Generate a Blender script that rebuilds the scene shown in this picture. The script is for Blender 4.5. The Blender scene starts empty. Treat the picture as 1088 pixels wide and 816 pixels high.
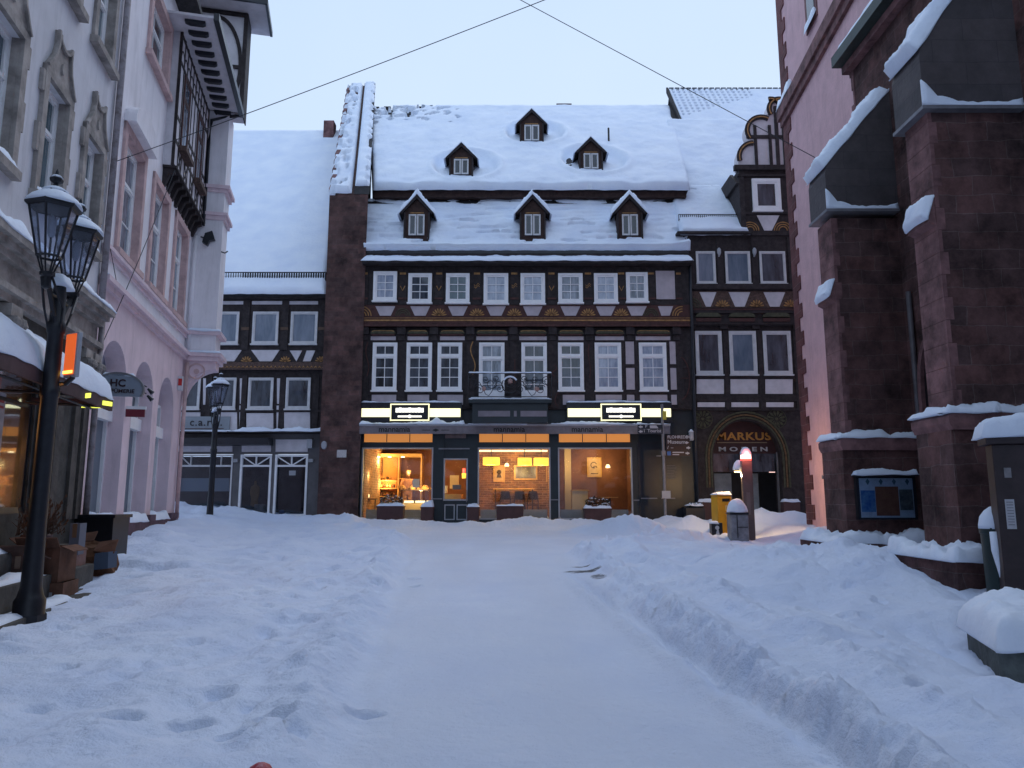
import bpy, bmesh, math, random
from mathutils import Vector, noise
random.seed(7)
R = math.radians
V = Vector
SC = bpy.context.scene
COL = SC.collection
# ------------------------------------------------------------------ camera model used to survey the square
FPX, PITCH, EYE = 790.0, math.atan(123/790), 1.6
CP, SP = math.cos(PITCH), math.sin(PITCH)
def ray(px, py):
    u = (px-544)/FPX; v = (408-py)/FPX
    return V((u, CP - v*SP, SP + v*CP))
def at(px, py, Y):
    d = ray(px, py); t = Y/d.y
    return V((d.x*t, Y, d.z*t+EYE))
def hit(px, py, p0, n):
    d = ray(px, py); e = V((0, 0, EYE))
    t = (V(p0)-e).dot(V(n))/d.dot(V(n))
    return e + d*t
def nz(x, y=0.0, z=0.0):
    return noise.noise(V((x, y, z)))

class Frame:
    def __init__(s, o, sd, nd):
        s.o = V(o); s.s = V(sd).normalized(); s.n = V(nd).normalized()
    def pt(s, a, b, c):
        return s.o + s.s*a + s.n*b + V((0, 0, c))
    def px(s, x, y, b=0.0):
        p = hit(x, y, s.o+s.n*b, s.n) - s.o
        return p.dot(s.s), p.z
    def S(s, x, y, b=0.0): return s.px(x, y, b)[0]
    def Z(s, x, y, b=0.0): return s.px(x, y, b)[1]
W = Frame((0, 0, 0), (1, 0, 0), (0, 1, 0))          # plain world frame: s=x, o=y
FM = Frame((0, 25, 0), (1, 0, 0), (0, -1, 0))       # central timber house
FL = Frame((0, 25.3, 0), (1, 0, 0), (0, -1, 0))     # left timber house
FC = Frame((0, 25.1, 0), (1, 0, 0), (0, -1, 0))     # right timber house
FP = Frame((-4.3, 0, 0), (-.222, .975, 0), (.975, .222, 0))  # left row of plastered houses
FN = Frame((7.0, 0, 0), (0, 1, 0), (-1, 0, 0))      # nave wall of the church
FT = Frame((8.62, 22, 0), (.09, 1, 0), (-1, .09, 0))  # pink tower wall

# ------------------------------------------------------------------ mesh builder
class MB:
    def __init__(s, F=W):
        s.F = F; s.v = []; s.f = []; s.st = []
    def cut(s): s.st.append((len(s.v), len(s.f))); return s
    def pieces(s):                                    # one builder per piece marked with cut()
        st = s.st + [(len(s.v), len(s.f))]; out = []
        for (v0,f0),(v1,f1) in zip(st, st[1:]):
            if v1 > v0:
                q = MB(s.F); q.v = s.v[v0:v1]; q.f = [tuple(i-v0 for i in f) for f in s.f[f0:f1]]; out.append(q)
        return out
    def each(s, name, mat, parent, **k): return [q.build(name, mat, parent, **k) for q in s.pieces()]
    def add(s, pts, faces):
        b = len(s.v); s.v += [V(p) for p in pts]
        s.f += [tuple(i+b for i in f) for f in faces]
        return s
    def hexa(s, p):
        return s.add(p, [(0,3,2,1),(4,5,6,7),(0,1,5,4),(1,2,6,5),(2,3,7,6),(3,0,4,7)])
    def box(s, a0, a1, b0, b1, c0, c1):
        P = s.F.pt
        return s.hexa([P(a0,b0,c0),P(a1,b0,c0),P(a1,b1,c0),P(a0,b1,c0),P(a0,b0,c1),P(a1,b0,c1),P(a1,b1,c1),P(a0,b1,c1)])
    def prism(s, poly, b0, b1):
        n = len(poly); P = s.F.pt
        pts = [P(a,b0,c) for a,c in poly]+[P(a,b1,c) for a,c in poly]
        return s.add(pts, [tuple(range(n)), tuple(range(2*n-1,n-1,-1))]+[(i,(i+1)%n,(i+1)%n+n,i+n) for i in range(n)])
    def prismz(s, poly, c0, c1):
        n = len(poly); P = s.F.pt
        pts = [P(a,b,c0) for a,b in poly]+[P(a,b,c1) for a,b in poly]
        return s.add(pts, [tuple(range(n)), tuple(range(2*n-1,n-1,-1))]+[(i,(i+1)%n,(i+1)%n+n,i+n) for i in range(n)])
    def prisms(s, poly, a0, a1):                      # polygon in (o,z), extruded along s
        n = len(poly); P = s.F.pt
        pts = [P(a0,b,c) for b,c in poly]+[P(a1,b,c) for b,c in poly]
        return s.add(pts, [tuple(range(n)), tuple(range(2*n-1,n-1,-1))]+[(i,(i+1)%n,(i+1)%n+n,i+n) for i in range(n)])
    def band(s, path, w, b0, b1):                     # flat ribbon along a path in (s,z), extruded in o
        L = []; Rr = []
        for i,(a,c) in enumerate(path):
            p0 = path[max(i-1,0)]; p1 = path[min(i+1,len(path)-1)]
            dx, dz = p1[0]-p0[0], p1[1]-p0[1]; l = math.hypot(dx,dz) or 1
            ww = w[i] if isinstance(w,(list,tuple)) else w
            L.append((a-dz/l*ww/2, c+dx/l*ww/2)); Rr.append((a+dz/l*ww/2, c-dx/l*ww/2))
        for i in range(len(path)-1):
            s.prism([L[i],L[i+1],Rr[i+1],Rr[i]], b0, b1)
        return s
    def tubew(s, pts, r, n=8):                        # tube through world points
        pts = [V(p) for p in pts]; b = len(s.v); m = len(pts)
        for i,p in enumerate(pts):
            d = (pts[min(i+1,m-1)]-pts[max(i-1,0)]).normalized()
            ax = V((0,0,1)) if abs(d.z) < .9 else V((1,0,0))
            x = d.cross(ax).normalized(); y = d.cross(x)
            rr = r[i] if isinstance(r,(list,tuple)) else r
            for k in range(n):
                t = 2*math.pi*k/n
                s.v.append(p + x*math.cos(t)*rr + y*math.sin(t)*rr)
        for i in range(m-1):
            for k in range(n):
                s.f.append((b+i*n+k, b+i*n+(k+1)%n, b+(i+1)*n+(k+1)%n, b+(i+1)*n+k))
        s.f.append(tuple(b+k for k in range(n))); s.f.append(tuple(b+(m-1)*n+k for k in range(n)))
        return s
    def tube(s, pts, r, n=8):
        return s.tubew([s.F.pt(*p) for p in pts], r, n)
    def lathe(s, a, bb, prof, n=16, rot=0.0, sx=1, sy=1):   # profile [(r,z)]
        c = s.F.pt(a, bb, 0); b = len(s.v); m = len(prof)
        for r,z in prof:
            for k in range(n):
                t = 2*math.pi*k/n+rot
                s.v.append(c + V((math.cos(t)*r*sx, math.sin(t)*r*sy, z)))
        for i in range(m-1):
            for k in range(n):
                s.f.append((b+i*n+k, b+i*n+(k+1)%n, b+(i+1)*n+(k+1)%n, b+(i+1)*n+k))
        s.f.append(tuple(b+k for k in range(n))); s.f.append(tuple(b+(m-1)*n+k for k in range(n)))
        return s
    def slab(s, nu, nv, top, bot):                    # closed sheet, top(u,v) and bot(u,v) give world points
        b = len(s.v); N = (nu+1)*(nv+1)
        for g in (top, bot):
            for j in range(nv+1):
                for i in range(nu+1):
                    s.v.append(V(g(i/nu, j/nv)))
        I = lambda i,j,k=0: b+k*N+j*(nu+1)+i
        for j in range(nv):
            for i in range(nu):
                s.f.append((I(i,j),I(i+1,j),I(i+1,j+1),I(i,j+1)))
                s.f.append((I(i,j,1),I(i,j+1,1),I(i+1,j+1,1),I(i+1,j,1)))
        for i in range(nu):
            s.f.append((I(i,0),I(i,0,1),I(i+1,0,1),I(i+1,0))); s.f.append((I(i,nv),I(i+1,nv),I(i+1,nv,1),I(i,nv,1)))
        for j in range(nv):
            s.f.append((I(0,j),I(0,j+1),I(0,j+1,1),I(0,j,1))); s.f.append((I(nu,j),I(nu,j,1),I(nu,j+1,1),I(nu,j+1)))
        return s
    def snow(s, A, B, C, D, t, up=V((0,0,1)), er=None, amp=.25, hf=None, cell=.09, fs=2.2, lip=.03, flat=()):
        # snow lying on the quad A B C D (A-B front edge), thickness t, rounded edges, lumpy top
        A,B,C,D = V(A),V(B),V(C),V(D); up = V(up).normalized()
        w = ((B-A).length+(C-D).length)/2; h = ((D-A).length+(C-B).length)/2
        nu = max(3,min(190,int(w/cell))); nv = max(3,min(90,int(h/cell)))
        er = er or min(.6*t+.02, .5*h, .5*w)
        se = random.random()*50
        def base(u,v): return (A*(1-u)+B*u)*(1-v) + (D*(1-u)+C*u)*v
        def top(u,v):
            p = base(u,v)
            ds = []
            if 'l' not in flat: ds.append(u*w)
            if 'r' not in flat: ds.append((1-u)*w)
            if 'f' not in flat: ds.append(v*h)
            if 'b' not in flat: ds.append((1-v)*h)
            d = min(ds)/(er*(1+.55*nz(p.x*5.3+se,p.y*5.3,p.z*5.3))) if ds else 1; d = min(1,d)
            k = math.sqrt(max(0,1-(1-d)**2))
            hh = t*(1+amp*1.6*nz(p.x*fs+se,p.y*fs,p.z*fs)+amp*.7*nz(p.x*fs*3.1,p.y*fs*3.1+se,p.z*fs*3.1)+min(amp,.3)*.6*nz(p.x*fs*8.3,p.y*fs*8.3+se,p.z*fs*8.3))
            if hf: hh += hf(p,u,v)
            return p + up*(hh*k if hh > 0 else hh) + up*.004
        def bot(u,v):
            p = base(u,v)
            j = lip*(nz(p.x*3+se,p.y*3,p.z*3))
            return p - up*(.012 if 0<v<1 else .012-j)
        return s.slab(nu,nv,top,bot)
    def blob(s, c, r, am=.15, n=10, fs=3, flat=None):
        c = V(c); rr = r if isinstance(r,(tuple,list)) else (r,r,r); b = len(s.v); m = n//2+1; se = random.random()*50
        for i in range(m+1):
            ph = math.pi*i/m
            for k in range(n):
                th = 2*math.pi*k/n
                d = V((math.sin(ph)*math.cos(th), math.sin(ph)*math.sin(th), math.cos(ph)))
                q = 1+am*nz(d.x*fs+se,d.y*fs,d.z*fs)*2
                p = V((d.x*rr[0]*q, d.y*rr[1]*q, d.z*rr[2]*q))
                if flat is not None: p.z = max(p.z, flat)
                s.v.append(c+p)
        for i in range(m):
            for k in range(n):
                s.f.append((b+i*n+k, b+(i+1)*n+k, b+(i+1)*n+(k+1)%n, b+i*n+(k+1)%n))
        return s
    def build(s, name, mat, parent=None, smooth=False, bev=0.0, kind=None, loc=None):
        org = ORG.get(parent.name, V((0,0,0))) if parent else (V(loc) if loc is not None else V((0,0,0)))
        if parent is None and loc is None and s.v:
            mn = [min(v[i] for v in s.v) for i in range(3)]; mx = [max(v[i] for v in s.v) for i in range(3)]
            org = V(((mn[0]+mx[0])/2,(mn[1]+mx[1])/2,mn[2])) if kind is None else org
        me = bpy.data.meshes.new(name)
        me.from_pydata([v-org for v in s.v], [], s.f)
        bm = bmesh.new(); bm.from_mesh(me)
        bmesh.ops.remove_doubles(bm, verts=bm.verts, dist=1e-5) if smooth else None
        bmesh.ops.recalc_face_normals(bm, faces=bm.faces)
        if smooth:
            for f in bm.faces: f.smooth = True
            if smooth == 'auto':
                for e in bm.edges:
                    if len(e.link_faces) == 2 and e.calc_face_angle(0) > R(40): e.smooth = False
        bm.to_mesh(me); bm.free()
        me.materials.append(mat)
        o = bpy.data.objects.new(name, me); COL.objects.link(o)
        if parent: o.parent = parent
        else: o.location = org
        ORG[o.name] = org
        if bev:
            m = o.modifiers.new('bevel','BEVEL'); m.width = bev; m.segments = 2; m.limit_method = 'ANGLE'
        if kind: o['kind'] = kind
        return o
ORG = {}
def thing(name, label, cat, loc, group=None):
    o = bpy.data.objects.new(name, None); COL.objects.link(o); o.location = V(loc)
    o.empty_display_size = .2
    o['label'] = label; o['category'] = cat
    if group: o['group'] = group
    ORG[o.name] = V(loc); return o
def tag(o, label, cat, group=None):
    o['label'] = label; o['category'] = cat
    if group: o['group'] = group
    return o
def text(name, body, F, s0, z, b, size, mat, parent=None, ext=.01, bold=0.0, align='CENTER', space=1.0, sx=1.0, flip=False, kind=None):
    cu = bpy.data.curves.new('lettering','FONT'); cu.body = body; cu.size = size; cu.align_x = align; cu.align_y = 'BOTTOM_BASELINE'
    cu.extrude = ext/2; cu.offset = bold; cu.space_character = space; cu.resolution_u = 3
    t = bpy.data.objects.new('lettering', cu); COL.objects.link(t)
    dg = bpy.context.evaluated_depsgraph_get(); dg.update()
    me = bpy.data.meshes.new_from_object(t.evaluated_get(dg))
    bpy.data.objects.remove(t); bpy.data.curves.remove(cu)
    org = ORG.get(parent.name) if parent else F.pt(s0,b,z)
    k = -1 if flip else 1
    for v in me.vertices:
        v.co = F.pt(s0 + k*v.co.x*sx, b+ext/2+v.co.z, z+v.co.y) - org
    me.name = name; me.materials.clear(); me.materials.append(mat)
    o = bpy.data.objects.new(name, me); COL.objects.link(o)
    if parent: o.parent = parent
    else: o.location = org
    ORG[o.name] = org
    return o
def arc(c, z, r, a0, a1, n=14, rz=None):
    rz = rz or r
    return [(c+r*math.cos(R(a0+(a1-a0)*i/n)), z+rz*math.sin(R(a0+(a1-a0)*i/n))) for i in range(n+1)]

# ------------------------------------------------------------------ materials
def mat(name, col=(.5,.5,.5), rough=.7, var=.0, vs=4.0, bump=.0, bs=20.0, spec=.4, metal=0.0, emit=None, es=0.0, coat=0.0, col2=None, detail=4, patch=.5, streak=0.0):
    m = bpy.data.materials.new(name); m.use_nodes = True; nt = m.node_tree; N = nt.nodes; Lk = nt.links
    b = N['Principled BSDF']; b.inputs['Base Color'].default_value = (*col,1); b.inputs['Roughness'].default_value = rough
    b.inputs['Specular IOR Level'].default_value = spec; b.inputs['Metallic'].default_value = metal
    if coat: b.inputs['Coat Weight'].default_value = coat; b.inputs['Coat Roughness'].default_value = .05
    if emit: b.inputs['Emission Color'].default_value = (*emit,1); b.inputs['Emission Strength'].default_value = es
    tc = N.new('ShaderNodeNewGeometry')
    if var or col2:
        n = N.new('ShaderNodeTexNoise'); n.inputs['Scale'].default_value = vs; n.inputs['Detail'].default_value = detail; n.inputs['Roughness'].default_value = .65
        Lk.new(tc.outputs['Position'], n.inputs['Vector'])
        r = N.new('ShaderNodeValToRGB'); Lk.new(n.outputs['Fac'], r.inputs['Fac'])
        c2 = col2 or tuple(min(1,c*(1+var)) for c in col); c1 = col if col2 else tuple(c*(1-var) for c in col)
        r.color_ramp.elements[0].position = max(0,patch-.18); r.color_ramp.elements[1].position = min(1,patch+.18)
        r.color_ramp.elements[0].color = (*c1,1); r.color_ramp.elements[1].color = (*c2,1)
        Lk.new(r.outputs['Color'], b.inputs['Base Color'])
        if streak:                                     # rain streaks and damp stains
            mp = N.new('ShaderNodeMapping'); mp.inputs['Scale'].default_value = (2.2,2.2,.28); Lk.new(tc.outputs['Position'], mp.inputs[0])
            n3 = N.new('ShaderNodeTexNoise'); n3.inputs['Scale'].default_value = 1.6; n3.inputs['Detail'].default_value = 9; n3.inputs['Roughness'].default_value = .72; Lk.new(mp.outputs[0], n3.inputs['Vector'])
            q = N.new('ShaderNodeMapRange'); q.inputs[1].default_value=.5; q.inputs[2].default_value=.75; q.inputs[3].default_value=1; q.inputs[4].default_value=1-streak; Lk.new(n3.outputs['Fac'], q.inputs[0])
            sc = N.new('ShaderNodeVectorMath'); sc.operation='SCALE'; Lk.new(r.outputs['Color'], sc.inputs[0]); Lk.new(q.outputs[0], sc.inputs['Scale']); Lk.new(sc.outputs[0], b.inputs['Base Color'])
    if bump:
        n2 = N.new('ShaderNodeTexNoise'); n2.inputs['Scale'].default_value = bs; n2.inputs['Detail'].default_value = 5
        Lk.new(tc.outputs['Position'], n2.inputs['Vector'])
        bp = N.new('ShaderNodeBump'); bp.inputs['Strength'].default_value = bump; bp.inputs['Distance'].default_value = .02
        Lk.new(n2.outputs['Fac'], bp.inputs['Height']); Lk.new(bp.outputs['Normal'], b.inputs['Normal'])
    return m
def brickmat(name, c1, c2, mortar, bw, bh, ms=.015, var=.35, rough=.9, bump=.5, off=.5, dirt=None, dirtpos=.6, yk=1.0, warp=1.0):
    m = bpy.data.materials.new(name); m.use_nodes = True; nt = m.node_tree; N = nt.nodes; Lk = nt.links
    b = N['Principled BSDF']; b.inputs['Roughness'].default_value = rough; b.inputs['Specular IOR Level'].default_value = .25
    g = N.new('ShaderNodeNewGeometry'); sx = N.new('ShaderNodeSeparateXYZ'); Lk.new(g.outputs['Position'], sx.inputs[0])
    ym = N.new('ShaderNodeMath'); ym.operation='MULTIPLY'; ym.inputs[1].default_value = yk; Lk.new(sx.outputs['Y'], ym.inputs[0])
    ad = N.new('ShaderNodeMath'); Lk.new(sx.outputs['X'], ad.inputs[0]); Lk.new(ym.outputs[0], ad.inputs[1])
    cx = N.new('ShaderNodeCombineXYZ'); Lk.new(ad.outputs[0], cx.inputs[0]); Lk.new(sx.outputs['Z'], cx.inputs[1])
    wn = N.new('ShaderNodeTexNoise'); wn.inputs['Scale'].default_value = 3; Lk.new(g.outputs['Position'], wn.inputs['Vector'])
    wm = N.new('ShaderNodeVectorMath'); wm.operation='MULTIPLY_ADD'; wm.inputs[1].default_value = (.05*warp,.035*warp,0)
    Lk.new(wn.outputs['Color'], wm.inputs[0]); Lk.new(cx.outputs[0], wm.inputs[2])
    br = N.new('ShaderNodeTexBrick'); br.offset = off; Lk.new(wm.outputs[0], br.inputs['Vector'])
    br.inputs['Color1'].default_value = (*c1,1); br.inputs['Color2'].default_value = (*c2,1); br.inputs['Mortar'].default_value = (*mortar,1)
    br.inputs['Scale'].default_value = 1; br.inputs['Mortar Size'].default_value = ms; br.inputs['Mortar Smooth'].default_value = .4
    br.inputs['Brick Width'].default_value = bw; br.inputs['Row Height'].default_value = bh
    n = N.new('ShaderNodeTexNoise'); n.inputs['Scale'].default_value = 1.7; n.inputs['Detail'].default_value = 8; n.inputs['Roughness'].default_value=.7
    Lk.new(g.outputs['Position'], n.inputs['Vector'])
    mr = N.new('ShaderNodeMapRange'); mr.inputs[1].default_value=.3; mr.inputs[2].default_value=.7; mr.inputs[3].default_value=1-var; mr.inputs[4].default_value=1+var
    Lk.new(n.outputs['Fac'], mr.inputs[0])
    mx = N.new('ShaderNodeVectorMath'); mx.operation='SCALE'; Lk.new(br.outputs['Color'], mx.inputs[0]); Lk.new(mr.outputs[0], mx.inputs['Scale'])
    last = mx.outputs[0]
    if dirt:
        n3 = N.new('ShaderNodeTexNoise'); n3.inputs['Scale'].default_value=5; n3.inputs['Detail'].default_value=7; n3.inputs['Roughness'].default_value=.75
        Lk.new(g.outputs['Position'], n3.inputs['Vector'])
        r3 = N.new('ShaderNodeMapRange'); r3.inputs[1].default_value=dirtpos; r3.inputs[2].default_value=dirtpos+.06; Lk.new(n3.outputs['Fac'], r3.inputs[0])
        mm = N.new('ShaderNodeMix'); mm.data_type='RGBA'; Lk.new(r3.outputs[0], mm.inputs['Factor']); Lk.new(last, mm.inputs['A']); mm.inputs['B'].default_value=(*dirt,1)
        last = mm.outputs['Result']
    Lk.new(last, b.inputs['Base Color'])
    n2 = N.new('ShaderNodeTexNoise'); n2.inputs['Scale'].default_value = 14; n2.inputs['Detail'].default_value=6; Lk.new(g.outputs['Position'], n2.inputs['Vector'])
    sb = N.new('ShaderNodeMath'); sb.operation='SUBTRACT'; Lk.new(n2.outputs['Fac'], sb.inputs[0]); Lk.new(br.outputs['Fac'], sb.inputs[1])
    bp = N.new('ShaderNodeBump'); bp.inputs['Strength'].default_value=bump; bp.inputs['Distance'].default_value=.03
    Lk.new(sb.outputs[0], bp.inputs['Height']); Lk.new(bp.outputs['Normal'], b.inputs['Normal'])
    return m
def glassmat(name, tint=(.9,.95,1), gloss=.35, rough=.03, op=.0, opc=(.5,.55,.6)):
    m = bpy.data.materials.new(name); m.use_nodes = True; nt = m.node_tree; N = nt.nodes; Lk = nt.links
    N.remove(N['Principled BSDF']); out = N['Material Output']
    tr = N.new('ShaderNodeBsdfTransparent'); tr.inputs[0].default_value=(*tint,1)
    gl = N.new('ShaderNodeBsdfGlossy'); gl.inputs['Roughness'].default_value=rough; gl.inputs[0].default_value=(1,1,1,1)
    fr = N.new('ShaderNodeFresnel'); fr.inputs[0].default_value=1.5
    mu = N.new('ShaderNodeMath'); mu.operation='MULTIPLY_ADD'; mu.inputs[1].default_value=.62; mu.inputs[2].default_value=gloss*.01; Lk.new(fr.outputs[0], mu.inputs[0])
    mx = N.new('ShaderNodeMixShader'); Lk.new(mu.outputs[0], mx.inputs[0]); Lk.new(tr.outputs[0], mx.inputs[1]); Lk.new(gl.outputs[0], mx.inputs[2])
    last = mx
    if op:
        df = N.new('ShaderNodeBsdfDiffuse'); df.inputs[0].default_value=(*opc,1)
        m2 = N.new('ShaderNodeMixShader'); m2.inputs[0].default_value=op; Lk.new(mx.outputs[0], m2.inputs[1]); Lk.new(df.outputs[0], m2.inputs[2]); last = m2
    Lk.new(last.outputs[0], out.inputs[0]); return m
def panemat(name, c1, c2, sc=2.5):           # opaque window pane; curtains, dim room and sky brightness painted into its colour
    m = mat(name, c1, .06, col2=c2, vs=sc, spec=.9, detail=3); nt = m.node_tree
    no = [n for n in nt.nodes if n.type=='TEX_NOISE'][0]; g = [n for n in nt.nodes if n.type=='NEW_GEOMETRY'][0]
    oi = nt.nodes.new('ShaderNodeObjectInfo'); ml = nt.nodes.new('ShaderNodeVectorMath'); ml.operation='SCALE'; ml.inputs[0].default_value=(31,17,23)
    nt.links.new(oi.outputs['Random'], ml.inputs['Scale']); av = nt.nodes.new('ShaderNodeVectorMath'); nt.links.new(g.outputs['Position'], av.inputs[0]); nt.links.new(ml.outputs[0], av.inputs[1])
    mp = nt.nodes.new('ShaderNodeMapping'); mp.inputs['Scale'].default_value=(2.4,2.4,.6); nt.links.new(av.outputs[0], mp.inputs[0]); nt.links.new(mp.outputs[0], no.inputs['Vector'])
    return m
def snowmat():
    m = bpy.data.materials.new('snow'); m.use_nodes = True; nt = m.node_tree; N = nt.nodes; Lk = nt.links
    b = N['Principled BSDF']; b.inputs['Roughness'].default_value=.75; b.inputs['Specular IOR Level'].default_value=.2
    g = N.new('ShaderNodeNewGeometry')
    n = N.new('ShaderNodeTexNoise'); n.inputs['Scale'].default_value=1.3; n.inputs['Detail'].default_value=6; Lk.new(g.outputs['Position'], n.inputs['Vector'])
    r = N.new('ShaderNodeValToRGB'); Lk.new(n.outputs['Fac'], r.inputs['Fac'])
    r.color_ramp.elements[0].color=(.68,.76,.90,1); r.color_ramp.elements[1].color=(.79,.855,.95,1); r.color_ramp.elements[0].position=.3; r.color_ramp.elements[1].position=.7
    Lk.new(r.outputs[0], b.inputs['Base Color'])
    n2 = N.new('ShaderNodeTexNoise'); n2.inputs['Scale'].default_value=9; n2.inputs['Detail'].default_value=8; n2.inputs['Roughness'].default_value=.6; Lk.new(g.outputs['Position'], n2.inputs['Vector'])
    bp = N.new('ShaderNodeBump'); bp.inputs['Strength'].default_value=.45; bp.inputs['Distance'].default_value=.04
    Lk.new(n2.outputs['Fac'], bp.inputs['Height']); Lk.new(bp.outputs['Normal'], b.inputs['Normal'])
    return m
SNOW = snowmat()
def groundmat():                              # trodden and driven snow, asphalt showing through in two scraped patches
    m = SNOW.copy(); m.name = 'ground_snow'; nt = m.node_tree; N = nt.nodes; Lk = nt.links
    for n_ in N:
        if n_.type=='BUMP': n_.inputs['Strength'].default_value=.75; n_.inputs['Distance'].default_value=.05
        if n_.type=='TEX_NOISE' and n_.inputs['Scale'].default_value>5: n_.inputs['Scale'].default_value=12; n_.inputs['Roughness'].default_value=.68
    b = N['Principled BSDF']; s0_ = b.inputs['Base Color'].links[0].from_socket
    sv = N.new('ShaderNodeVectorMath'); sv.operation='MULTIPLY'; sv.inputs[1].default_value=(.90,.92,.985); Lk.new(s0_, sv.inputs[0]); src = sv.outputs[0]
    g = N.new('ShaderNodeNewGeometry')
    vc = N.new('ShaderNodeAttribute'); vc.attribute_name = 'wear'
    n = N.new('ShaderNodeTexNoise'); n.inputs['Scale'].default_value=7; n.inputs['Detail'].default_value=7; n.inputs['Roughness'].default_value=.7
    mp = N.new('ShaderNodeMapping'); mp.inputs['Scale'].default_value=(.8,2.4,1); Lk.new(g.outputs['Position'], mp.inputs[0]); Lk.new(mp.outputs[0], n.inputs['Vector'])
    sx = N.new('ShaderNodeSeparateColor'); Lk.new(vc.outputs['Color'], sx.inputs[0])
    # bare asphalt
    ad = N.new('ShaderNodeMath'); ad.operation='ADD'; Lk.new(sx.outputs[0], ad.inputs[0]); Lk.new(n.outputs['Fac'], ad.inputs[1])
    r1 = N.new('ShaderNodeMapRange'); r1.inputs[1].default_value=1.22; r1.inputs[2].default_value=1.42; Lk.new(ad.outputs[0], r1.inputs[0])
    # slightly grey packed snow
    mu = N.new('ShaderNodeMath'); mu.operation='MULTIPLY'; Lk.new(sx.outputs[1], mu.inputs[0]); mu.inputs[1].default_value=.8
    m1 = N.new('ShaderNodeMix'); m1.data_type='RGBA'; Lk.new(mu.outputs[0], m1.inputs['Factor']); Lk.new(src, m1.inputs['A']); m1.inputs['B'].default_value=(.60,.655,.77,1)
    m2 = N.new('ShaderNodeMix'); m2.data_type='RGBA'; Lk.new(r1.outputs[0], m2.inputs['Factor']); Lk.new(m1.outputs['Result'], m2.inputs['A']); m2.inputs['B'].default_value=(.07,.075,.085,1)
    Lk.new(m2.outputs['Result'], b.inputs['Base Color'])
    return m
GROUND = groundmat()
TIMBER = mat('dark_timber', (.034,.027,.028), .75, var=.45, vs=6, bump=.3, bs=30, spec=.3)
TIMBR = mat('brown_timber', (.045,.024,.020), .75, var=.4, vs=7, bump=.3, spec=.3)
REDT = mat('oxblood_timber', (.066,.025,.022), .7, var=.35, vs=8, bump=.2)
OCHRE = mat('ochre_paint', (.34,.18,.065), .7, var=.4, vs=9)
OLIVE = mat('olive_paint', (.06,.06,.035), .7, var=.4, vs=9)
PANEL = mat('grey_plaster_panel', (.47,.42,.45), .9, var=.12, vs=3, bump=.1)
WHITEP = mat('white_plaster_panel', (.60,.57,.60), .9, var=.12, vs=3, bump=.1)
PINKUP = mat('pale_upper_plaster', (.80,.77,.80), .9, var=.07, vs=1.2, streak=.22, bump=.15, bs=40)
PINKLO = mat('pink_plaster', (.74,.59,.63), .9, var=.08, vs=1.5, streak=.25, bump=.15, bs=40)
PINKTRIM = mat('pink_stone_trim', (.56,.39,.38), .85, var=.2, vs=4, bump=.2)
PLINTH = mat('purple_plinth', (.11,.065,.085), .85, var=.25, vs=3, bump=.2)
GREYP = mat('grey_plaster', (.66,.655,.69), .9, var=.08, vs=1.3, streak=.25, bump=.15, bs=50)
STONE = mat('weathered_stone', (.31,.28,.26), .9, var=.4, vs=3, bump=.4, bs=15)
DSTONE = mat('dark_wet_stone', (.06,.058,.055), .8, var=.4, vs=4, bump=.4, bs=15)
TOWERP = mat('tower_pink_plaster', (.62,.40,.42), .92, var=.09, vs=2.2, streak=.2, bump=.6, bs=16)
RED1 = brickmat('red_sandstone', (.112,.055,.051), (.070,.042,.041), (.12,.085,.08), .52, .26, .006, .85, warp=2.2)
RED2 = mat('red_sandstone_block', (.175,.09,.09), .9, var=.55, vs=3, bump=.5, bs=14)  # on buttress end faces this lighter tone stands in for light
FIREW = brickmat('firewall_masonry', (.115,.062,.056), (.070,.043,.041), (.085,.056,.052), .38, .17, .010, .7, dirt=(.21,.16,.15), dirtpos=.64, warp=3.2)
SLATE = brickmat('grey_slate', (.092,.078,.08), (.07,.062,.066), (.06,.052,.056), .9, .33, .006, .3, rough=.6, bump=.25)
TILE = mat('dark_roof_tile', (.022,.021,.024), .8, var=.4, vs=8, bump=.5, bs=18)
WHITE = mat('white_window_paint', (.84,.84,.85), .5, var=.05, vs=5)
GREYW = mat('grey_window_paint', (.60,.60,.61), .6, var=.1, vs=5)
BLACK = mat('black_paint', (.012,.014,.02), .35, var=.3, vs=6, spec=.5)
IRON = mat('black_iron', (.012,.013,.018), .45, var=.3, vs=10, spec=.5, metal=.2)
SHOPB = mat('black_green_shopfront', (.012,.02,.026), .4, var=.3, vs=3, spec=.5)
GREYB = mat('grey_metal', (.20,.20,.22), .5, var=.2, vs=5, metal=.3)
LGREY = mat('light_grey_board', (.36,.37,.40), .6, var=.1, vs=4)
GCAP = mat('copper_green_gutter', (.02,.035,.032), .5, var=.4, vs=5, spec=.5)
P_DARK = panemat('pane_dark_room', (.006,.009,.014), (.07,.085,.11), 1.6)
P_MID = panemat('pane_half_curtain', (.05,.07,.10), (.30,.34,.41), 2)
P_LACE = panemat('pane_lace_curtain', (.24,.29,.38), (.46,.51,.60), 3)
P_TEAL = panemat('pane_teal_painted_reflection', (.03,.07,.09), (.10,.15,.18), 1)  # teal reflection is painted into the pane colour
P_FROST = panemat('pane_frosted', (.10,.14,.19), (.20,.24,.30), 1.5)
GLASS = glassmat('shop_glass')
GLASSM = glassmat('misty_shop_glass', op=.12, opc=(.5,.5,.55))
LGLASS = glassmat('lantern_glass', tint=(.75,.8,.9), op=.10, opc=(.6,.65,.75))
YELLOW = mat('yellow_box_paint', (.60,.31,.015), .4, var=.08, vs=3)
CARD = mat('cardboard', (.12,.058,.038), .9, var=.3, vs=5, bump=.2)
CARD2 = mat('pinkish_cardboard', (.20,.12,.11), .9, var=.2, vs=5, bump=.2)
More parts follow.
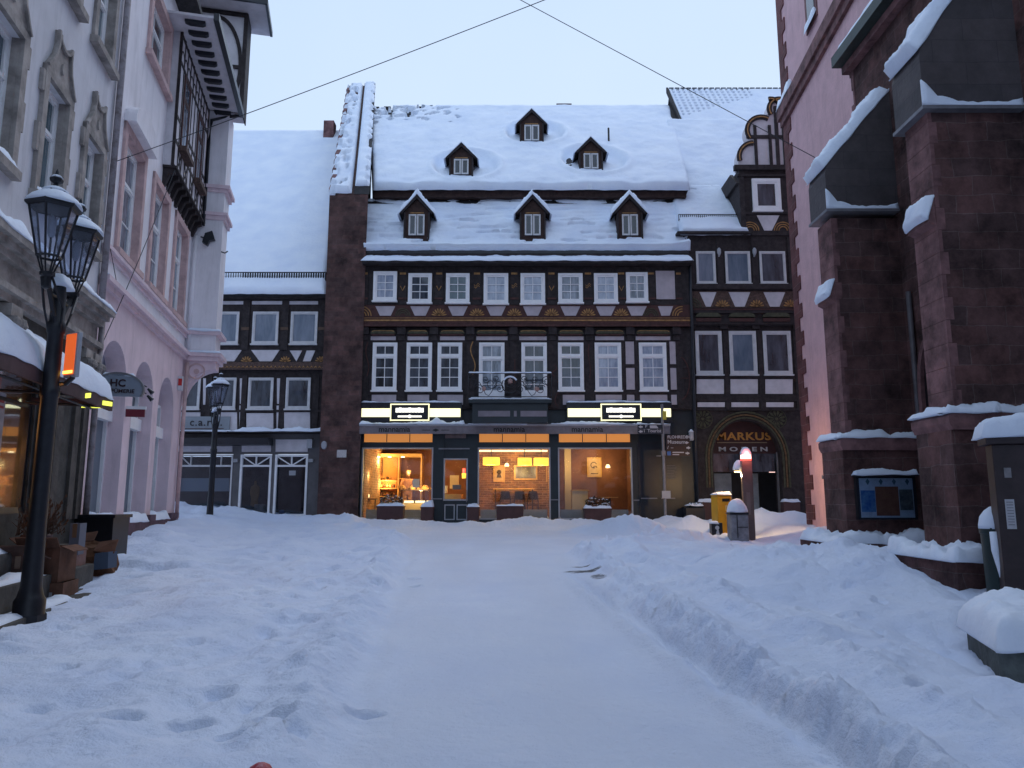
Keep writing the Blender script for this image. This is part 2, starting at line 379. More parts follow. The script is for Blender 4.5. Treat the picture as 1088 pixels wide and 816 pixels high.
PLANTER = mat('brown_planter', (.075,.035,.035), .6, var=.2, vs=4)
LEAF = mat('dark_evergreen_leaf', (.015,.03,.028), .6, var=.5, vs=20)
def glow(name, col, st): 
    return mat(name, tuple(c*.8 for c in col), .6, emit=col, es=st)
G_SIGN = glow('sign_glow_cream', (1,.95,.55), 1.25)
G_WHITE = glow('sign_glow_white', (1,.97,.85), 1.4)
G_PEND = glow('pendant_shade_glow', (1,.62,.06), 1.5)
G_SPOT = glow('spot_glow', (1,.85,.5), 3.0)
G_RED = glow('red_beacon_glow', (1,.08,.06), 2.2)
G_HOT = glow('white_beacon_glow', (1,.55,.5), 3.0)
G_ORG = glow('orange_heater_glow', (1,.16,.03), .55)
G_HEAT = glow('heater_hot_end', (1,.5,.08), 3.0)
G_WARM = glow('warm_lamp_and_ware_glow', (1,.72,.35), 2.2)  # lamps, and a put-in glow for trays and ornaments that are no lamps
G_TRANS = glow('transom_blind_glow', (.85,.32,.08), .50)
G_YBAR = glow('yellow_awning_light', (.9,.95,.12), 1.1)
# ------------------------------------------------------------------ shared building pieces
def win(par, F, s0, s1, z0, z1, b, fw=.07, cols=2, rows=3, trans=None, pane=None, fm=None, sill=True, dep=.05, name='window'):
    """frame ring + casement bars (one part) with its pane as a sub-part"""
    fm = fm or WHITE
    if s0 > s1: s0, s1 = s1, s0
    m = MB(F)
    m.box(s0,s1,b,b+dep,z1-fw,z1).box(s0,s1,b,b+dep,z0,z0+fw).box(s0,s0+fw,b,b+dep-.001,z0+fw,z1-fw).box(s1-fw,s1,b,b+dep-.001,z0+fw,z1-fw)
    i0,i1,j0,j1 = s0+fw, s1-fw, z0+fw, z1-fw
    sh = fw*.55; d2 = b+dep*.62
    def sash(a0,a1,c0,c1,cn,rn):
        m.box(a0,a1,b,d2,c1-sh,c1).box(a0,a1,b,d2,c0,c0+sh).box(a0,a0+sh,b,d2-.001,c0+sh,c1-sh).box(a1-sh,a1,b,d2-.001,c0+sh,c1-sh)
        t = .011
        for k in range(1,cn):
            x = a0+sh+(a1-a0-2*sh)*k/cn; m.box(x-t,x+t,b,d2-.004,c0+sh,c1-sh)
        for k in range(1,rn):
            z = c0+sh+(c1-c0-2*sh)*k/rn; m.box(a0+sh,a1-sh,b,d2-.006,z-t,z+t)
    if trans:
        zt = j0+(j1-j0)*trans
        m.box(i0,i1,b,b+dep-.003,zt-fw*.4,zt+fw*.4)
        sash(i0,i1,j0,zt-fw*.4,cols,rows); sash(i0,i1,zt+fw*.4,j1,cols,1)
    else:
        sash(i0,i1,j0,j1,cols,rows)
    w = m.build(name, fm, par)
    MB(F).box(i0,i1,b+.002,b+.010,j0,j1).build('pane', pane or P_MID, par if name is None else w)
    if sill: MB(F).box(s0-.03,s1+.03,b,b+dep+.05,z0-.05,z0-.002).build('sill', fm, w)
    return w
def fan(F, c, z, r, b, n=7, full=False):
    """carved fan rosette: petals on a half disc"""
    m = MB(F); a0, a1 = (0,180) if not full else (0,360)
    N_ = n if not full else n*2
    for k in range(N_):
        am = a0+(a1-a0)*(k+.5)/N_; h = (a1-a0)/N_*.36
        p = lambda rr,aa: (c+rr*math.cos(R(aa)), z+rr*math.sin(R(aa)))
        m.prism([p(r*.22,am), p(r*.62,am-h), p(r*.84,am-h*.6), p(r*.9,am), p(r*.84,am+h*.6), p(r*.62,am+h)], b, b+.02)
    if full: m.band(arc(c,z,r*.97,0,360,22), r*.06, b, b+.03)
    m.prism(arc(c,z,r*.17,0,180 if not full else 345,8), b, b+.03)
    return m
def arcs(F, c, z, r, b, a0=0, a1=180):
    m = MB(F)
    for q in (.95,.7,.45): m.band(arc(c,z,r*q,a0,a1,12), r*.1, b, b+.02)
    return m
def roof_snow(par, A, B, C, D, t, **k):
    return MB().snow(A,B,C,D,t,**k).build('snow_cover', SNOW, par, smooth=True)
ZM = lambda y,b=0.0: FM.Z(544,y,b)
def icicles(m, A, B, n, ln):
    for i in range(n):
        u = random.random(); p = V(A)*(1-u)+V(B)*u; l = ln*(.3+random.random())
        m.tubew([p, p-V((0,0,l*.5)), p-V((0,0,l))], [.012,.008,.001], 5)

# ================================================================== CENTRAL TIMBER HOUSE
H = thing('timber_house', 'long dark timber-framed house with six dormers in its snowy roof and a lit cafe below', 'house', (0.5,25,.85))
X0, X1 = -5.08, 6.12
o2, o1 = .30, .15                                   # jetties of second and first floor
z_g = .80
z_t2, z_b2 = ZM(277,o2), ZM(347,o2)                 # top floor
z_b1 = ZM(424,o1)
ws = 5.06
# upper walls (dark timber grid, solid)
MB(FM).box(X0,X1,-7.0,o2,z_b2,z_t2+.25).build('upper_wall', TIMBER, H)
MB(FM).box(X0,X1,-7.0,o1,z_b1-.35,z_b2).build('middle_wall', TIMBER, H)
# ---- top floor windows
top_w = [(397,422,289,320,P_LACE),(434,459,291,322,P_DARK),(474,499,291,322,P_TEAL),(514,540,291,323,P_LACE),(553,579,291,323,P_LACE),(593,619,291,322,P_MID),(631,656,291,322,P_LACE),(665,688,290,321,P_MID)]
for a,b_,c,d,p in top_w:
    s0 = FM.S(a,305,o2); s1 = FM.S(b_,305,o2)
    win(H,FM,s0,s1,ZM(d,o2),ZM(c,o2),o2+.02,.085,2,3,None,p,dep=.07)
s0,s1 = FM.S(697,305,o2), FM.S(717,305,o2)
MB(FM).box(s0,s1,o2,o2+.03,ZM(318,o2),ZM(288,o2)).build('blank_shutter_panel', PANEL, H)
cx = [ (a+b_)/2 for a,b_,_,_,_ in top_w ]+[707]
# parapet panels (trapezoids) and rosettes between
tp = MB(FM)
for k,x in enumerate(cx):
    w = 10.5 if k < 8 else 8
    p = [(FM.S(x-w,325,o2),ZM(325.5,o2)),(FM.S(x+w,325,o2),ZM(325.5,o2)),(FM.S(x+w*.55,335,o2),ZM(335.5,o2)),(FM.S(x-w*.55,335,o2),ZM(335.5,o2))]
    tp.cut().prism(p,o2,o2+.022)
tp.each('parapet_panel', PANEL, H)
MB(FM).box(X0,X1,o2,o2+.012,ZM(337,o2),ZM(324,o2)).build('parapet_boards', REDT, H)
edges = [388]+[(cx[i]+cx[i+1])/2 for i in range(8)]+[721]
for k,x in enumerate(edges):
    c = FM.S(x,336,o2); z = ZM(336,o2)+.01; r = .29
    if k == 0: arcs(FM,c-.12,z,.34,o2+.012,0,95).build('carved_rosette', OCHRE, H)
    elif k == 9: arcs(FM,c+.12,z,.34,o2+.012,85,180).build('carved_rosette', OCHRE, H)
    elif k in (1,8): 
        arcs(FM,c,z,r*.9,o2+.012,0,180).build('carved_rosette', OLIVE, H)
    else: fan(FM,c,z,r,o2+.012,8).build('carved_rosette', OCHRE if k%2 else REDT if k==5 else OCHRE, H)
# posts with brackets and carved marks between top windows
bm_ = MB(FM); om = MB(FM); rm = MB(FM)
for k,x in enumerate(edges):
    c = FM.S(x,305,o2); hw = .13 if 0<k<9 else .10
    bm_.cut(); om.cut(); rm.cut()
    bm_.box(c-hw,c+hw,o2,o2+.035,ZM(324,o2),ZM(284,o2))
    om.box(c-hw*.8,c+hw*.8,o2+.035,o2+.05,ZM(292,o2),ZM(290,o2))
    rm.box(c-hw*1.1,c+hw*1.1,o2+.035,o2+.055,ZM(318.5,o2),ZM(316.5,o2))
    if k in (2,5,7,1):
        z = ZM(309,o2); om.band([(c-.08,z+.16),(c,z),(c+.08,z+.16)],.03,o2+.035,o2+.05)
    elif k in (3,6,4):
        z = ZM(305,o2); om.band([(c-.09,z),(c-.04,z-.05),(c,z),(c+.04,z+.05),(c+.09,z)],.022,o2+.035,o2+.05)
        om.band([(c-.09,z+.07),(c-.04,z+.02),(c,z+.07),(c+.04,z+.12),(c+.09,z+.07)],.018,o2+.035,o2+.05)
bm_.each('post', TIMBER, H); om.each('carved_mark', OCHRE, H); rm.each('post_band', REDT, H)
# sill beam with painted stripes
MB(FM).box(X0,X1,o2,o2+.05,ZM(344,o2),ZM(337.2,o2)).build('painted_beam', BROWN if False else REDT, H)
MB(FM).box(X0,X1,o2+.05,o2+.065,ZM(341.5,o2),ZM(340,o2)).box(X0,X1,o2+.05,o2+.06,ZM(338.5,o2),ZM(338,o2)).build('beam_moulding', OCHRE, H)
MB(FM).box(X0,X1,o1,o2+.05,ZM(347,o2),ZM(344.2,o2)).build('lower_beam', REDT, H)
# beam heads & cushions under the jetty
edg1 = [388,427,461.5,500,545.5,587,626,669,718]
hb = MB(FM); cu = MB(FM); cr = MB(FM); pn = MB(FM)
for x in edg1:
    c = FM.S(x,352,o1); hb.cut().box(c-.14,c+.14,o1,o2,ZM(356,o1),z_b2-.01); hb.box(c-.11,c+.11,o1,o1+.09,ZM(362,o1),ZM(356,o1)-.01)
for i in range(8):
    a = FM.S(edg1[i],352,o1)+.20; b_ = FM.S(edg1[i+1],352,o1)-.20
    if b_-a < .15: continue
    z = ZM(353.5,o1)
    cu.cut(); cr.cut(); pn.cut()
    cu.prism([(a,z-.05),(a+.04,z+.05),(a+.12,z+.08),(b_-.12,z+.08),(b_-.04,z+.05),(b_,z-.05)],o1,o1+.10)
    cr.prism([(a+.05,z-.11),(a+.02,z-.055),(b_-.02,z-.055),(b_-.05,z-.11)],o1,o1+.08)
    om2 = MB(FM).band([(a+.05,z+.02),(a+.12,z+.045),(b_-.12,z+.045),(b_-.05,z+.02)],.02,o1+.10,o1+.112); om2.build('cushion_stripe', OCHRE, H)
    pn.box(a,b_,o1,o1+.02,ZM(361.5,o1),ZM(357.5,o1))
hb.each('beam_head', TIMBER, H); cu.each('cushion_beam', OLIVE, H); cr.each('cushion_underside', REDT, H)
# ---- first floor windows
fw_ = [(396,422,P_DARK,0),(432,459,P_DARK,0),(465,491,P_DARK,0),(509,536,P_MID,1),(554,581,P_DARK,1),(593,620,P_DARK,0),(632,660,P_LACE,0),(679,708,P_LACE,0)]
for a,b_,p,dr in fw_:
    s0 = FM.S(a,390,o1); s1 = FM.S(b_,390,o1)
    win(H,FM,s0,s1,ZM(415 if not dr else 425,o1),ZM(364.5,o1),o1+.02,.08,2,3,.74,p,dep=.07,sill=not dr)
    if dr: MB(FM).box(s0+.1,s1-.1,o1+.04,o1+.075,ZM(424,o1),ZM(415,o1)).build('door_panel', WHITE, H)
for (a,b_,c,d) in [(665,674,363,387),(665,674,391,414),(712,718.5,363,387),(712,718.5,391,414)]:
    pn.cut().box(FM.S(a,390,o1),FM.S(b_,390,o1),o1,o1+.02,ZM(d,o1),ZM(c,o1))
for (a,b_) in [(395,421),(433,456),(464,492),(598,621),(633,661),(666,674),(680,709),(713,719)]:
    pn.cut().box(FM.S(a,424,o1),FM.S(b_,424,o1),o1,o1+.02,ZM(430,o1),ZM(419.5,o1))
pn.each('plaster_panel', PANEL, H)
p1 = MB(FM)
for x in (388,427,461.5,500,545.5,587,626,661.5,676.5,710,722):
    c = FM.S(x,390,o1); hw = .12 if x not in (661.5,676.5,710) else .05
    if x in (587,626,500,427): hw=.14
    p1.cut().box(c-hw,c+hw,o1,o1+.035,z_b1-.3,ZM(362,o1))
p1.cut().box(X0,X1,o1,o1+.03,ZM(419,o1),ZM(415.6,o1)); p1.cut().box(FM.S(661,390,o1),X1,o1,o1+.029,ZM(391,o1),ZM(387,o1))
p1.each('lower_post', TIMBER, H)
def scroll(x, y0, y1, side, amp=.07, mt=None):
    c = FM.S(x,(y0+y1)/2,o1); za, zb = ZM(y1,o1), ZM(y0,o1)
    pth = [(c+side*amp*math.sin(math.pi*2*t/14*1.0), za+(zb-za)*t/14) for t in range(15)]
    MB(FM).band(pth,.035,o1+.035,o1+.05).build('carved_scroll', mt or OCHRE, H)
scroll(390.5,364,400,1,.06,REDT); scroll(502.5,363,398,1,.08,OCHRE); scroll(547,382,408,1,.0,REDT); scroll(626,366,402,1,.03,REDT); scroll(589,388,400,-1,.08,REDT); scroll(592,405,432,-1,.08,REDT)
c = FM.S(723.5,400,o1)
MB(FM).band(arc(c-.02,ZM(402,o1),.30,-85,85,12,.72),.04,o1+.035,o1+.05).band([(c-.03,ZM(402,o1)),(c+.26,ZM(402,o1))],.03,o1+.035,o1+.05).build('carved_scroll', REDT, H)
# ---- eaves: two snowy lips
e1 = FM
MB(FM).box(X0-.02,X1+.02,o2-.1,o2+.42,ZM(279.5,.6)-.02,ZM(277,.6)).build('eave_board', TIMBER, H)
L0 = at(384,277,24.28); L1 = at(732,277,24.28)
zL = L0.z
roof_snow(H, V((X0-.05,24.25,zL)), V((X1+.05,24.25,zL)), V((X1+.02,24.85,zL+.30)), V((X0,24.85,zL+.30)), .10, cell=.08)
zG = at(544,266,24.75).z
MB(FM).box(X0,X1,.14,.30,zG-.13,zG-.02).build('gutter', BLACK, H)
gm = MB(FM)
for k in range(14): 
    s = X0+.3+k*.83; gm.cut().box(s,s+.02,.28,.32,zG-.04,zG+.05)
gm.each('gutter_hook', BLACK, H)
# lower (steep) roof
zA = zG; yA = 24.8; zB = at(544,212,26.2).z; yB = 26.2
MB().hexa([V((X0-.3,yA,zA-.1)),V((X1,yA,zA-.1)),V((X1,yA+.9,zA-.1)),V((X0-.3,yA+.9,zA-.1)),V((X0-.4,yB,zB)),V((X1+.1,yB,zB)),V((X1+.1,yB+.9,zB)),V((X0-.4,yB+.9,zB))]).build('lower_roof', TILE, H)
up_l = V((0,-(zB-zA),(yB-yA))).normalized()
def h_low(p,u,v):
    q = 0.0
    if v > .55: q -= .16*max(0, nz(p.x*.9,p.z*7,3)+.22+ .6*(v-.8)) 
    band = math.sin(p.z*22)*.5
    if nz(p.x*.8,p.z*2.2,9) > .0: q -= .085*max(0,band)
    if .12 < v < .6 and nz(p.x*1.1+4,p.z*5,1) > .26: q -= .10
    q += .18*max(0,1-v/.16)
    q += .15*max(0,(u-.93)/.07)*(1-v)
    return q
roof_snow(H, V((X0-.02,yA-.12,zA-.02)), V((X1+.05,yA-.12,zA-.02)), V((X1+.1,yB,zB)), V((X0-.35,yB,zB)), .07, up=up_l, hf=h_low, cell=.06, amp=.3, flat=('b','l'))
# upper roof
yC = 25.85; zC = at(544,200,yC).z; yD = 32.9; zD = at(544,117,yD).z
MB().hexa([V((X0,yC+.05,zC-.32)),V((6.4,yC+.05,zC-.32)),V((6.4,yB+.5,zC-.32)),V((X0,yB+.5,zC-.32)),V((X0,yC+.05,zC-.02)),V((6.4,yC+.05,zC-.02)),V((6.4,yB+.9,zC-.02)),V((X0,yB+.9,zC-.02))]).build('upper_eave', TIMBR, H)
dn = V((0,-(zD-zC),(yD-yC))).normalized()
xl0, xl1 = X0, at(393,120,yD).x; xr0, xr1 = at(731,200,yC).x, at(712,113,yD).x
k_ = .12
MB().hexa([V((xl0,yC,zC-.08)),V((xr0,yC,zC-.08)),V((xr1,yD,zD-.08)),V((xl1,yD,zD-.08)),V((xl0,yC,zC)),V((xr0,yC,zC)),V((xr1,yD,zD)),V((xl1,yD,zD))]).build('upper_roof', TILE, H)
MB().hexa([V((xl0,yC,zC-.08)),V((xr0,yC,zC-.08)),V((xr1,yD+8,zC-.08)),V((xl1-1,yD+8,zC-.08)),V((xl1,yD,zD-.1)),V((xr1,yD,zD-.1)),V((xr1,yD+.05,zD-.1)),V((xl1,yD+.05,zD-.1))]).build('rear_roof', TILE, H)
updorm = [(490,187,27,21),(565,151,26,21),(628,181,27,21)]
def plane_up(px,py): return hit(px,py,V((0,yC,zC)),dn)
dcs = [plane_up(x,y) for x,y,_,_ in updorm]
def h_up(p,u,v):
    q = 0.0
    for c in dcs:
        dx = (p.x-c.x); dy = (p.y-c.y)
        e = math.hypot(dx/(1.5 if dx>0 else 1.15), (dy-.45)/1.15)
        if e < 1.35: q -= .225*(1-smooth(.82,.97,e)); q += .07*math.exp(-((e-1.05)/.09)**2)
    if v > .72 and u < .30: 
        t = nz(p.x*2.2,p.y*3.3,5)+.55*nz(p.x*6,p.y*7,2)
        if t > .05+.5*max(0,(u-.12)/.18)+.5*max(0,(.86-v)/.14)-.1: q -= .34+.2*min(1,(t+.2))
    if v < .045: q += .08*nz(p.x*1.2,3)
    return q
def smooth(a,b,x):
    t = max(0,min(1,(x-a)/(b-a))); return t*t*(3-2*t)
roof_snow(H, V((xl0+.02,yC-.14,zC-.12)), V((xr0+.05,yC-.14,zC-.12)), V((xr1,yD,zD)), V((xl1,yD,zD)), .24, up=dn, hf=h_up, cell=.062, amp=.12, fs=.7, er=.18, flat=('b',))
rp = MB()
for k in range(26):
    u=(k+.5)/26; p=V((xl1*(1-u)+xr1*u,yD+.02,zD+.10)); rp.cut().box(p.x-.16,p.x+.16,p.y-.05,p.y+.12,p.z-.1,p.z+.06+.03*random.random())
rp.each('ridge_tile', TILE, H)
MB().box(at(591,115,33.4).x,at(607,115,33.4).x,33.2,33.8,zD-.6,at(600,112.2,33.4).z).build('chimney', brickmat('chimney_brick',(.13,.05,.04),(.09,.04,.03),(.1,.08,.08),.22,.07,.01), H)
p = plane_up(647,158); MB().tubew([p-V((0,0,.1)),V((p.x,p.y,at(647,136,p.y).z))],.04).build('vent_pipe', IRON, H)
mk = MB()
for k in range(9):
    s = xl0+.9+k*1.28; mk.cut().box(s,s+.05,yC+.05,yC+.09,zC,zC+.26)
mk.each('snow_stop', BLACK, H)

P_BLACK = panemat('pane_black_room', (.006,.008,.012), (.03,.04,.055), 1.6)
def dormer(px, base_y, top_y, peak_y, halfpx, Y, back, par, hood=False):
    c = at(px,base_y,Y); x = c.x; z0 = c.z; z1 = at(px,top_y,Y).z; zp = at(px,peak_y,Y).z
    hw = (at(px+halfpx,base_y,Y).x-x)
    F = Frame((0,Y,0),(1,0,0),(0,-1,0))
    body = MB(F); body.prism([(x-hw,z0-.15),(x+hw,z0-.15),(x+hw,z1),(x,zp-.1),(x-hw,z1)],0,-back)
    d = body.build('dormer', TIMBR, par)
    for sg in (-1,1):
        A = [(x-sg*.0,zp),(x+sg*(hw+.16),z1-.10),(x+sg*(hw+.16),z1-.04),(x,zp+.07)]
        MB(F).prism(A,.10,-back).build('dormer_roof', TIMBER, d)
    MB(F).band([(x-hw-.1,z1-.06),(x,zp-.06),(x+hw+.1,z1-.06)],.07,.02,.12).build('bargeboard', TIMBER, d)
    MB(F).box(x-hw*.55,x+hw*.55,.0,.03,z1-.05,z1-.02).build('gable_mark', OCHRE, d)
    wh = z1-.10
    win(d,F,x-hw*.62,x-.012,z0+.06,wh,.015,.035,1,1,None,P_BLACK,GREYW,False,.05,name='window')
    win(d,F,x+.012,x+hw*.62,z0+.06,wh,.015,.035,1,1,None,P_BLACK,GREYW,False,.05,name='window')
    pe = MB(F)
    for sg in (-1,1): pe.cut().box(x+sg*(hw-.02)-.03,x+sg*(hw-.02)+.03,0,.05,z0-.1,z1)
    pe.each('corner_post', TIMBER, d)
    t = .20 if hood else .05
    for sg in (-1,1):
        a = F.pt(x+sg*(hw+.22),.14,z1-.13); b_ = F.pt(x+sg*(hw+.22),-back,z1-.13); c2 = F.pt(x,-back,zp+.07); d2 = F.pt(x,.14,zp+.07)
        MB().snow(a,b_,c2,d2,t,up=V((0,0,1)),cell=.06,amp=.3,fs=3,flat=('b',)).build('snow_cap', SNOW, d, smooth=True)
    return d
for x in (442.5,566,669.5): dormer(x,252,225.5,209,13.5,24.95,1.3,H,True)
for (x,y,w,h_),c in zip(updorm,dcs): dormer(x,y,y-h_+1,y-h_-12,12.5,c.y,1.5,H,False)

# ---- balcony
B0,B1 = FM.S(498,425,.8), FM.S(586,425,.8); bo = .95
zb = ZM(424,bo)
MB(FM).box(B0,B1,o1,bo,zb-.12,zb).build('balcony_slab', SHOPB, H)
MB().snow(FM.pt(B0,bo,zb),FM.pt(B1,bo,zb),FM.pt(B1,o1+.1,zb),FM.pt(B0,o1+.1,zb),.06,amp=.3).build('snow_strip', SNOW, H, smooth=True)
MB(FM).box(B0+.12,B1-.12,.0,bo-.12,ZM(449,.8),zb-.12).build('balcony_box', SHOPB, H)
pn2 = MB(FM)
for a,b_ in ((508,542),(546,549),(553,581)): pn2.cut().box(FM.S(a,440,bo-.1),FM.S(b_,440,bo-.1),bo-.12,bo-.10,ZM(442.5,bo-.1),ZM(436.5,bo-.1))
pn2.each('balcony_panel', mat('dim_panel',(.22,.2,.23),.9,var=.1), H)
rt = ZM(396.5,bo); r0 = zb+.05
rl = MB(FM)
for (a,b_,c_) in ((B0,bo,0),(B1,bo,0)): rl.tube([(a,b_,r0),(a,b_,rt)],.018)
rl.tube([(B0,o1,rt),(B0,bo,rt),(B1,bo,rt),(B1,o1,rt)],.02); rl.tube([(B0,o1,r0+.03),(B0,bo,r0+.03),(B1,bo,r0+.03),(B1,o1,r0+.03)],.014)
def spiral(c,z,r,tn=1.6,ph=0,sg=1,n=26): return [(c+sg*r*(1-t/n*.82)*math.cos(ph+tn*2*math.pi*t/n), bo, z+r*(1-t/n*.82)*math.sin(ph+tn*2*math.pi*t/n)) for t in range(n+1)]
mid = (B0+B1)/2; zm = (r0+rt)/2; hh=(rt-r0)
for sg in (-1,1):
    for dx,rr,ph,dz in ((.34,.16,0,-.12),(.62,.2,2,.05),(1.0,.17,.5,-.14),(.8,.12,3.5,.2),(1.18,.16,1,.14),(.45,.12,4,.22)):
        rl.tube(spiral(mid+sg*dx,zm+dz,rr,1.5,ph,sg),.013,6)
    rl.tube([(mid+sg*(.2+.1*t),bo,zm+.25*math.sin(t*.9)-.1) for t in range(12)],.012,6)
rl.tube([(mid+.27*math.cos(R(a)),bo,zm+.02+.27*math.sin(R(a))) for a in range(0,361,20)],.02,6)
rl.tube([(mid-.2,bo,zm+.05),(mid,bo,zm-.06),(mid+.2,bo,zm+.05)],.015,6)
rl.build('balcony_railing', IRON, H, smooth=True)
MB().snow(FM.pt(B0,bo+.03,rt+.015),FM.pt(B1,bo+.03,rt+.015),FM.pt(B1,bo-.03,rt+.015),FM.pt(B0,bo-.03,rt+.015),.03,er=.02,cell=.03).build('rail_snow', SNOW, H, smooth=True)
MB(FM).band(arc(mid,zm+.05,.24,30,150,10),.05,bo-.03,bo+.03).build('railing_snow', SNOW, H)
for dx,dz in ((0,.14),(-.86,-.12),(.86,-.12)):
    MB().blob(FM.pt(mid+dx,bo+.02,zm+dz),(.08,.04,.08),.3).build('iron_flower', mat('faded_rose_paint',(.35,.22,.2),.6,var=.3,vs=20), H, smooth=True)

# ---- ground floor: posts with gaps for the shop windows
zt = ZM(449,0)                                       # top of the ground floor
fr = MB(FM)
def gf(a,b_,y0,y1,d0=-.25,d1=0.0): fr.box(FM.S(a,510),FM.S(b_,510),d0,d1,ZM(y1),ZM(y0))
zlow = .55
holes = [(385,459,475.5,552,460,470),(471,497,487,532,460,460),(508.5,584,475.5,552,460,470),(594,671,475.5,552,460,470)]
fr.box(X0,X1,-.25,0,ZM(460),z_b1)                    # lintel
xs = [X0]+sum([[FM.S(a,510),FM.S(b_,510)] for a,b_,*_ in holes],[])+[X1]
for i in range(0,len(xs),2): fr.box(xs[i],xs[i+1],-.25,.001,zlow,ZM(460))
for a,b_,y0,y1,t0,t1 in holes:
    s0,s1 = FM.S(a,510),FM.S(b_,510)
    if a != 471:
        fr.box(s0,s1,-.25,-.001,zlow,ZM(y1)); fr.box(s0,s1,-.25,.002,ZM(y0),ZM(t1))
    else: fr.box(s0,s1,-.25,-.05,ZM(y0),ZM(t1)); fr.box(s0,s1,-.25,-.05,zlow,ZM(y1))
fr.build('shopfront', SHOPB, H)
for a,b_,y0,y1,t0,t1 in holes:
    s0,s1 = FM.S(a,510),FM.S(b_,510); z0,z1 = ZM(y1),ZM(y0)
    if a == 471:
        f = .05; m = MB(FM).box(s0,s1,-.06,-.01,z1-f,z1).box(s0,s1,-.06,-.01,z0,z0+f).box(s0,s0+f,-.06,-.011,z0,z1).box(s1-f,s1,-.06,-.011,z0,z1)
        for q0,q1 in ((472,483),(485,496.5)):
            a0,a1 = FM.S(q0,545),FM.S(q1,545); c0,c1 = ZM(552.5),ZM(536)
            m.box(a0,a1,-.05,-.025,c1-.035,c1).box(a0,a1,-.05,-.025,c0,c0+.035).box(a0,a0+.035,-.05,-.026,c0,c1).box(a1-.035,a1,-.05,-.026,c0,c1)
        dd = m.build('cafe_door', LGREY, H)
        MB(FM).box(s0,s1,-.04,-.035,z0,z1).build('pane', GLASS, dd)
        MB(FM).tube([(s1-.03,.03,z0-.05),(s1-.03,.03,z0+.35)],.015).build('handle', GREYB, dd)
        MB(FM).box(FM.S(466,478),FM.S(499,478),.0,.03,ZM(477.5),ZM(476)).build('door_lintel', GREYB, H)
        continue
    f = .045
    m = MB(FM).box(s0-.03,s1+.03,-.05,.045,z1-f,z1).box(s0-.03,s1+.03,-.05,.045,z0,z0+f).box(s0-.03,s0-.03+f,-.05,.044,z0,z1).box(s1+.03-f,s1+.03,-.05,.044,z0,z1)
    wv = m.build('shop_window', LGREY, H)
    MB(FM).box(s0,s1,-.02,-.012,z0,z1).build('pane', GLASS, wv)
    # transom blinds; light from the room put in as their own glow
    y0_,y1_ = ZM(469.5),ZM(460.5); tm = MB(FM); n = 3
    tm.box(s0,s1,-.08,-.05,y0_,y1_)
    tw = tm.build('transom_blind', G_TRANS, H)
    br = MB(FM)
    for k in range(0,n+1):
        s = s0+(s1-s0)*k/n; br.cut().box(s-.012,s+.012,-.05,-.03,y0_,y1_)
    br.each('transom_bar', SHOPB, H)
MB(FM).box(FM.S(473,462),FM.S(495,462),-.05,.012,ZM(465.5),ZM(461.5)).build('door_transom', mat('dim_transom',(.16,.12,.12),.5,var=.3), H)
# right part of the shopfront: dark panelled, notice lines
m = MB(FM)
for a,b_ in ((678,700),(704,724)):
    s0,s1 = FM.S(a,500),FM.S(b_,500)
    m.cut().box(s0,s1,.0,.03,ZM(529.5),ZM(470)).box(s0,s1,.0,.03,ZM(553),ZM(533))
m.each('dark_door_leaf', BLACK, H)
m = MB(FM)
for a,b_,y in ((681,698,529.5),(702,717,529.5),(672,679,531.5),(697,702,484.5),(460,470,530),(585,593,531)):
    m.cut().box(FM.S(a,y),FM.S(b_,y),.03,.07,ZM(y+.6),ZM(y-.6))
m.each('letter_ledge', GREYB, H)
m = MB(FM)
for k in range(9): m.box(FM.S(708,490),FM.S(715+random.random()*4,490),.03,.034,ZM(495+k*1.7),ZM(494.4+k*1.7))
m.build('menu_lines', mat('dim_print',(.12,.12,.13),.8), H)
# downpipe between the houses
MB(FM).tube([(X1-.02,.42,ZM(283,.4)),(X1-.02,.40,ZM(345,.4)),(X1,.28,ZM(360,.3)),(X1,.2,ZM(440,.2)),(X1,.14,.9)],.05).build('downpipe', BLACK, H, smooth=True)

# awning cassette + valance
aw = MB(FM).box(FM.S(382,455,.35),FM.S(712,455,.35),.003,.42,ZM(452.6,.4),ZM(450.5,.4))
A_ = thing('awning', 'long grey rolled-up fabric awning with faint lettering above the lit cafe windows', 'awning', FM.pt(.4,.2,ZM(460,.3)))
aw.build('cassette', LGREY, A_)
va = MB(FM)
s0,s1 = FM.S(382,456,.42),FM.S(712,456,.42); nseg=60
va.box(s0,s1,.40,.42,ZM(461,.42),ZM(452.8,.42))
va.build('valance', mat('grey_awning_cloth',(.19,.17,.185),.9,var=.15,vs=6,bump=.2), A_)
DARKT = mat('awning_print',(.03,.03,.03),.8)
for x in (419,541,624):
    text('lettering','mannamia',FM,FM.S(x,458,.42),ZM(458.8,.42),.424,.26,DARKT,A_,.004,.004,space=1.0)
for x in (463,): 
    m = MB(FM); c=FM.S(x,456,.42); z=ZM(457,.42)
    m.prism([(c-.12,z),(c,z+.05),(c+.12,z),(c,z-.05)],.42,.426).band([(c-.45,z),(c-.18,z)],.02,.42,.425).band([(c+.18,z),(c+.45,z)],.02,.42,.425)
    m.build('emblem', DARKT, A_)
for a,b_,t in ((382,492,.05),(450,494,.11),(497,560,.04),(585,676,.05),(676,712,.05),(425,448,.10)):
    MB().snow(FM.pt(FM.S(a,450,.4),.46,ZM(450.5,.4)),FM.pt(FM.S(b_,450,.4),.46,ZM(450.5,.4)),FM.pt(FM.S(b_,450,.4),.05,ZM(450.5,.4)),FM.pt(FM.S(a,450,.4),.05,ZM(450.5,.4)),t,amp=.9,fs=2.6,cell=.05).build('snow_cap', SNOW, A_, smooth=True)
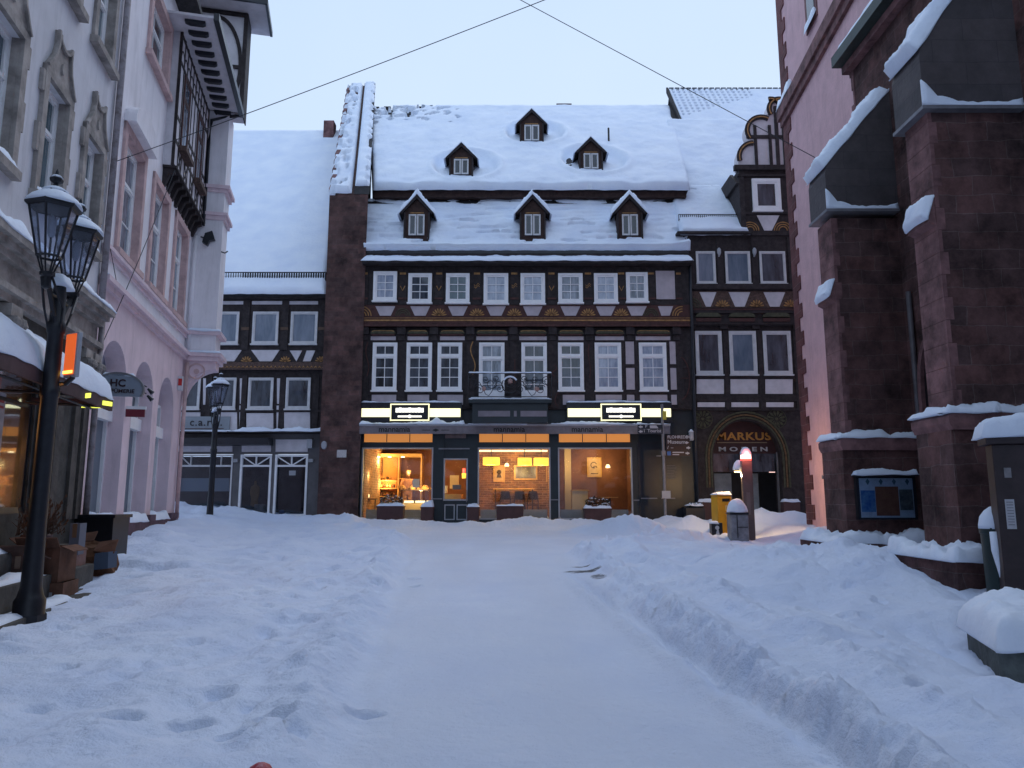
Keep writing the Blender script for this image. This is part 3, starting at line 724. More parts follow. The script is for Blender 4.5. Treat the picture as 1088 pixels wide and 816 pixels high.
# light-box signs
def sign(x0,x1,cx0,cx1,label):
    b = .32
    T = thing('shop_sign', label, 'sign', FM.pt(FM.S((x0+x1)/2,440,b),b/2,ZM(449,b)))
    s0,s1,c0,c1 = FM.S(x0,438,b),FM.S(x1,438,b),FM.S(cx0,438,b),FM.S(cx1,438,b)
    MB(FM).box(s0,s1,.003,b,ZM(449,b),ZM(427.5,b)).build('sign_box', BLACK, T)
    for p,q in ((s0+.04,c0),(c1,s1-.04)): MB(FM).box(p,q,b,b+.02,ZM(443,b),ZM(434,b)).build('light_strip', G_SIGN, T)
    MB(FM).box(c0,c1,b,b+.08,ZM(447.6,b),ZM(429,b)).build('centre_plaque', BLACK, T)
    z0,z1 = ZM(447.6,b)+.01,ZM(429,b)-.01; w=.035; fb=b+.08
    m = MB(FM).box(c0,c1,fb,fb+.02,z1-w,z1).box(c0,c1,fb,fb+.02,z0,z0+w).box(c0,c0+w,fb,fb+.019,z0,z1).box(c1-w,c1,fb,fb+.019,z0,z1)
    m.build('neon_frame', G_SIGN, T)
    cc=(c0+c1)/2; m = MB(FM); zt_=z0+(z1-z0)*.62
    n=9; wt=(c1-c0)*.72
    for k in range(n): m.box(cc-wt/2+wt*k/n,cc-wt/2+wt*(k+.90)/n,fb,fb+.02,zt_-.075,zt_+.07+.014*(k%3==1))
    m.box(cc-wt*.42,cc+wt*.42,fb,fb+.02,z0+.115,z0+.17); m.prism(arc(cc,z0+.145,.055,0,345,10),fb,fb+.025)
    m.build('glowing_lettering', G_WHITE, T)
    MB().snow(FM.pt(s0,b,ZM(427.5,b)),FM.pt(s1,b,ZM(427.5,b)),FM.pt(s1,.17,ZM(427.5,b)),FM.pt(s0,.17,ZM(427.5,b)),.05,amp=.5).build('snow_cap', SNOW, T, smooth=True)
sign(383,490.5,415,456.5,'black light-box sign with glowing cream strips above the left cafe window and door')
sign(602,714,638,681,'black light-box sign with glowing cream strips above the right cafe window')

# ================================================================== CAFE INTERIOR
RB = brickmat('warm_inner_brick',(.30,.13,.05),(.16,.07,.03),(.34,.19,.09),.26,.085,.012,.45)
INW = mat('brown_inner_plaster',(.21,.085,.045),.9,var=.25,vs=2.5)
ORW = mat('orange_inner_wall',(.55,.25,.07),.8,var=.1,vs=3)
CREAM = mat('cream_board',(.62,.45,.25),.7,var=.06,vs=3)
GOLDW = mat('gilt_wood',(.55,.30,.10),.5,var=.15,vs=9)
WOODD = mat('dark_wood',(.06,.03,.02),.5,var=.3,vs=9)
zf, zc = .95, ZM(471)
xa, xb, xc, xd = X0+.1, FM.S(500,510)+.05, FM.S(588,510), FM.S(674,510)+.2
IB = 4.2
MB(FM).box(xa,xd,-IB,-.26,zf-.1,zf).build('inner_floor', WOODD, H)
MB(FM).box(xa,xd,-IB,-.26,zc+.06,zc+.16).build('inner_ceiling', mat('inner_ceiling_paint',(.35,.25,.17),.9), H)
MB(FM).box(xa-.1,xb,-IB-.1,-IB,zf,zc+.1).build('inner_wall', mat('sienna_inner_plaster',(.22,.09,.045),.9,var=.15,vs=2), H)
MB(FM).box(xb,xc,-3.3,-3.2,zf,zc+.1).build('inner_wall', RB, H)
MB(FM).box(xc,xd,-3.0,-2.9,zf,zc+.1).build('inner_wall', INW, H)
MB(FM).box(xa-.1,xa,-IB,-.26,zf,zc+.1).build('inner_wall', RB, H)
MB(FM).box(xd,xd+.1,-IB,-.26,zf,zc+.1).build('inner_wall', INW, H)
MB(FM).box(xb-.05,xb,-IB,-.8,zf,zc+.1).build('inner_wall', ORW, H)
MB(FM).box(xc-.05,xc+.05,-3.2,-.5,zf,zc+.1).build('inner_wall', RB, H)
def I(px_,py_,b): return FM.px(px_,py_,b)
def ibox(mb,x0,x1,y0,y1,b,d):
    a = I(x0,y1,b); c = I(x1,y0,b); mb.box(a[0],c[0],b-d,b,a[1],c[1]); return mb
# frosted strips along the bottom of the windows
for a,b_ in ((387,457),(510,582),(596,669)):
    MB(FM).box(FM.S(a,545),FM.S(b_,545),-.30,-.28,ZM(552),ZM(541.5)).build('low_window_board', mat('dusty_cream_board',(.33,.29,.25),.8,var=.1), H)
sh = thing('wall_shelf', 'tall lit wooden bread shelf behind the left cafe window', 'shelf', FM.pt(I(412,520,-3.6)[0],-3.6,zf))
m = MB(FM); ibox(m,397,399.5,484,540,-3.3,.5); ibox(m,421.5,424.5,484,540,-3.3,.5); ibox(m,446,448.5,484,540,-3.3,.5); ibox(m,397,448,482,485.5,-3.25,.5)
for y in (510,518.5,527): ibox(m,399.5,421.5,y,y+1,-3.3,.45)
for y in (508,516): ibox(m,424.5,435,y,y+1,-3.3,.45)
m.build('shelf_frame', GOLDW, sh)
m = MB(FM); ibox(m,399,422,485.5,540,-3.78,.03); m.build('shelf_back', ORW, sh)
m = MB(FM); ibox(m,399.5,407,489,502,-3.72,.03); m.build('framed_panel', WOODD, sh)
BR = mat('crusty_bread',(.40,.20,.06),.8,var=.4,vs=12,bump=.3)
for row,y in enumerate((509.5,518,526.5)):
    for k in range(6):
        c = I(401.5+k*3.4,y,-3.5)
        if row == 0 and k > 4: continue
        tag(MB().blob(FM.pt(c[0],-3.5,c[1]+.06),(.055,.09,.06),.2).build('bread_loaf', BR if (k+row)%3 else WOODD, smooth=True),
            'small loaf on the %s board of the lit cafe bread shelf'%('top','middle','bottom')[row], 'bread', 'loaves on the bread shelf')
ct = thing('display_counter', 'cafe display counter with pastry trays given a bright yellow glow and a dark top', 'counter', FM.pt(I(443,530,-1.8)[0],-2.0,zf))
m = MB(FM); a=I(425,535,-1.6); b2=I(459,521,-1.6); m.box(a[0],b2[0],-2.2,-1.6,zf,a[1]); m.build('counter_base', CREAM, ct)
m = MB(FM); m.box(a[0],b2[0]-.1,-2.2,-1.65,b2[1],b2[1]+.03); m.build('counter_top', WOODD, ct)
MB(FM).box(a[0],b2[0]-.1,-1.64,-1.63,a[1],b2[1]).build('glass_front', GLASS, ct)
for k in range(3):
    m = MB(FM); s=a[0]+.12+k*.4; m.box(s,s+.3,-2.1,-1.75,a[1]+.02,a[1]+.10); m.build('pastry_tray', G_WARM, ct)  # trays emit light themselves in place of counter lighting
m = MB(FM); 
for k in range(7): 
    p_=FM.pt(a[0]+.1+k*.17,-1.85,b2[1]+.07); m.cut().blob(p_,(.07,.07,.05),.3,8)
m.each('pastry', BR, ct, smooth=True)
tb = thing('side_table', 'small wooden table with a warm little lamp at the left edge of the cafe window', 'table', FM.pt(I(390,535,-1.2)[0],-1.2,zf))
m = MB(FM); c=I(391,531,-1.2); m.box(c[0]-.22,c[0]+.3,-1.5,-1.0,c[1],c[1]+.04)
for q in (-.2,.26): m.box(c[0]+q,c[0]+q+.03,-1.1,-1.07,zf,c[1])
m.build('tabletop', WOODD, tb)
tag(MB().blob(FM.pt(c[0]-.02,-1.15,c[1]+.14),(.08,.08,.1),.1).build('table_lamp', G_WARM, smooth=True),'small glowing lamp on the table at the left cafe window','lamp')
for k,x in enumerate((402,414,428)):
    p_ = I(x,486,-2.6)
    tag(MB(FM).lathe(p_[0],-2.6,[(.0,p_[1]),(.07,p_[1]),(.075,p_[1]+.02),(.05,p_[1]+.04)],12).build('ceiling_spot', G_SPOT), '%s of the three ceiling spots behind the left cafe window'%('leftmost','middle','rightmost')[k], 'lamp', 'ceiling spots in the bakery')
# sales assistant leaning over the counter
def person():
    base = I(433,535,-2.6); x = base[0]; yb = -2.6
    P_ = lambda dx,dy,z: FM.pt(x+dx,yb+dy,zf+z)
    t = thing('person','person with light brown hair in an orange-brown top bending over the cafe counter','person',P_(0,0,0))
    SK = mat('warm_skin',(.50,.27,.17),.6); TOP = mat('orange_brown_top',(.42,.17,.07),.9,var=.3,vs=14); HR = mat('light_brown_hair',(.25,.13,.05),.7,var=.3,vs=30); TR = mat('dark_trousers',(.03,.03,.04),.9)
    me = bpy.data.meshes.new('body')
    J = [(0,0,.92,.14),(0,.03,1.12,.135),(.02,.12,1.32,.15),(.03,.17,1.42,.06),(.04,.23,1.50,.055),
         (-.17,.14,1.36,.062),(-.24,.28,1.14,.045),(-.12,.50,1.06,.032),(-.08,.57,1.04,.03),
         (.20,.15,1.36,.062),(.30,.26,1.14,.045),(.22,.48,1.06,.032),(.18,.55,1.04,.03),
         (-.09,0,.86,.095),(-.10,.02,.48,.065),(-.10,-.02,.08,.045),(-.10,.12,.03,.04),(.09,0,.86,.095),(.10,.02,.48,.065),(.10,-.02,.08,.045),(.10,.12,.03,.04)]
    E_ = [(0,1),(1,2),(2,3),(3,4),(2,5),(5,6),(6,7),(7,8),(2,9),(9,10),(10,11),(11,12),(0,13),(13,14),(14,15),(15,16),(0,17),(17,18),(18,19),(19,20)]
    org = ORG[t.name]
    me.from_pydata([P_(a,b,c)-org for a,b,c,_ in J],E_,[])
    bm=bmesh.new(); bm.from_mesh(me); bm.verts.layers.skin.verify(); bm.to_mesh(me); bm.free()
    o = bpy.data.objects.new('body',me); COL.objects.link(o); o.parent = t
    md = o.modifiers.new('skin','SKIN'); md.use_smooth_shade = True
    for i,j in enumerate(J):
        me.skin_vertices[0].data[i].radius = (j[3],j[3])
        me.skin_vertices[0].data[i].use_root = (i==0)
    o.modifiers.new('sub','SUBSURF').levels = 1; me.materials.append(TOP); ORG[o.name]=org
    MB().blob(P_(.05,.28,1.60),(.075,.09,.105),.02,12).blob(P_(.05,.375,1.585),(.014,.02,.02),0,6).build('head', SK, t, smooth=True)
    MB().blob(P_(.05,.25,1.63),(.095,.105,.11),.06,12).blob(P_(.05,.17,1.56),(.07,.06,.12),.1,10).build('hair', HR, t, smooth=True)
    for sx_ in (-.13,.13):
        hm = MB().blob(P_(.05+sx_+(-.0),.60,1.03),(.035,.05,.016),.02,8)
        for q in range(4): hm.tubew([P_(.05+sx_+(q-1.5)*.017,.63,1.03),P_(.05+sx_+(q-1.5)*.018,.665,1.025),P_(.05+sx_+(q-1.5)*.018,.69,1.01)],[.009,.008,.006],6)
        hm.tubew([P_(.05+sx_*.75,.6,1.03),P_(.05+sx_*.5,.64,1.025)],[.01,.008],6)
        hm.build('hand', SK, t, smooth=True)
person()
BK=[('bread_basket','round bread basket at the left end of the pastry counter',427.5,-1.9),('bread_basket','round bread basket in the middle of the pastry counter, before the person',438,-1.75),('bread_basket','round bread basket at the right end of the pastry counter',452,-1.9)]
for nm_,lb,xx,b in BK:
    q0=I(xx,521,b); T=thing(nm_,lb,'basket',FM.pt(q0[0],b,b2[1]+.03),'bread baskets on the cafe counter')
    MB(FM).lathe(q0[0],b,[(.07,b2[1]+.03),(.12,b2[1]+.13),(.11,b2[1]+.13),(.02,b2[1]+.06)],12).build('basket', GOLDW, T, smooth='auto')
    mm=MB()
    for k in range(5): mm.cut().blob(FM.pt(q0[0]+.055*math.cos(k*1.26),b+.055*math.sin(k*1.26),b2[1]+.15),(.045,.045,.035),.25,8)
    mm.each('roll', BR, T, smooth=True)
tag(MB(FM).box(I(449,0,-.4)[0],I(455.5,0,-.4)[0],-.36,-.35,I(0,518,-.4)[1],I(0,509,-.4)[1]).build('paper_notice', mat('white_paper',(.6,.55,.5),.8)),'white paper notice stuck inside the left cafe window','notice')
# things seen through the door glass
tag(MB(FM).box(I(474,0,-2.2)[0],I(482,0,-2.2)[0],-2.4,-2.2,I(0,524,-2.2)[1],I(0,516,-2.2)[1]).build('white_box', mat('white_carton',(.55,.5,.48),.7),bev=.01),'white carton on the counter seen low through the glass of the cafe door','box')
tag(MB(FM).box(I(484.5,0,-2.0)[0],I(493,0,-2.0)[0],-2.1,-2.0,I(0,519,-2.0)[1],I(0,505,-2.0)[1]).build('menu_board', CREAM),'cream menu board seen through the glass of the cafe door','board')
tag(MB(FM).box(I(487,0,-1.5)[0],I(495,0,-1.5)[0],-1.8,-1.5,I(0,520,-1.5)[1],I(0,515,-1.5)[1]).build('blue_display', mat('blue_grey_box',(.12,.16,.30),.5),bev=.01),'small blue-grey display box seen through the glass of the cafe door','box')
tag(MB(FM).box(I(475,0,-1.6)[0],I(496,0,-1.6)[0],-2.4,-1.45,zf,I(0,525,-1.5)[1]).build('till_counter', CREAM),'low cream counter seen at the bottom of the cafe door glass','counter')
p_=I(493,500,-2.4); T=thing('wall_lamp','small red and yellow glowing lamp at the right side of the cafe door glass','lamp',FM.pt(p_[0],-2.4,p_[1]))
MB(FM).lathe(p_[0],-2.4,[(.07,p_[1]-.28),(.08,p_[1]-.1),(.03,p_[1]-.1)],10).build('lamp_shade', G_PEND, T); MB(FM).lathe(p_[0],-2.4,[(.05,p_[1]-.1),(.06,p_[1]+.06),(.03,p_[1]+.08)],10).build('red_shade', G_RED, T)
# middle room
G3 = [(522,490,18,8,-1.4,'left single glowing yellow drum lamp behind the middle cafe window'),(557.5,490.5,15,8,-1.2,'middle glowing yellow drum lamp, touching its neighbour, in the middle cafe window'),(575,490.5,16,8,-1.7,'rightmost glowing yellow drum lamp in the middle cafe window')]
for x,y,w,h_,b,lab in G3:
    a=I(x-w/2,y+h_/2,b); c=I(x+w/2,y-h_/2,b); cxx=(a[0]+c[0])/2; r=(c[0]-a[0])/2
    T = thing('pendant_lamp',lab,'lamp',FM.pt(cxx,b,a[1]),'yellow drum lamps of the cafe')
    MB(FM).lathe(cxx,b,[(r*.98,a[1]),(r,a[1]+.01),(r,c[1]-.01),(r*.98,c[1])],24).build('lamp_shade', G_PEND, T, smooth='auto')
    MB(FM).tube([(cxx,b,c[1]),(cxx,b,zc+.06)],.012).build('cord', BLACK, T)
tag(MB(FM).box(I(510,0,-2.9)[0],I(582,0,-2.9)[0],-3.15,-2.95,I(0,479.5,-2.9)[1],I(0,478,-2.9)[1]).build('light_strip', G_WARM),'long warm light strip along the ceiling behind the middle cafe window','lamp')
def picture(x0,x1,y0,y1,b,lab,cat,inner,fw=.05,detail=None,nm='framed_picture'):
    a=I(x0,y1,b); c=I(x1,y0,b)
    T=thing(nm,lab,cat,FM.pt((a[0]+c[0])/2,b,a[1]))
    MB(FM).box(a[0],c[0],b-.04,b,c[1]-fw,c[1]).box(a[0],c[0],b-.04,b,a[1],a[1]+fw).box(a[0],a[0]+fw,b-.04,b-.001,a[1],c[1]).box(c[0]-fw,c[0],b-.04,b-.001,a[1],c[1]).build('frame', GOLDW, T)
    MB(FM).box(a[0]+fw,c[0]-fw,b-.03,b-.02,a[1]+fw,c[1]-fw).build('canvas' if cat!='mirror' else 'mirror_glass', inner, T)
    if detail: 
        m=MB(FM); w=c[0]-a[0]; h_=c[1]-a[1]; mx_=(a[0]+c[0])/2; mz=(a[1]+c[1])/2
        detail(m,mx_,mz,w,h_,b-.02); m.build('drawing', WOODD, T)
PAP = mat('warm_print_paper',(.55,.36,.2),.8,var=.15,vs=8)
picture(524,536.5,494,512,-3.15,'framed portrait print on the brick wall under the single yellow lamp','picture',PAP,.06,lambda m,x,z,w,h,b: (m.prism(arc(x,z+.05,w*.2,-60,240,12),b,b+.004), m.prism([(x-w*.22,z-h*.25),(x+w*.22,z-h*.25),(x+w*.1,z),(x-w*.1,z)],b,b+.003)))
picture(546,571,494,510,-3.15,'wide gilt-framed mirror on the brick wall of the cafe','mirror',mat('mirror_silver',(.10,.07,.06),.25,var=.5,vs=3,spec=.6),.06,None,'mirror')
picture(580.3,586,494,512,-3.15,'partly hidden picture at the right end of the brick wall','picture',PAP,.05)
picture(624,639,486,507,-2.85,'large framed face drawing on the dark brown cafe wall','picture',PAP,.05,lambda m,x,z,w,h,b: (m.band(arc(x-.02,z+.08,w*.2,20,300,14),.03,b,b+.004), m.band(arc(x+.03,z-.02,w*.12,0,180,8),.03,b,b+.004), m.box(x-w*.25,x+w*.25,b,b+.004,z-h*.34,z-h*.3)))
for x,y,b,lab in ((538.5,494,-3.15,'small glowing wall lamp beside the portrait on the brick wall'),(645.5,495.5,-2.85,'small glowing wall lamp right of the face drawing on the brown wall')):
    p_=I(x,y,b)
    T=thing('wall_lamp',lab,'lamp',FM.pt(p_[0],b,p_[1]))
    MB(FM).lathe(p_[0],b+.1,[(.085,p_[1]-.06),(.085,p_[1]-.02),(.06,p_[1]+.05),(.03,p_[1]+.07)],12).build('lamp_shade', G_WARM, T, smooth='auto')
    MB(FM).tube([(p_[0],b,p_[1]+.05),(p_[0],b+.1,p_[1]+.12),(p_[0],b+.1,p_[1]+.07)],.01).build('arm', BLACK, T)
tb = thing('bench_table','long wooden table along the brick wall behind the middle cafe window','table',FM.pt(I(545,530,-2.4)[0],-2.4,zf))
a=I(524,520,-2.2); c=I(568,519,-2.2)
MB(FM).box(a[0],c[0],-2.9,-2.2,a[1],a[1]+.05).build('tabletop', GOLDW, tb)
for s in (a[0]+.05,c[0]-.1): MB(FM).box(s,s+.05,-2.3,-2.25,zf,a[1]).build('leg', WOODD, tb)
DARKW=mat('dull_brown_wood',(.09,.045,.025),.9,var=.4,vs=6,spec=.1)
def chair(x,y,b,lab):
    p_=I(x,y,b); T=thing('chair',lab,'chair',FM.pt(p_[0],b,zf),'cafe chairs'); w=.2; zs=zf+.45
    MB(FM).box(p_[0]-w,p_[0]+w,b-.2,b+.2,zs,zs+.04).build('seat', DARKW, T)
    MB(FM).prism([(p_[0]-w,zs+.2),(p_[0]+w,zs+.2),(p_[0]+w*.7,zs+.5),(p_[0]-w*.7,zs+.5)],b+.18,b+.2).build('backrest', DARKW, T)
    for q in (-1,1):
        for r_ in (-1,1): MB(FM).tube([(p_[0]+q*w*.9,b+r_*.18,zs+(0 if r_<0 else .2)),(p_[0]+q*w*1.05,b+r_*.2,zf)],.016,6).build('leg', WOODD, T)
chair(537,530,-1.5,'wooden cafe chair nearest the left end of the long table'); chair(552,530,-1.4,'dark cafe chair in front of the middle of the long table'); chair(566,530,-1.5,'dark cafe chair at the right end of the long table')
# right room
m=MB(FM); ibox(m,600.5,606.5,470,545,-1.6,.2); m.build('inner_pillar', CREAM, H)
m=MB(FM); ibox(m,608,624.5,521.5,548,-1.2,.5)
cb = thing('cabinet','cream sideboard cabinet with a thin wooden top in the right cafe window','cabinet',FM.pt(I(616,540,-1.4)[0],-1.4,zf)); m.build('cabinet_body', CREAM, cb)
m=MB(FM); ibox(m,607.5,626,520.3,521.6,-1.15,.6); m.build('cabinet_top', GOLDW, cb)
tb = thing('bistro_table','small low-lit bistro table behind the planter in the right cafe window','table',FM.pt(I(648,530,-1.8)[0],-1.8,zf))
m=MB(FM); ibox(m,638,657,528,529,-1.6,.5); m.build('tabletop', GOLDW, tb)
p_=I(648,528,-1.85); MB(FM).tube([(p_[0],-1.85,zf),(p_[0],-1.85,p_[1])],.03).build('leg', WOODD, tb)
IK=2.9
# interior lamps (the lit pendants, spots and counter lights)
def plight(loc,w,r=.15,col=(1,.62,.28)):
    l=bpy.data.lights.new('lamp_light','POINT'); l.energy=w*IK; l.color=col; l.shadow_soft_size=r
    o=bpy.data.objects.new('lamp_light',l); COL.objects.link(o); o.location=loc
WARM=(1,.66,.24)
for x,y,b,w in ((405,490,-2.9,26),(410,514,-3.25,17),(436,497,-2.0,20),(445,518,-1.3,20),(393,505,-1.0,7),(485,495,-2,12)):
    p_=I(x,y,b); plight(FM.pt(p_[0],b,p_[1]),w,.12,WARM)
for x,b,w in ((522,-1.4,13),(557,-1.2,10),(575,-1.7,10),(545,-2.6,9)):
    p_=I(x,499,b); plight(FM.pt(p_[0],b,p_[1]),w,.15,WARM)
for x,y,b,w in ((632,486,-2.3,7),(603,492,-.8,10),(646,498,-2.6,2.5),(612,500,-2.4,3)):
    p_=I(x,y,b); plight(FM.pt(p_[0],b,p_[1]),w,.15,WARM)
# ================================================================== FIREWALL
FW = thing('fire_wall', 'tall reddish rubble masonry fire wall with a snowy sloping top between the two timber houses', 'wall', (-5.68,24.6,.85))
fd = V((-.19,1,0)); ft = at(360,206,24.6).z
tb_ = at(379,91,35.0)
def fwp(x,d,z): return V((x,24.6,z))+fd*d
x0,x1 = -6.36,-5.03; D_=10.4; zt2 = tb_.z
sl = (zt2-ft)/D_
MB().hexa([fwp(x0,0,.5),fwp(x1,0,.5),fwp(x1,D_,.5),fwp(x0,D_,.5),fwp(x0,0,ft),fwp(x1,0,ft),fwp(x1,D_,zt2),fwp(x0,D_,zt2)]).build('wall', FIREW, FW)
upw = V((0,-sl,1)).normalized(); xm = x0+.80
def hrag(p,u,v):
    q=0
    if u<.26 and nz(p.y*3.1,p.z*2.3,4)>-.1: q-=.35
    elif u<.8 and nz(p.x*4,p.y*2.6,p.z*2.4)>.22: q-=.3
    return q
roof_snow(FW, fwp(x0-.02,-.05,ft),fwp(xm-.03,-.05,ft),fwp(xm-.03,D_,zt2),fwp(x0-.02,D_,zt2),.17,up=upw,hf=hrag,cell=.075,amp=.35,er=.1)
# right hand coping, a little higher
MB().hexa([fwp(xm+.05,-.02,ft-.02),fwp(x1+.06,-.02,ft-.02),fwp(x1+.06,D_,zt2-.02),fwp(xm+.05,D_,zt2-.02),fwp(xm+.05,.3,ft+.42),fwp(x1+.06,.3,ft+.42),fwp(x1+.06,D_,zt2+.14),fwp(xm+.05,D_,zt2+.14)]).build('coping', TILE, FW)
roof_snow(FW, fwp(xm+.07,.28,ft+.42),fwp(x1+.05,.28,ft+.42),fwp(x1+.05,D_,zt2+.15),fwp(xm+.07,D_,zt2+.15),.13,up=upw,cell=.08,amp=.25,er=.1,hf=lambda p,u,v: -.3 if (u>.72 and nz(p.y*2.4,p.z*2.1,7)>.05) else 0)
m=MB()
for k in range(15):
    d=.2+k*.68+random.random()*.15; z=ft+sl*d
    p=fwp(x0,d,z); m.cut().hexa([p+V((-.05,0,-.1)),p+V((.1,0,-.1)),p+V((.1,.3,.2)),p+V((-.05,.3,.2)),p+V((-.05,0,.05)),p+V((.1,0,.05)),p+V((.1,.3,.36)),p+V((-.05,.3,.36))])
m.each('edge_stone', RED2, FW)
tag(MB(Frame((0,24.6,0),(1,0,0),(0,-1,0))).box(at(358,482,24.58).x,at(368,482,24.58).x,.004,.03,at(358,486,24.58).z,at(358,478,24.58).z).build('wall_plaque', mat('white_enamel',(.5,.48,.48),.5,var=.2,vs=20)),'small white plaque on the lower fire wall','plaque')
tag(MB(Frame((0,24.6,0),(1,0,0),(0,-1,0))).prism(arc(at(344.5,473,24.55).x,at(344,473,24.55).z,.09,0,345,12,.14),.004,.12).build('wall_lamp', LGREY, bev=.02),'white oval lamp at the left edge of the fire wall','lamp')

# ================================================================== LEFT TIMBER HOUSE
HL = thing('timber_house', 'dark timber house on the left with white panels and a closed grey shop below', 'house', (-9,25.3,.85))
ZL = lambda y,b=0.0: FL.Z(280,y,b)
lx0, lx1 = -13.5, FL.S(346.5,450)
MB(FL).box(lx0,lx1,-8,.25,ZL(392,.25),ZL(313,.25)).build('upper_wall', TIMBER, HL)
MB(FL).box(lx0,lx1,-8,.12,ZL(461,.12),ZL(392,.25)).build('middle_wall', TIMBER, HL)
for a,b_ in ((189,215),(228,254),(268.5,296),(309,337.5)):
    win(HL,FL,FL.S(a,350,.25),FL.S(b_,350,.25),ZL(365.5,.25),ZL(331.5,.25),.26,.06,1,1,None,P_FROST if a>200 else P_DARK,GREYW)
for a,b_ in ((190,213),(227,251),(264,290.5),(304,330)):
    win(HL,FL,FL.S(a,418,.12),FL.S(b_,418,.12),ZL(434.5,.12),ZL(401.5,.12),.13,.06,1,1,None,P_DARK,GREYW)
m = MB(FL)
def poly(F,b,pts,mb,t=.02): mb.cut().prism([F.px(x,y,b) for x,y in pts],b,b+t)
for a in (187,227,267): poly(FL,.25,[(a,372),(a+30,372),(a+22,384),(a+9,384)],m)
poly(FL,.25,[(308,372.5),(321,372.5),(315,384)],m); poly(FL,.25,[(326,372.5),(335,372.5),(330,384),(322,384)],m)
for a,b_,c,d in ((190,213,438,457),(227,252,438,457),(262,290.5,439,457),(302,329.5,438,456.5),(255,258.5,402,429),(254.5,258,431,457),(294.5,298,402,429),(294,298,431,457),(216,219,402,430)):
    poly(FL,.12,[(a,c),(b_,c),(b_,d),(a,d)],m)
for a,b_ in ((229,262),(268,300),(306,338),(190,222)): poly(FL,.25,[(a,320),(b_,320),(b_,323.5),(a,323.5)],m)
m.each('plaster_panel', WHITEP, HL)
m = MB(FL); red = MB(FL)
for x in (222,261,302.5,342): m.cut().box(FL.S(x,350,.25)-.12,FL.S(x,350,.25)+.12,.25,.29,ZL(372,.25),ZL(316,.25)); 
for x in (222,261,302.5,342): red.cut().box(FL.S(x,350,.25)-.13,FL.S(x,350,.25)+.13,.29,.31,ZL(351,.25),ZL(348,.25))
for x in (222,259.5,300,336): m.cut().box(FL.S(x,420,.12)-.09,FL.S(x,420,.12)+.09,.12,.16,ZL(458,.12),ZL(398,.12)-.02)
m.cut().box(lx0,lx1,.12,.165,ZL(438,.12),ZL(435.5,.12)); m.each('post', TIMBER, HL); red.each('post_band', mat('brown_band',(.10,.06,.04),.7,var=.3), HL)
bd = MB(FL); bd.box(lx0,lx1,.25,.32,ZL(393,.25),ZL(385,.25)); bd.build('carved_beam', BRN:=mat('carved_brown_beam',(.09,.055,.045),.8,var=.5,vs=16,bump=.6,bs=30), HL)
rp_ = MB(FL); n=52
for k in range(n):
    s=lx0+(lx1-lx0)*k/n; rp_.prism([(s,ZL(391,.32)),(s+.06,ZL(388.6,.32)),(s+.12,ZL(391,.32)),(s+.06,ZL(390,.32))],.32,.335)
rp_.build('rope_carving', OCHRE, HL)
for x in (224,262,303,341): 
    c=FL.S(x,384,.25); fan(FL,c,ZL(384.5,.25),.22,.255,6).build('carved_rosette', OCHRE, HL)
MB(FL).box(lx0,lx1,.15,.5,ZL(316.5,.5),ZL(313.5,.5)).build('eave_board', TIMBER, HL)
# ground floor of the closed shop
m = MB(FL); zb1=ZL(461); z0=.5
gl = [(189,246.5),(254.5,288),(291.5,326.5)]
xs=[lx0]+sum([[FL.S(a,510),FL.S(b_,510)] for a,b_ in gl],[])+[lx1]
m.box(lx0,lx1,-.3,.0,ZL(482),zb1+.1)
for i in range(0,len(xs),2): m.box(xs[i],xs[i+1],-.3,.001,z0,ZL(482))
for a,b_ in gl: m.box(FL.S(a,510),FL.S(b_,510),-.3,-.002,z0,ZL(549))
m.build('ground_wall', mat('grey_render',(.13,.125,.13),.9,var=.15,vs=3), HL)
m = MB(FL)
for a,b_ in ((186,247),(257,288),(293,327)): poly(FL,.0,[(a,467 if a>250 else 474),(b_,467 if a>250 else 474),(b_,480),(a,480)],m,.02)
m.each('fascia_panel', WHITEP, HL)
for a,b_ in gl:
    s0,s1=FL.S(a,510),FL.S(b_,510); f=.07 if a>200 else .05; zz0,zz1=ZL(548.5),ZL(483); ztr=ZL(495)
    m=MB(FL).box(s0,s1,-.08,.03,zz1-f,zz1).box(s0,s1,-.08,.03,zz0,zz0+f).box(s0,s0+f,-.08,.029,zz0,zz1).box(s1-f,s1,-.08,.029,zz0,zz1).box(s0,s1,-.08,.028,ztr-.03,ztr+.03)
    c=(s0+s1)/2 
    if a>200: m.box(c-.02,c+.02,-.06,.02,ztr,zz1).band([(c-.02,ztr+.02),(s0+f,zz1-f)],.035,-.055,.018).band([(c+.02,ztr+.02),(s1-f,zz1-f)],.035,-.055,.018)
    else:
        for q in (.22,.78): m.box(s0+(s1-s0)*q-.015,s0+(s1-s0)*q+.015,-.06,.02,ztr,zz1)
        m.band([(s0+.05,zz1-.05),(s0+(s1-s0)*.22,ztr)],.03,-.055,.018)
    w=m.build('shop_window', WHITE if a>200 else GREYW, HL)
    MB(FL).box(s0+f,s1-f,-.05,-.045,zz0+f,zz1-f).build('pane', GLASS, w)
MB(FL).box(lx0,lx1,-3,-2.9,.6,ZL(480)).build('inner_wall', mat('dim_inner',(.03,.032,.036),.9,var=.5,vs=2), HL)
MB(FL).box(lx0,lx1,-3,-.3,.8,.85).build('inner_floor', WOODD, HL)
MB(FL).box(lx1-.1,lx1,-3,-.3,.8,zb1).build('inner_wall', WOODD, HL)
MB(FL).box(FL.S(187,520),FL.S(242,520),-.12,-.10,ZL(522),ZL(508)).build('frosted_band', mat('frosted_film',(.16,.19,.21),.6), HL)
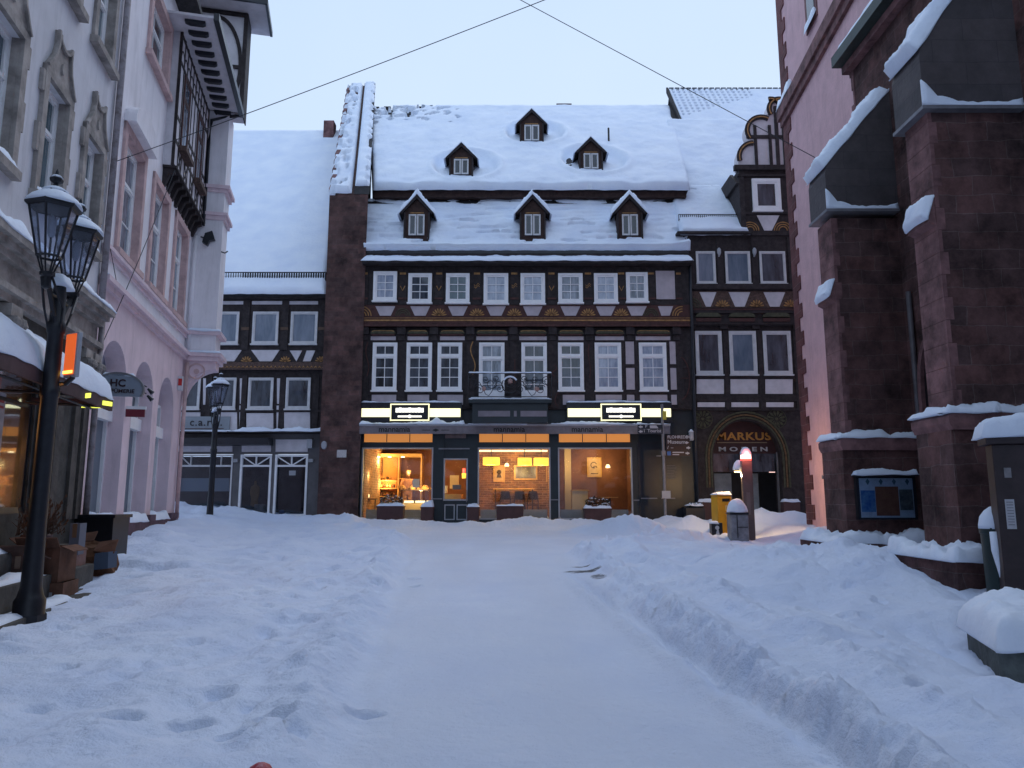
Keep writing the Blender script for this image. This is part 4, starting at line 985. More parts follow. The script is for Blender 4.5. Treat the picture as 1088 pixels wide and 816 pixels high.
# pole shaped items in the window
tq = thing('dress_form','dim tailor dummy in an ochre top behind the narrow shop window','mannequin',FL.pt(FL.S(271,540,-.8),-.8,.85))
c=FL.S(271,520,-.8); MB(FL).lathe(c,-.8,[(.05,1.35),(.14,1.42),(.12,1.62),(.17,1.85),(.15,2.05),(.05,2.12),(.05,2.2),(.03,2.25)],16,sy=.65).build('torso', mat('ochre_cloth',(.16,.09,.03),.9,var=.2), tq, smooth=True)
MB(FL).tube([(c,-.8,1.35),(c,-.8,.86)],.02).lathe(c,-.8,[(.17,.86),(.15,.89)],12).build('stand', BLACK, tq)
tag(MB(FL).box(c+.05,c+.38,-.9,-.6,.86,1.45).build('folded_clothes', mat('beige_cloth',(.14,.12,.11),.9,var=.3,vs=9),bev=.03),'grey-beige box of clothes beside the tailor dummy','box')
tag(MB(FL).box(FL.S(297,545,-.5),FL.S(302,545,-.5),-.6,-.4,.86,1.25).build('blue_bag', mat('blue_plastic',(.015,.035,.13),.5,var=.4,vs=9),bev=.03),'small blue bag low in the right-hand shop door window','bag')
tag(MB(FL).box(FL.S(307,500,.0),FL.S(314,500,.0),-.04,-.03,ZL(505),ZL(500)).build('door_notice', LGREY),'small pale notice high in the right-hand shop door window','notice')
T=thing('shop_sign','light grey sign board lettered c.a.r.a. on the left timber house','sign',FL.pt(FL.S(215,450,.2),.2,ZL(458,.2)))
MB(FL).box(FL.S(188,450,.2),FL.S(244,450,.2),.165,.2,ZL(457.5,.2),ZL(442.5,.2)).build('sign_board', mat('sign_grey_blue',(.24,.27,.30),.6,var=.08), T)
text('lettering','c.a.r.a.',FL,FL.S(219,450,.2),ZL(452.3,.2),.202,.36,BLACK,T,.012,.004,space=1.15)
MB(FL).box(FL.S(197,450,.2),FL.S(238,450,.2),.2,.206,ZL(455.6,.2),ZL(454.9,.2)).build('underline', REDT, T)
MB(FL).box(lx0,lx1+.02,.0,.42,zb1+.0,zb1+.06).build('pent_ledge', TIMBER, HL)
m=MB()
m.snow(FL.pt(lx0,.45,zb1+.06),FL.pt(FL.S(241,461,.4),.45,zb1+.06),FL.pt(FL.S(241,461,.4),.13,zb1+.06),FL.pt(lx0,.13,zb1+.06),.03)
m.snow(FL.pt(FL.S(238,461,.4),.46,zb1+.06),FL.pt(lx1+.02,.46,zb1+.06),FL.pt(lx1+.02,.13,zb1+.06),FL.pt(FL.S(238,461,.4),.13,zb1+.06),.09,amp=.8,cell=.06)
m.build('snow_cover', SNOW, HL, smooth=True)
MB(FL).box(lx0,FL.S(285,470,.5),.0,.5,ZL(472.5,.5),ZL(465,.5)).build('awning_cassette', BLACK, HL)
for x in (249.5,330): 
    tag(MB(FL).box(FL.S(x-2.5,490,.1),FL.S(x+2.5,490,.1),.003,.1,ZL(491,.1),ZL(487.5,.1)).build('wall_lamp', LGREY),'small flat wall lamp on the grey pilaster %s'%('between the wide and the narrow shop window' if x<300 else 'right of the right-hand shop door'),'lamp','flat wall lamps of the closed shop')
tag(MB(FL).box(FL.S(326,470,.2),FL.S(331.5,470,.2),.003,.2,ZL(476,.2),ZL(466.5,.2)).build('meter_box', LGREY),'grey snow-topped box under the ledge at the right end of the closed shop','box')
# roof
yE=24.75; zE=at(280,311.5,yE).z; yR=33.9; zR=at(280,141,yR).z
nL=V((0,-(zR-zE),(yR-yE))).normalized()
rx=fwp(x0,0,0).x
MB().hexa([V((-16,yE,zE-.12)),V((rx,yE,zE-.12)),V((rx-1.9,yR,zR-.12)),V((-16,yR,zR-.12)),V((-16,yE,zE)),V((rx,yE,zE)),V((rx-1.9,yR,zR)),V((-16,yR,zR))]).build('roof', TILE, HL)
MB().hexa([V((-16,yR+8,zE)),V((rx-2.9,yR+8,zE)),V((rx-1.9,yR,zR-.1)),V((-16,yR,zR-.1)),V((-16,yR+8,zE+.1)),V((rx-2.9,yR+8,zE+.1)),V((rx-1.9,yR,zR)),V((-16,yR,zR))]).build('rear_roof', TILE, HL)
def hL(p,u,v):
    q=-.010*(math.cos(p.z*2*math.pi/.30)*math.cos(p.x*2*math.pi/.24)>.75) if v>.45 and nz(p.x*.5,p.z*.5)>-.1 else 0
    return q
roof_snow(HL, V((-16,yE-.1,zE-.05)),V((rx,yE-.1,zE-.05)),V((rx-1.9,yR,zR)),V((-16,yR,zR)),.12,up=nL,hf=hL,amp=.1,fs=.6,cell=.09,flat=('l','b'))
m=MB(); yy=yE+.35; zz=zE+(zR-zE)/(yR-yE)*.35+.14
m.tubew([(-14,yy,zz+.30),(rx-.1,yy,zz+.30)],.02); m.tubew([(-14,yy,zz+.05),(rx-.1,yy,zz+.05)],.015)
for k in range(90):
    x=rx-.15-k*.085
    m.tubew([(x,yy,zz-.02),(x,yy,zz+.30)],.014 if k>34 else .026,4)
m.build('snow_guard', IRON, HL)
p=at(350.5,140,33.4); MB().box(p.x-.26,p.x+.22,33.2,33.7,zR-1.2,at(350,129,33.3).z).build('chimney', RED2, HL)

# ================================================================== RIGHT TIMBER HOUSE
HC = thing('timber_house', 'dark timber house on the right with an arched shop doorway and a curly gable', 'house', (8.4,25.1,.85))
ZC = lambda y,b=0.0: FC.Z(790,y,b)
cx0, cx1 = FC.S(731,400,.2), 11.3
zEc = at(760,247,24.85).z
MB(FC).box(cx0,cx1,-8,.25,ZC(346,.25),zEc-.1).build('upper_wall', TIMBER, HC)
MB(FC).box(cx0,cx1,-8,.12,ZC(436,.12),ZC(346,.25)).build('middle_wall', TIMBER, HC)
for (a,b_),p in zip(((739.5,760),(770.5,797),(807,834.5)),(P_FROST,P_FROST,P_DARK)):
    win(HC,FC,FC.S(a,285,.25),FC.S(b_,285,.25),ZC(301.5,.25),ZC(267.5,.25),.26,.055,1,1,None,p,GREYW)
for (a,b_),p in zip(((738.8,767),(774.8,803.6),(810.8,840.5)),(P_DARK,P_TEAL,P_DARK)):
    win(HC,FC,FC.S(a,375,.12),FC.S(b_,375,.12),ZC(398,.12),ZC(352,.12),.13,.08,1,1,None,P_FROST if p is P_TEAL else p,GREYW)
m=MB(FC)
for a,b_ in ((743,761),(774,797),(811,834)): poly(FC,.25,[(a,310.5),(b_,310.5),(b_-6,326),(a+7,326)],m)
for a,b_ in ((740,769),(776,805),(813,842)): poly(FC,.12,[(a,403),(b_,403),(b_,418.5),(a,418.5)],m); poly(FC,.12,[(a+1,427.5),(b_+1,427.5),(b_+1,432.5),(a+1,432.5)],m)
m.each('plaster_panel', WHITEP, HC)
MB(FC).box(cx0,cx1,.25,.262,ZC(327,.25),ZC(309.5,.25)).build('parapet_boards', BRN, HC)
for k,x in enumerate((737,767.5,804,840)):
    c=FC.S(x,326,.25); 
    (arcs(FC,c-.1,ZC(327,.25),.36,.262,0,100) if k==0 else fan(FC,c,ZC(326,.25),.28,.262,7)).build('carved_rosette', OCHRE if k else OLIVE, HC)
m=MB(FC).cut().box(cx0,cx1,.25,.38,ZC(308,.25),ZC(302.5,.25)).cut().box(cx0,cx1,.25,.33,ZC(333,.25),ZC(330,.25)).cut().box(cx0,cx1,.12,.3,ZC(345,.25),ZC(339,.25))
for x in (734,768,802,845): m.cut().box(FC.S(x,340,.12)-.13,FC.S(x,340,.12)+.13,.12,.24,ZC(350,.12),ZC(346,.12))
for x in (734,765,802,840.5): m.cut().box(FC.S(x,280,.25)-.1,FC.S(x,280,.25)+.1,.25,.29,ZC(302,.25),ZC(252,.25))
for x in (733,771.5,807.5,846): m.cut().box(FC.S(x,380,.12)-.08,FC.S(x,380,.12)+.08,.12,.165,ZC(436,.12),ZC(351,.12))
m.cut().box(cx0,cx1,.12,.16,ZC(402.5,.12),ZC(399,.12)).cut().box(cx0,cx1,.12,.16,ZC(426.5,.12),ZC(419.5,.12))
m.each('post', TIMBER, HC)
MB(FC).box(cx0,cx1,.25,.345,ZC(330,.25),ZC(328.5,.25)).build('beam_moulding', REDT, HC)
for a,b_ in ((738,765),(773,801),(809,838)):
    s0,s1=FC.S(a,336,.2),FC.S(b_,336,.2); z=ZC(336.5,.2)
    MB(FC).prism([(s0,z-.04),(s0+.05,z+.06),(s0+.15,z+.1),(s1-.15,z+.1),(s1-.05,z+.06),(s1,z-.04)],.25,.36).build('cushion_beam', OLIVE, HC)
    MB(FC).prism([(s0+.03,z-.2),(s0,z-.08),(s1,z-.08),(s1-.03,z-.2)],.13,.34).build('cushion_underside', REDT, HC)
for x in (763.5,801):
    c=FC.S(x,268,.3); tag(MB(FC).lathe(c,.36,[(.03,ZC(272,.3)),(.07,ZC(269,.3)),(.07,ZC(266,.3)),(.03,ZC(264,.3))],10).box(c-.02,c+.02,.29,.36,ZC(273,.3),ZC(271,.3)).build('wall_lamp', LGREY,smooth='auto'),'small pale wall lamp %s of the middle upper window'%('left' if x<780 else 'right'),'lamp','wall lamps of the right timber house')
MB(FC).box(cx0-.25,FC.S(797,246,.3)+.02,.1,.5,zEc-.12,zEc-.04).build('eave_board', TIMBER, HC)
# ground floor with arch
ac = FC.S(793,480); rO=(FC.S(838,480)-FC.S(748,480))/2; rI=rO*.80
zsp = ZC(487); zt_=ZC(436); fl=.6
rzO = zt_-zsp-.02; rzI = rzO*.80
outer=[(cx0,fl),(cx0,zt_+.1),(cx1,zt_+.1),(cx1,fl),(ac+rI,fl)]+[(ac+rI*math.cos(R(a)),zsp+rzI*math.sin(R(a))) for a in range(0,181,10)]+[(ac-rI,fl)]
MB(FC).prism(outer,-.6,.05).build('ground_wall', TIMBER, HC)
for q,mt in ((.97,OLIVE),(.91,OCHRE),(.85,OLIVE)):
    MB(FC).band([(ac+rO*q,ZC(518))]+[(ac+rO*q*math.cos(R(a)),zsp+rzO*q*math.sin(R(a))) for a in range(0,181,8)]+[(ac-rO*q,ZC(518))],.055,.05,.05+.05*q).build('arch_moulding', mat('dark_ochre_paint',(.11,.065,.03),.7,var=.5,vs=10) if mt is OCHRE else mt, HC)
for x in (747,825.5):
    c=FC.S(x,445,.1); fan(FC,c,ZC(445,.1),.33,.06,6,True).build('carved_rosette', OLIVE, HC)
for a,b_ in ((740,758),(829,846)):
    MB(FC).box(FC.S(a,540),FC.S(b_,540),.05,.35,.6,ZC(533,.2)).build('stone_pier', PLANTER, HC)
    MB().snow(FC.pt(FC.S(a,540)-.02,.36,ZC(533,.2)),FC.pt(FC.S(b_,540)+.02,.36,ZC(533,.2)),FC.pt(FC.S(b_,540)+.02,.06,ZC(533,.2)),FC.pt(FC.S(a,540)-.02,.06,ZC(533,.2)),.08,cell=.05).build('snow_cap', SNOW, HC, smooth=True)
# recess behind the arch
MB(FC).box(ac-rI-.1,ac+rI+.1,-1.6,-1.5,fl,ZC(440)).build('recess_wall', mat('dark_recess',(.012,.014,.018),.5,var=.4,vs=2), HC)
MB(FC).box(ac-rI,ac+rI,-.35,-.30,ZC(482,-.3),ZC(440)).build('name_board', mat('dark_wine_board',(.035,.012,.014),.6,var=.2), HC)
m=MB(FC)
for a,b_,c,d in ((759.5,777.5,503,552),(797,806,503,545)): m.cut().box(FC.S(a,510,-1.4),FC.S(b_,510,-1.4),-1.5,-1.45,FC.Z(a,d,-1.4),FC.Z(a,c,-1.4))
m.each('pale_door_panel', mat('pale_panel_glass',(.34,.41,.48),.25,var=.2), HC)
m=MB(FC).box(FC.S(807,510,-1.4),FC.S(828,510,-1.4),-1.5,-1.42,.7,FC.Z(800,502,-1.4)); m.build('inner_door', BLACK, HC)
m=MB(FC)
for x in (758,830): m.cut().box(FC.S(x,500)-.04,FC.S(x,500)+.04,-.35,-.25,fl,ZC(480))
m.each('door_jamb', GREYB, HC)
MB(FC).box(ac-rI,ac+rI,-.30,-.29,ZC(501),ZC(481.5)).build('upper_glazing', P_DARK, HC)
T=thing('shop_sign','shop name in gold and pale letters, MARKUS over MODEN, inside the dark arch','sign',FC.pt(ac,-.29,ZC(480)))
GOLD=mat('gold_letters',(.42,.20,.045),.5,var=.1)
text('gold_lettering','MARKUS',FC,FC.S(790,463,-.28),ZC(467.3,-.28),-.30,.36,GOLD,T,.03,.008,space=1.08,sx=1.28)
text('pale_lettering','MODEN',FC,FC.S(789.5,476,-.28),ZC(479.3,-.28),-.29,.20,LGREY,T,.02,.005,space=1.6,sx=1.75)
MB(FC).box(FC.S(762,471,-.28),FC.S(815,471,-.28),-.299,-.28,ZC(470.6,-.28),ZC(469.8,-.28)).build('rule', mat('dull_gold',(.2,.15,.1),.5), T)
T=thing('wall_lantern','small pale frosted wall lantern beside the arched doorway','lamp',FC.pt(FC.S(734.5,462,.3),.25,ZC(469,.3)))
c=FC.S(734.8,460,.3); MB(FC).lathe(c,.25,[(.07,ZC(468,.3)),(.09,ZC(466,.3)),(.09,ZC(459,.3)),(.05,ZC(457.5,.3))],12).build('lantern_glass', LGREY, T, smooth='auto')
MB(FC).lathe(c,.25,[(.11,ZC(459,.3)),(.02,ZC(456,.3))],12).build('snow_cap', SNOW, T, smooth=True)
MB(FC).box(c-.02,c+.02,.05,.25,ZC(463,.3),ZC(462,.3)).build('bracket', IRON, T)
# roof
yRc=33.4; zRc=at(770,99,yRc).z; nC=V((0,-(zRc-zEc),(yRc-24.85))).normalized(); slc=(zRc-zEc)/(yRc-24.85)
xe0=at(722,245,24.85).x; xr_=at(711,102,yRc).x
def cpt(x,y): return V((x,y,zEc+slc*(y-24.85)))
MB().hexa([cpt(xe0,24.85)-V((0,0,.1)),cpt(15,24.85)-V((0,0,.1)),cpt(15,yRc)-V((0,0,.1)),cpt(xr_,yRc)-V((0,0,.1)),cpt(xe0,24.85),cpt(15,24.85),cpt(15,yRc),cpt(xr_,yRc)]).build('roof', TILE, HC)
MB().hexa([V((xr_,yRc+8,zEc)),V((15,yRc+8,zEc)),cpt(15,yRc)-V((0,0,.1)),cpt(xr_,yRc)-V((0,0,.1)),V((xr_,yRc+8,zEc+.1)),V((15,yRc+8,zEc+.1)),cpt(15,yRc),cpt(xr_,yRc)]).build('rear_roof', TILE, HC)
xg0=FC.S(783,230,.3)
roof_snow(HC, cpt(xe0,24.75),cpt(xg0+.42,24.75),cpt(xg0+.1,26.9),cpt(xe0+.1,26.9),.20,up=nC,amp=.15,fs=.8,cell=.08,flat=('b',))
def hC(p,u,v):
    if v>.25 and p.x<xr_+3.8:
        px_=(p.x-xr_)/.26; pz=(p.y)/.22
        fx=px_-math.floor(px_); fz=pz-math.floor(pz)
        lim = .25+.55*max(0,(p.x-xr_)/3.8)
        if v>lim and abs(fx-.5)<.2 and abs(fz-.5)<.26: return -.2
    return 0
roof_snow(HC, cpt(xe0+.1,26.7),cpt(15,26.7),cpt(15,31.0),cpt((xe0+xr_)/2+.1,31.0),.22,up=nC,amp=.2,fs=.6,cell=.1,flat=('b','f','r'))
roof_snow(HC, cpt(xr_-.05,30.4)+V((0,0,.12)),cpt(15,30.4)+V((0,0,.12)),cpt(15,yRc)+V((0,0,.12)),cpt(xr_-.05,yRc)+V((0,0,.12)),.10,up=nC,amp=.1,fs=.6,cell=.04,flat=('b','f','r'),hf=hC,er=.03)
MB().hexa([cpt(xr_-.14,30.3),cpt(xr_-.04,30.3),cpt(xr_-.04,yRc),cpt(xr_-.14,yRc),cpt(xr_-.14,30.3)+V((0,0,.25)),cpt(xr_-.04,30.3)+V((0,0,.25)),cpt(xr_-.04,yRc)+V((0,0,.30)),cpt(xr_-.14,yRc)+V((0,0,.30))]).build('verge_board', TILE, HC)
m=MB()
for k in range(34): 
    x=xr_+k*.28; m.cut().box(x,x+.22,yRc-.05,yRc+.1,zRc+.05,zRc+.27)
m.each('ridge_tile', TILE, HC)
m=MB(); y=25.15; z=cpt(0,y).z+.20
x9=xg0+.25
m.tubew([(xe0+.05,y,z+.22),(x9,y,z+.22)],.015); m.tubew([(xe0+.05,y,z+.04),(x9,y,z+.04)],.015)
for k in range(int((x9-xe0)/.07)): m.tubew([(xe0+.06+k*.07,y,z-.03),(xe0+.06+k*.07,y,z+.22)],.013,4)
m.build('snow_guard', IRON, HC)
# curly gable
bG=.30; g0=FC.S(786,220,bG); gc=FC.S(829.5,220,bG); g1=2*gc-g0; zg0=FC.Z(800,247,bG); zg1=FC.Z(800,181,bG)
G=MB(FC).box(g0,g1,-4.5,bG,zg0-.1,zg1).build('gable_body', TIMBER, HC)
gw=lambda x,y: FC.px(x,y,bG)
win(HC,FC,FC.S(799,208,bG),FC.S(829,208,bG),gw(810,224.5)[1],gw(810,190.5)[1],bG+.01,.12,1,1,None,P_DARK,WHITE,True,.07)
m=MB(FC); poly(FC,bG,[(804,229),(828,229),(820,245),(812,245)],m); m.each('plaster_panel', WHITEP, HC)
for x in (797,832): arcs(FC,FC.S(x,245,bG),FC.Z(800,245,bG),.32,bG,0,180).build('carved_rosette', OCHRE, HC)
MB(FC).box(g0-.15,g1+.15,bG-.05,bG+.12,zg1-.02,zg1+.16).box(g0-.05,g1+.05,bG-.05,bG+.08,FC.Z(800,188,bG),FC.Z(800,186,bG)).box(g0+.0,g1,bG,bG+.05,FC.Z(800,228,bG),FC.Z(800,226,bG)).box(g0,g0+.18,bG,bG+.06,zg0,zg1).build('gable_beams', TIMBER, HC)
# lobes: bottom r, middle r, top r  (left half mirrored)
lob=[(801,167,17),(809,139,16.5),(828,116,12)]
Ls=[(FC.px(x,y,bG),abs(FC.S(x+r,y,bG)-FC.S(x,y,bG))) for x,y,r in lob]
back=MB(FC); 
hz=[zg1+.1, Ls[0][0][1]+Ls[0][1]*.8, Ls[1][0][1]+Ls[1][1]*.8, Ls[2][0][1]]
cA,rA=Ls[0]; cB,rB=Ls[1]; cT,rT=Ls[2]
prof=[(cA[0]-rA,zg1+.1)]+[(cA[0]+rA*math.cos(R(a)),cA[1]+rA*math.sin(R(a))) for a in range(180,95,-12)]
prof+=[(cB[0]+rB*math.cos(R(a)),cB[1]+rB*math.sin(R(a))) for a in range(205,75,-12)]
prof+=[(gc+(cT[0]-gc)+rT*math.cos(R(a)),cT[1]+rT*math.sin(R(a))) for a in range(205,89,-12)]
full=prof+[(2*gc-a,b_) for a,b_ in reversed(prof)]
back.prism(full,-.15,bG); back.build('curly_gable', WHITEP, HC)
m=MB(FC); o=MB(FC)
for sg in (1,-1):
    X=lambda a: a if sg==1 else 2*gc-a
    for (c,r,a0,a1) in ((cA,rA,195,90),(cB,rB,215,60),(cT,rT,215,80)):
        pth=[(X(c[0]+r*.93*math.cos(R(a0+(a1-a0)*i/14))),c[1]+r*.93*math.sin(R(a0+(a1-a0)*i/14))) for i in range(15)]
        m.band(pth,.17,bG,bG+.06); o.band(pth,.04,bG+.06,bG+.075)
    for xx in (FC.S(803,160,bG),FC.S(818,150,bG)): m.box(X(xx)-.05,X(xx)+.05,bG,bG+.05,zg1+.1,cB[1]+.2)
m.box(gc-.06,gc+.06,bG,bG+.052,zg1+.1,cT[1]+.1); m.box(cB[0]-rB,2*gc-cB[0]+rB,bG,bG+.045,cB[1]-.3,cB[1]-.18)
m.build('gable_timbers', TIMBER, HC); o.build('gable_stripes', OCHRE, HC)
MB(FC).prisms([(bG+.05,zg1-.5),(-.3,zg1+.1),(-4,zg1+.1),(-4,zg1-.5)],g0-.10,g0).build('gable_cheek', TIMBER, HC)

# ================================================================== PINK CORNER HOUSE (left row, far part)
HP = thing('plastered_house', 'pale pink and white corner house with arched ground floor bays and a timbered upper corner', 'house', FP.pt(16,0,.6))
P0,P1 = 12.72, 20.0
zpl, zc1, zc2, ztop = 1.27, 5.40, 6.02, 12.45
bays = [(13.15,14.85),(15.35,17.0),(17.5,19.1)]
wallp=[(P0,zpl),(P0,zc1)]+[(P1,zc1),(P1,zpl)]
for a,b_ in reversed(bays):
    c=(a+b_)/2; r=(b_-a)/2; zs=3.55
    wallp += [(b_,zpl)]+[(c+r*math.cos(R(t)),zs+.98*math.sin(R(t))**.8 if 0<t<180 else zs) for t in range(0,181,12)]+[(a,zpl)]
MB(FP).prism(wallp,-.42,0).build('ground_wall', PINKLO, HP)
MB(FP).box(P0,P1,-6,-.42,.3,zc1).build('core_wall', PINKLO, HP)
MB(FP).box(P0,P1+.02,-.42,.09,.2,zpl-.12).build('plinth', PLINTH, HP)
pl=MB(FP)
for a,b_ in ((P0,13.15),(14.85,15.35),(17.0,17.5),(19.1,P1)): pl.cut().box(a,b_,.0,.13,zpl-.13,zpl)
pl.each('plinth_step', PLINTH, HP)
for i,(a,b_) in enumerate(bays):
    MB().snow(FP.pt(a,.11,zpl-.12),FP.pt(b_,.11,zpl-.12),FP.pt(b_,-.36,zpl-.12),FP.pt(a,-.36,zpl-.12),.15,cell=.06,amp=.4).build('snow_strip', SNOW, HP, smooth=True)
    MB(FP).box(a,b_,-.40,-.34,zpl-.12,3.10).build('shutter', mat('grey_blue_shutter',(.17,.20,.24),.6,var=.08), HP)
    m=MB(FP).box(a,b_,-.40,-.20,3.10,3.36)
    c=(a+b_)/2; 
    m.box(c-.035,c+.035,-.39,-.28,3.36,4.5).box(a,a+.07,-.39,-.28,zpl,3.9).box(b_-.07,b_,-.39,-.28,zpl,3.9).box(a,b_,-.385,-.28,3.85,3.92)
    w=m.build('arch_window', WHITE, HP)
    MB(FP).box(a,b_,-.41,-.355,3.36,4.6).build('pane', P_MID, w)
cs=MB(FP)
for z0,z1,pr in ((zc1-.12,zc1-.02,.08),(zc1-.02,zc1+.07,.16),(zc2-.16,zc2-.07,.05),(zc2-.07,zc2,.12)): cs.cut().box(P0,P1-.02,-.02,pr,z0,z1)
cs.each('cornice', PINKLO, HP)
for z,pr in ((zc1+.07,.15),(zc2,.11)):
    MB().snow(FP.pt(P0,pr,z),FP.pt(P1-.3,pr,z),FP.pt(P1-.3,.01,z),FP.pt(P0,.01,z),.035,amp=.6,cell=.06).build('snow_strip', SNOW, HP, smooth=True)
upw_=[(13.5,14.75,6.15,8.45),(15.72,16.98,6.15,8.45),(17.95,19.2,6.15,8.45)]
upw2=[(14.5,16.0,10.72,12.2)]
# upper wall with real window openings
def wall_open(par,F,s0,s1,z0,z1,b0,b1,ops,mt,name='upper_wall'):
    m=MB(F); zs=sorted({z0,z1}|{o[2] for o in ops}|{o[3] for o in ops})
    for za,zb_ in zip(zs,zs[1:]):
        if zb_-za<1e-4: continue
        cut=sorted([(o[0],o[1]) for o in ops if o[2]<=za+1e-5 and o[3]>=zb_-1e-5]); s=s0
        for a,b_ in cut: m.box(s,a,b0,b1,za,zb_); s=b_
        m.box(s,s1,b0,b1,za,zb_)
    return m.build(name, mt, par)
wall_open(HP,FP,P0,P1,zc1,13.2,-.28,0,upw_+upw2,PINKUP)
MB(FP).box(P0,P1,-6,-.28,zc1,13.2).build('core_wall', PINKUP, HP)
def tallwin(par,F,a,b_,z0,z1,trim,pane,b=-.16,tr=.68,fm=WHITE):
    m=MB(F); w=.17
    m.box(a-w,a,0.0,.05,z0-.05,z1+w).box(b_,b_+w,.0,.05,z0-.05,z1+w).box(a-w,b_+w,.0,.052,z1,z1+w)
    # slanted reveals
    m.box(a,a+.012,-.26,.0,z0,z1).box(b_-.012,b_,-.26,.0,z0,z1).box(a,b_,-.26,.0,z1-.012,z1)
    m.box(a-w-.05,b_+w+.05,-.2,.13,z0-.12,z0-.001)
    m.build('stone_surround', trim, par)
    return win(par,F,a+.013,b_-.013,z0,z1-.013,b,.07,2,2,tr,pane,fm,False,.06)
for i,(a,b_,z0,z1) in enumerate(upw_): tallwin(HP,FP,a,b_,z0,z1,PINKTRIM,P_MID)
for a,b_,z0,z1 in upw2: tallwin(HP,FP,a,b_,z0,z1,PINKTRIM,P_DARK)
# white hood over the first window
MB(FP).prism([(13.3,8.62),(14.95,8.62),(14.95,8.78)]+[(14.125+.8*math.cos(R(t)),8.78+.34*math.sin(R(t))) for t in range(0,181,15)]+[(13.3,8.78)],0,.22).build('window_hood', PINKUP, HP)
# timbered storey on corbels
T0,T1,to = 16.3,19.85,.22
zt0,zt1=9.12,12.42
TB=MB(FP).box(T0,T1,0,to,zt0,zt1).build('timbered_storey', WHITEP, HP)
m=MB(FP); 
for k in range(11):
    s=T0+(T1-T0)*k/10; m.box(s-.035,s+.035,to,to+.010,zt0,zt1)
for z in (zt0,zt0+.62,zt0+1.2,zt1-.75,zt1-.1): m.box(T0-.03,T1+.03,to,to+.014,z-.04,z+.05)
m.box(T0-.02,T0,to-.05,to+.016,zt0,zt1); m.box(T1,T1+.05,0,to+.016,zt0,zt1)
for k in range(10):
    s=T0+(T1-T0)*(k+.5)/10; h_=(T1-T0)/20
    if k%2: m.band([(s-h_,zt0+.05),(s,zt0+.32),(s+h_,zt0+.6)],.04,to,to+.012).band([(s+h_,zt0+.05),(s,zt0+.32),(s-h_,zt0+.6)],.04,to,to+.012)
    m.band(arc(s,zt1-.55,h_*.8,0,180,8),.035,to,to+.012)
m.build('timbers', TIMBER, HP)
for a,b_ in ((16.75,17.45),(18.55,19.25)):
    w=win(HP,FP,a,b_,zt0+.66,zt1-.8,to+.005,.08,2,2,.7,P_MID,REDT,False,.03)
    MB(FP).box(a-.1,b_+.1,to,to+.18,zt0+.54,zt0+.66).build('window_ledge', BRN, HP)
m=MB(FP)
for k in range(9):
    s=T0+.1+k*(T1-T0-.2)/8; m.cut().prisms([(0,zt0-.48),(.05,zt0-.48),(.15,zt0-.20),(to+.03,zt0-.16),(to+.03,zt0-.05),(0,zt0-.05)],s-.065,s+.065)
m.cut().box(T0-.02,T1+.02,0,to+.08,zt0-.06,zt0-.04+.03)
m.each('corbel', TIMBER, HP)
# eaves with rafter feet
MB(FP).box(15.6,20.05,0,1.0,zt1,zt1+.06).build('soffit', WHITEP, HP)
m=MB(FP)
for k in range(11):
    s=15.8+k*.41; m.cut().prisms([(.36,zt1-.001),(.36,zt1-.06),(.46,zt1-.10),(.74,zt1-.10),(.80,zt1-.06),(.80,zt1-.001)],s-.055,s+.055)
m.each('rafter_foot', BLACK, HP)
MB(FP).box(15.6,20.08,1.0,1.12,zt1-.04,zt1+.14).build('fascia_gutter', BLACK, HP)
MB(FP).tube([(20.03,1.05,zt1-.0),(19.97,.70,zt1-.12),(19.9,.30,zt1-.3),(19.88,.27,zt1-1),(19.88,.27,zt0-.1)],.045).build('downpipe', BLACK, HP, smooth=True)
MB(FP).tube([(19.90,.10,zt0-.4),(19.90,.09,zc1+.2)],.05).build('white_downpipe', PINKUP, HP, smooth=True)
MB(FP).tube([(19.90,.10,zc1-.2),(19.90,.09,1.0)],.05).build('pink_downpipe', PINKTRIM, HP, smooth=True)
# upper jettied gable facing the camera
PS=19.93
GUP=.75
MB(FP).box(PS,20.6,-4,1.08,zt1+.05,zt1+2.35+GUP).build('gable_storey', WHITEP, HP)
FG=Frame(FP.pt(PS,0,0),FP.n,-FP.s)     # frontal plane of the projecting corner: s = o of FP
m=MB(FG); zb_=zt1+.05; zt__=zb_+2.3+GUP
m.box(1.0,1.10,0,.05,zb_,zt__).box(-.2,1.1,0,.045,zt__-.12,zt__).box(-.2,1.1,0,.044,zb_+1.30,zb_+1.40).box(-.2,1.1,0,.046,zb_-.05,zb_+.08)
m.band(arc(.25,zb_+1.35,.72,-80,85,16,1.5),.10,0,.04)
m.build('gable_timbers', TIMBER, HP)
MB(FP).box(PS-.02,20.62,1.081,1.11,zb_-.05,zt__).build('side_boarding', TIMBER, HP)
MB(FP).box(PS-.55,20.9,-4.2,1.62,zt__+0.02,zt__+.08).build('gable_soffit', WHITEP, HP)
MB(FP).box(PS-.60,20.95,-4.2,1.67,zt__+.081,zt__+.17).box(PS-.62,PS-.551,-4.2,1.67,zt__+.0,zt__+.16).box(PS-.6,20.9,1.621,1.69,zt__+.0,zt__+.16).build('gable_eave', BLACK, HP)
MB().snow(FP.pt(PS-.6,1.67,zt__+.18),FP.pt(20.95,1.67,zt__+.18),FP.pt(20.95,-4,zt__+2.2),FP.pt(PS-.6,-4,zt__+2.2),.15).build('snow_cover', SNOW, HP, smooth=True)
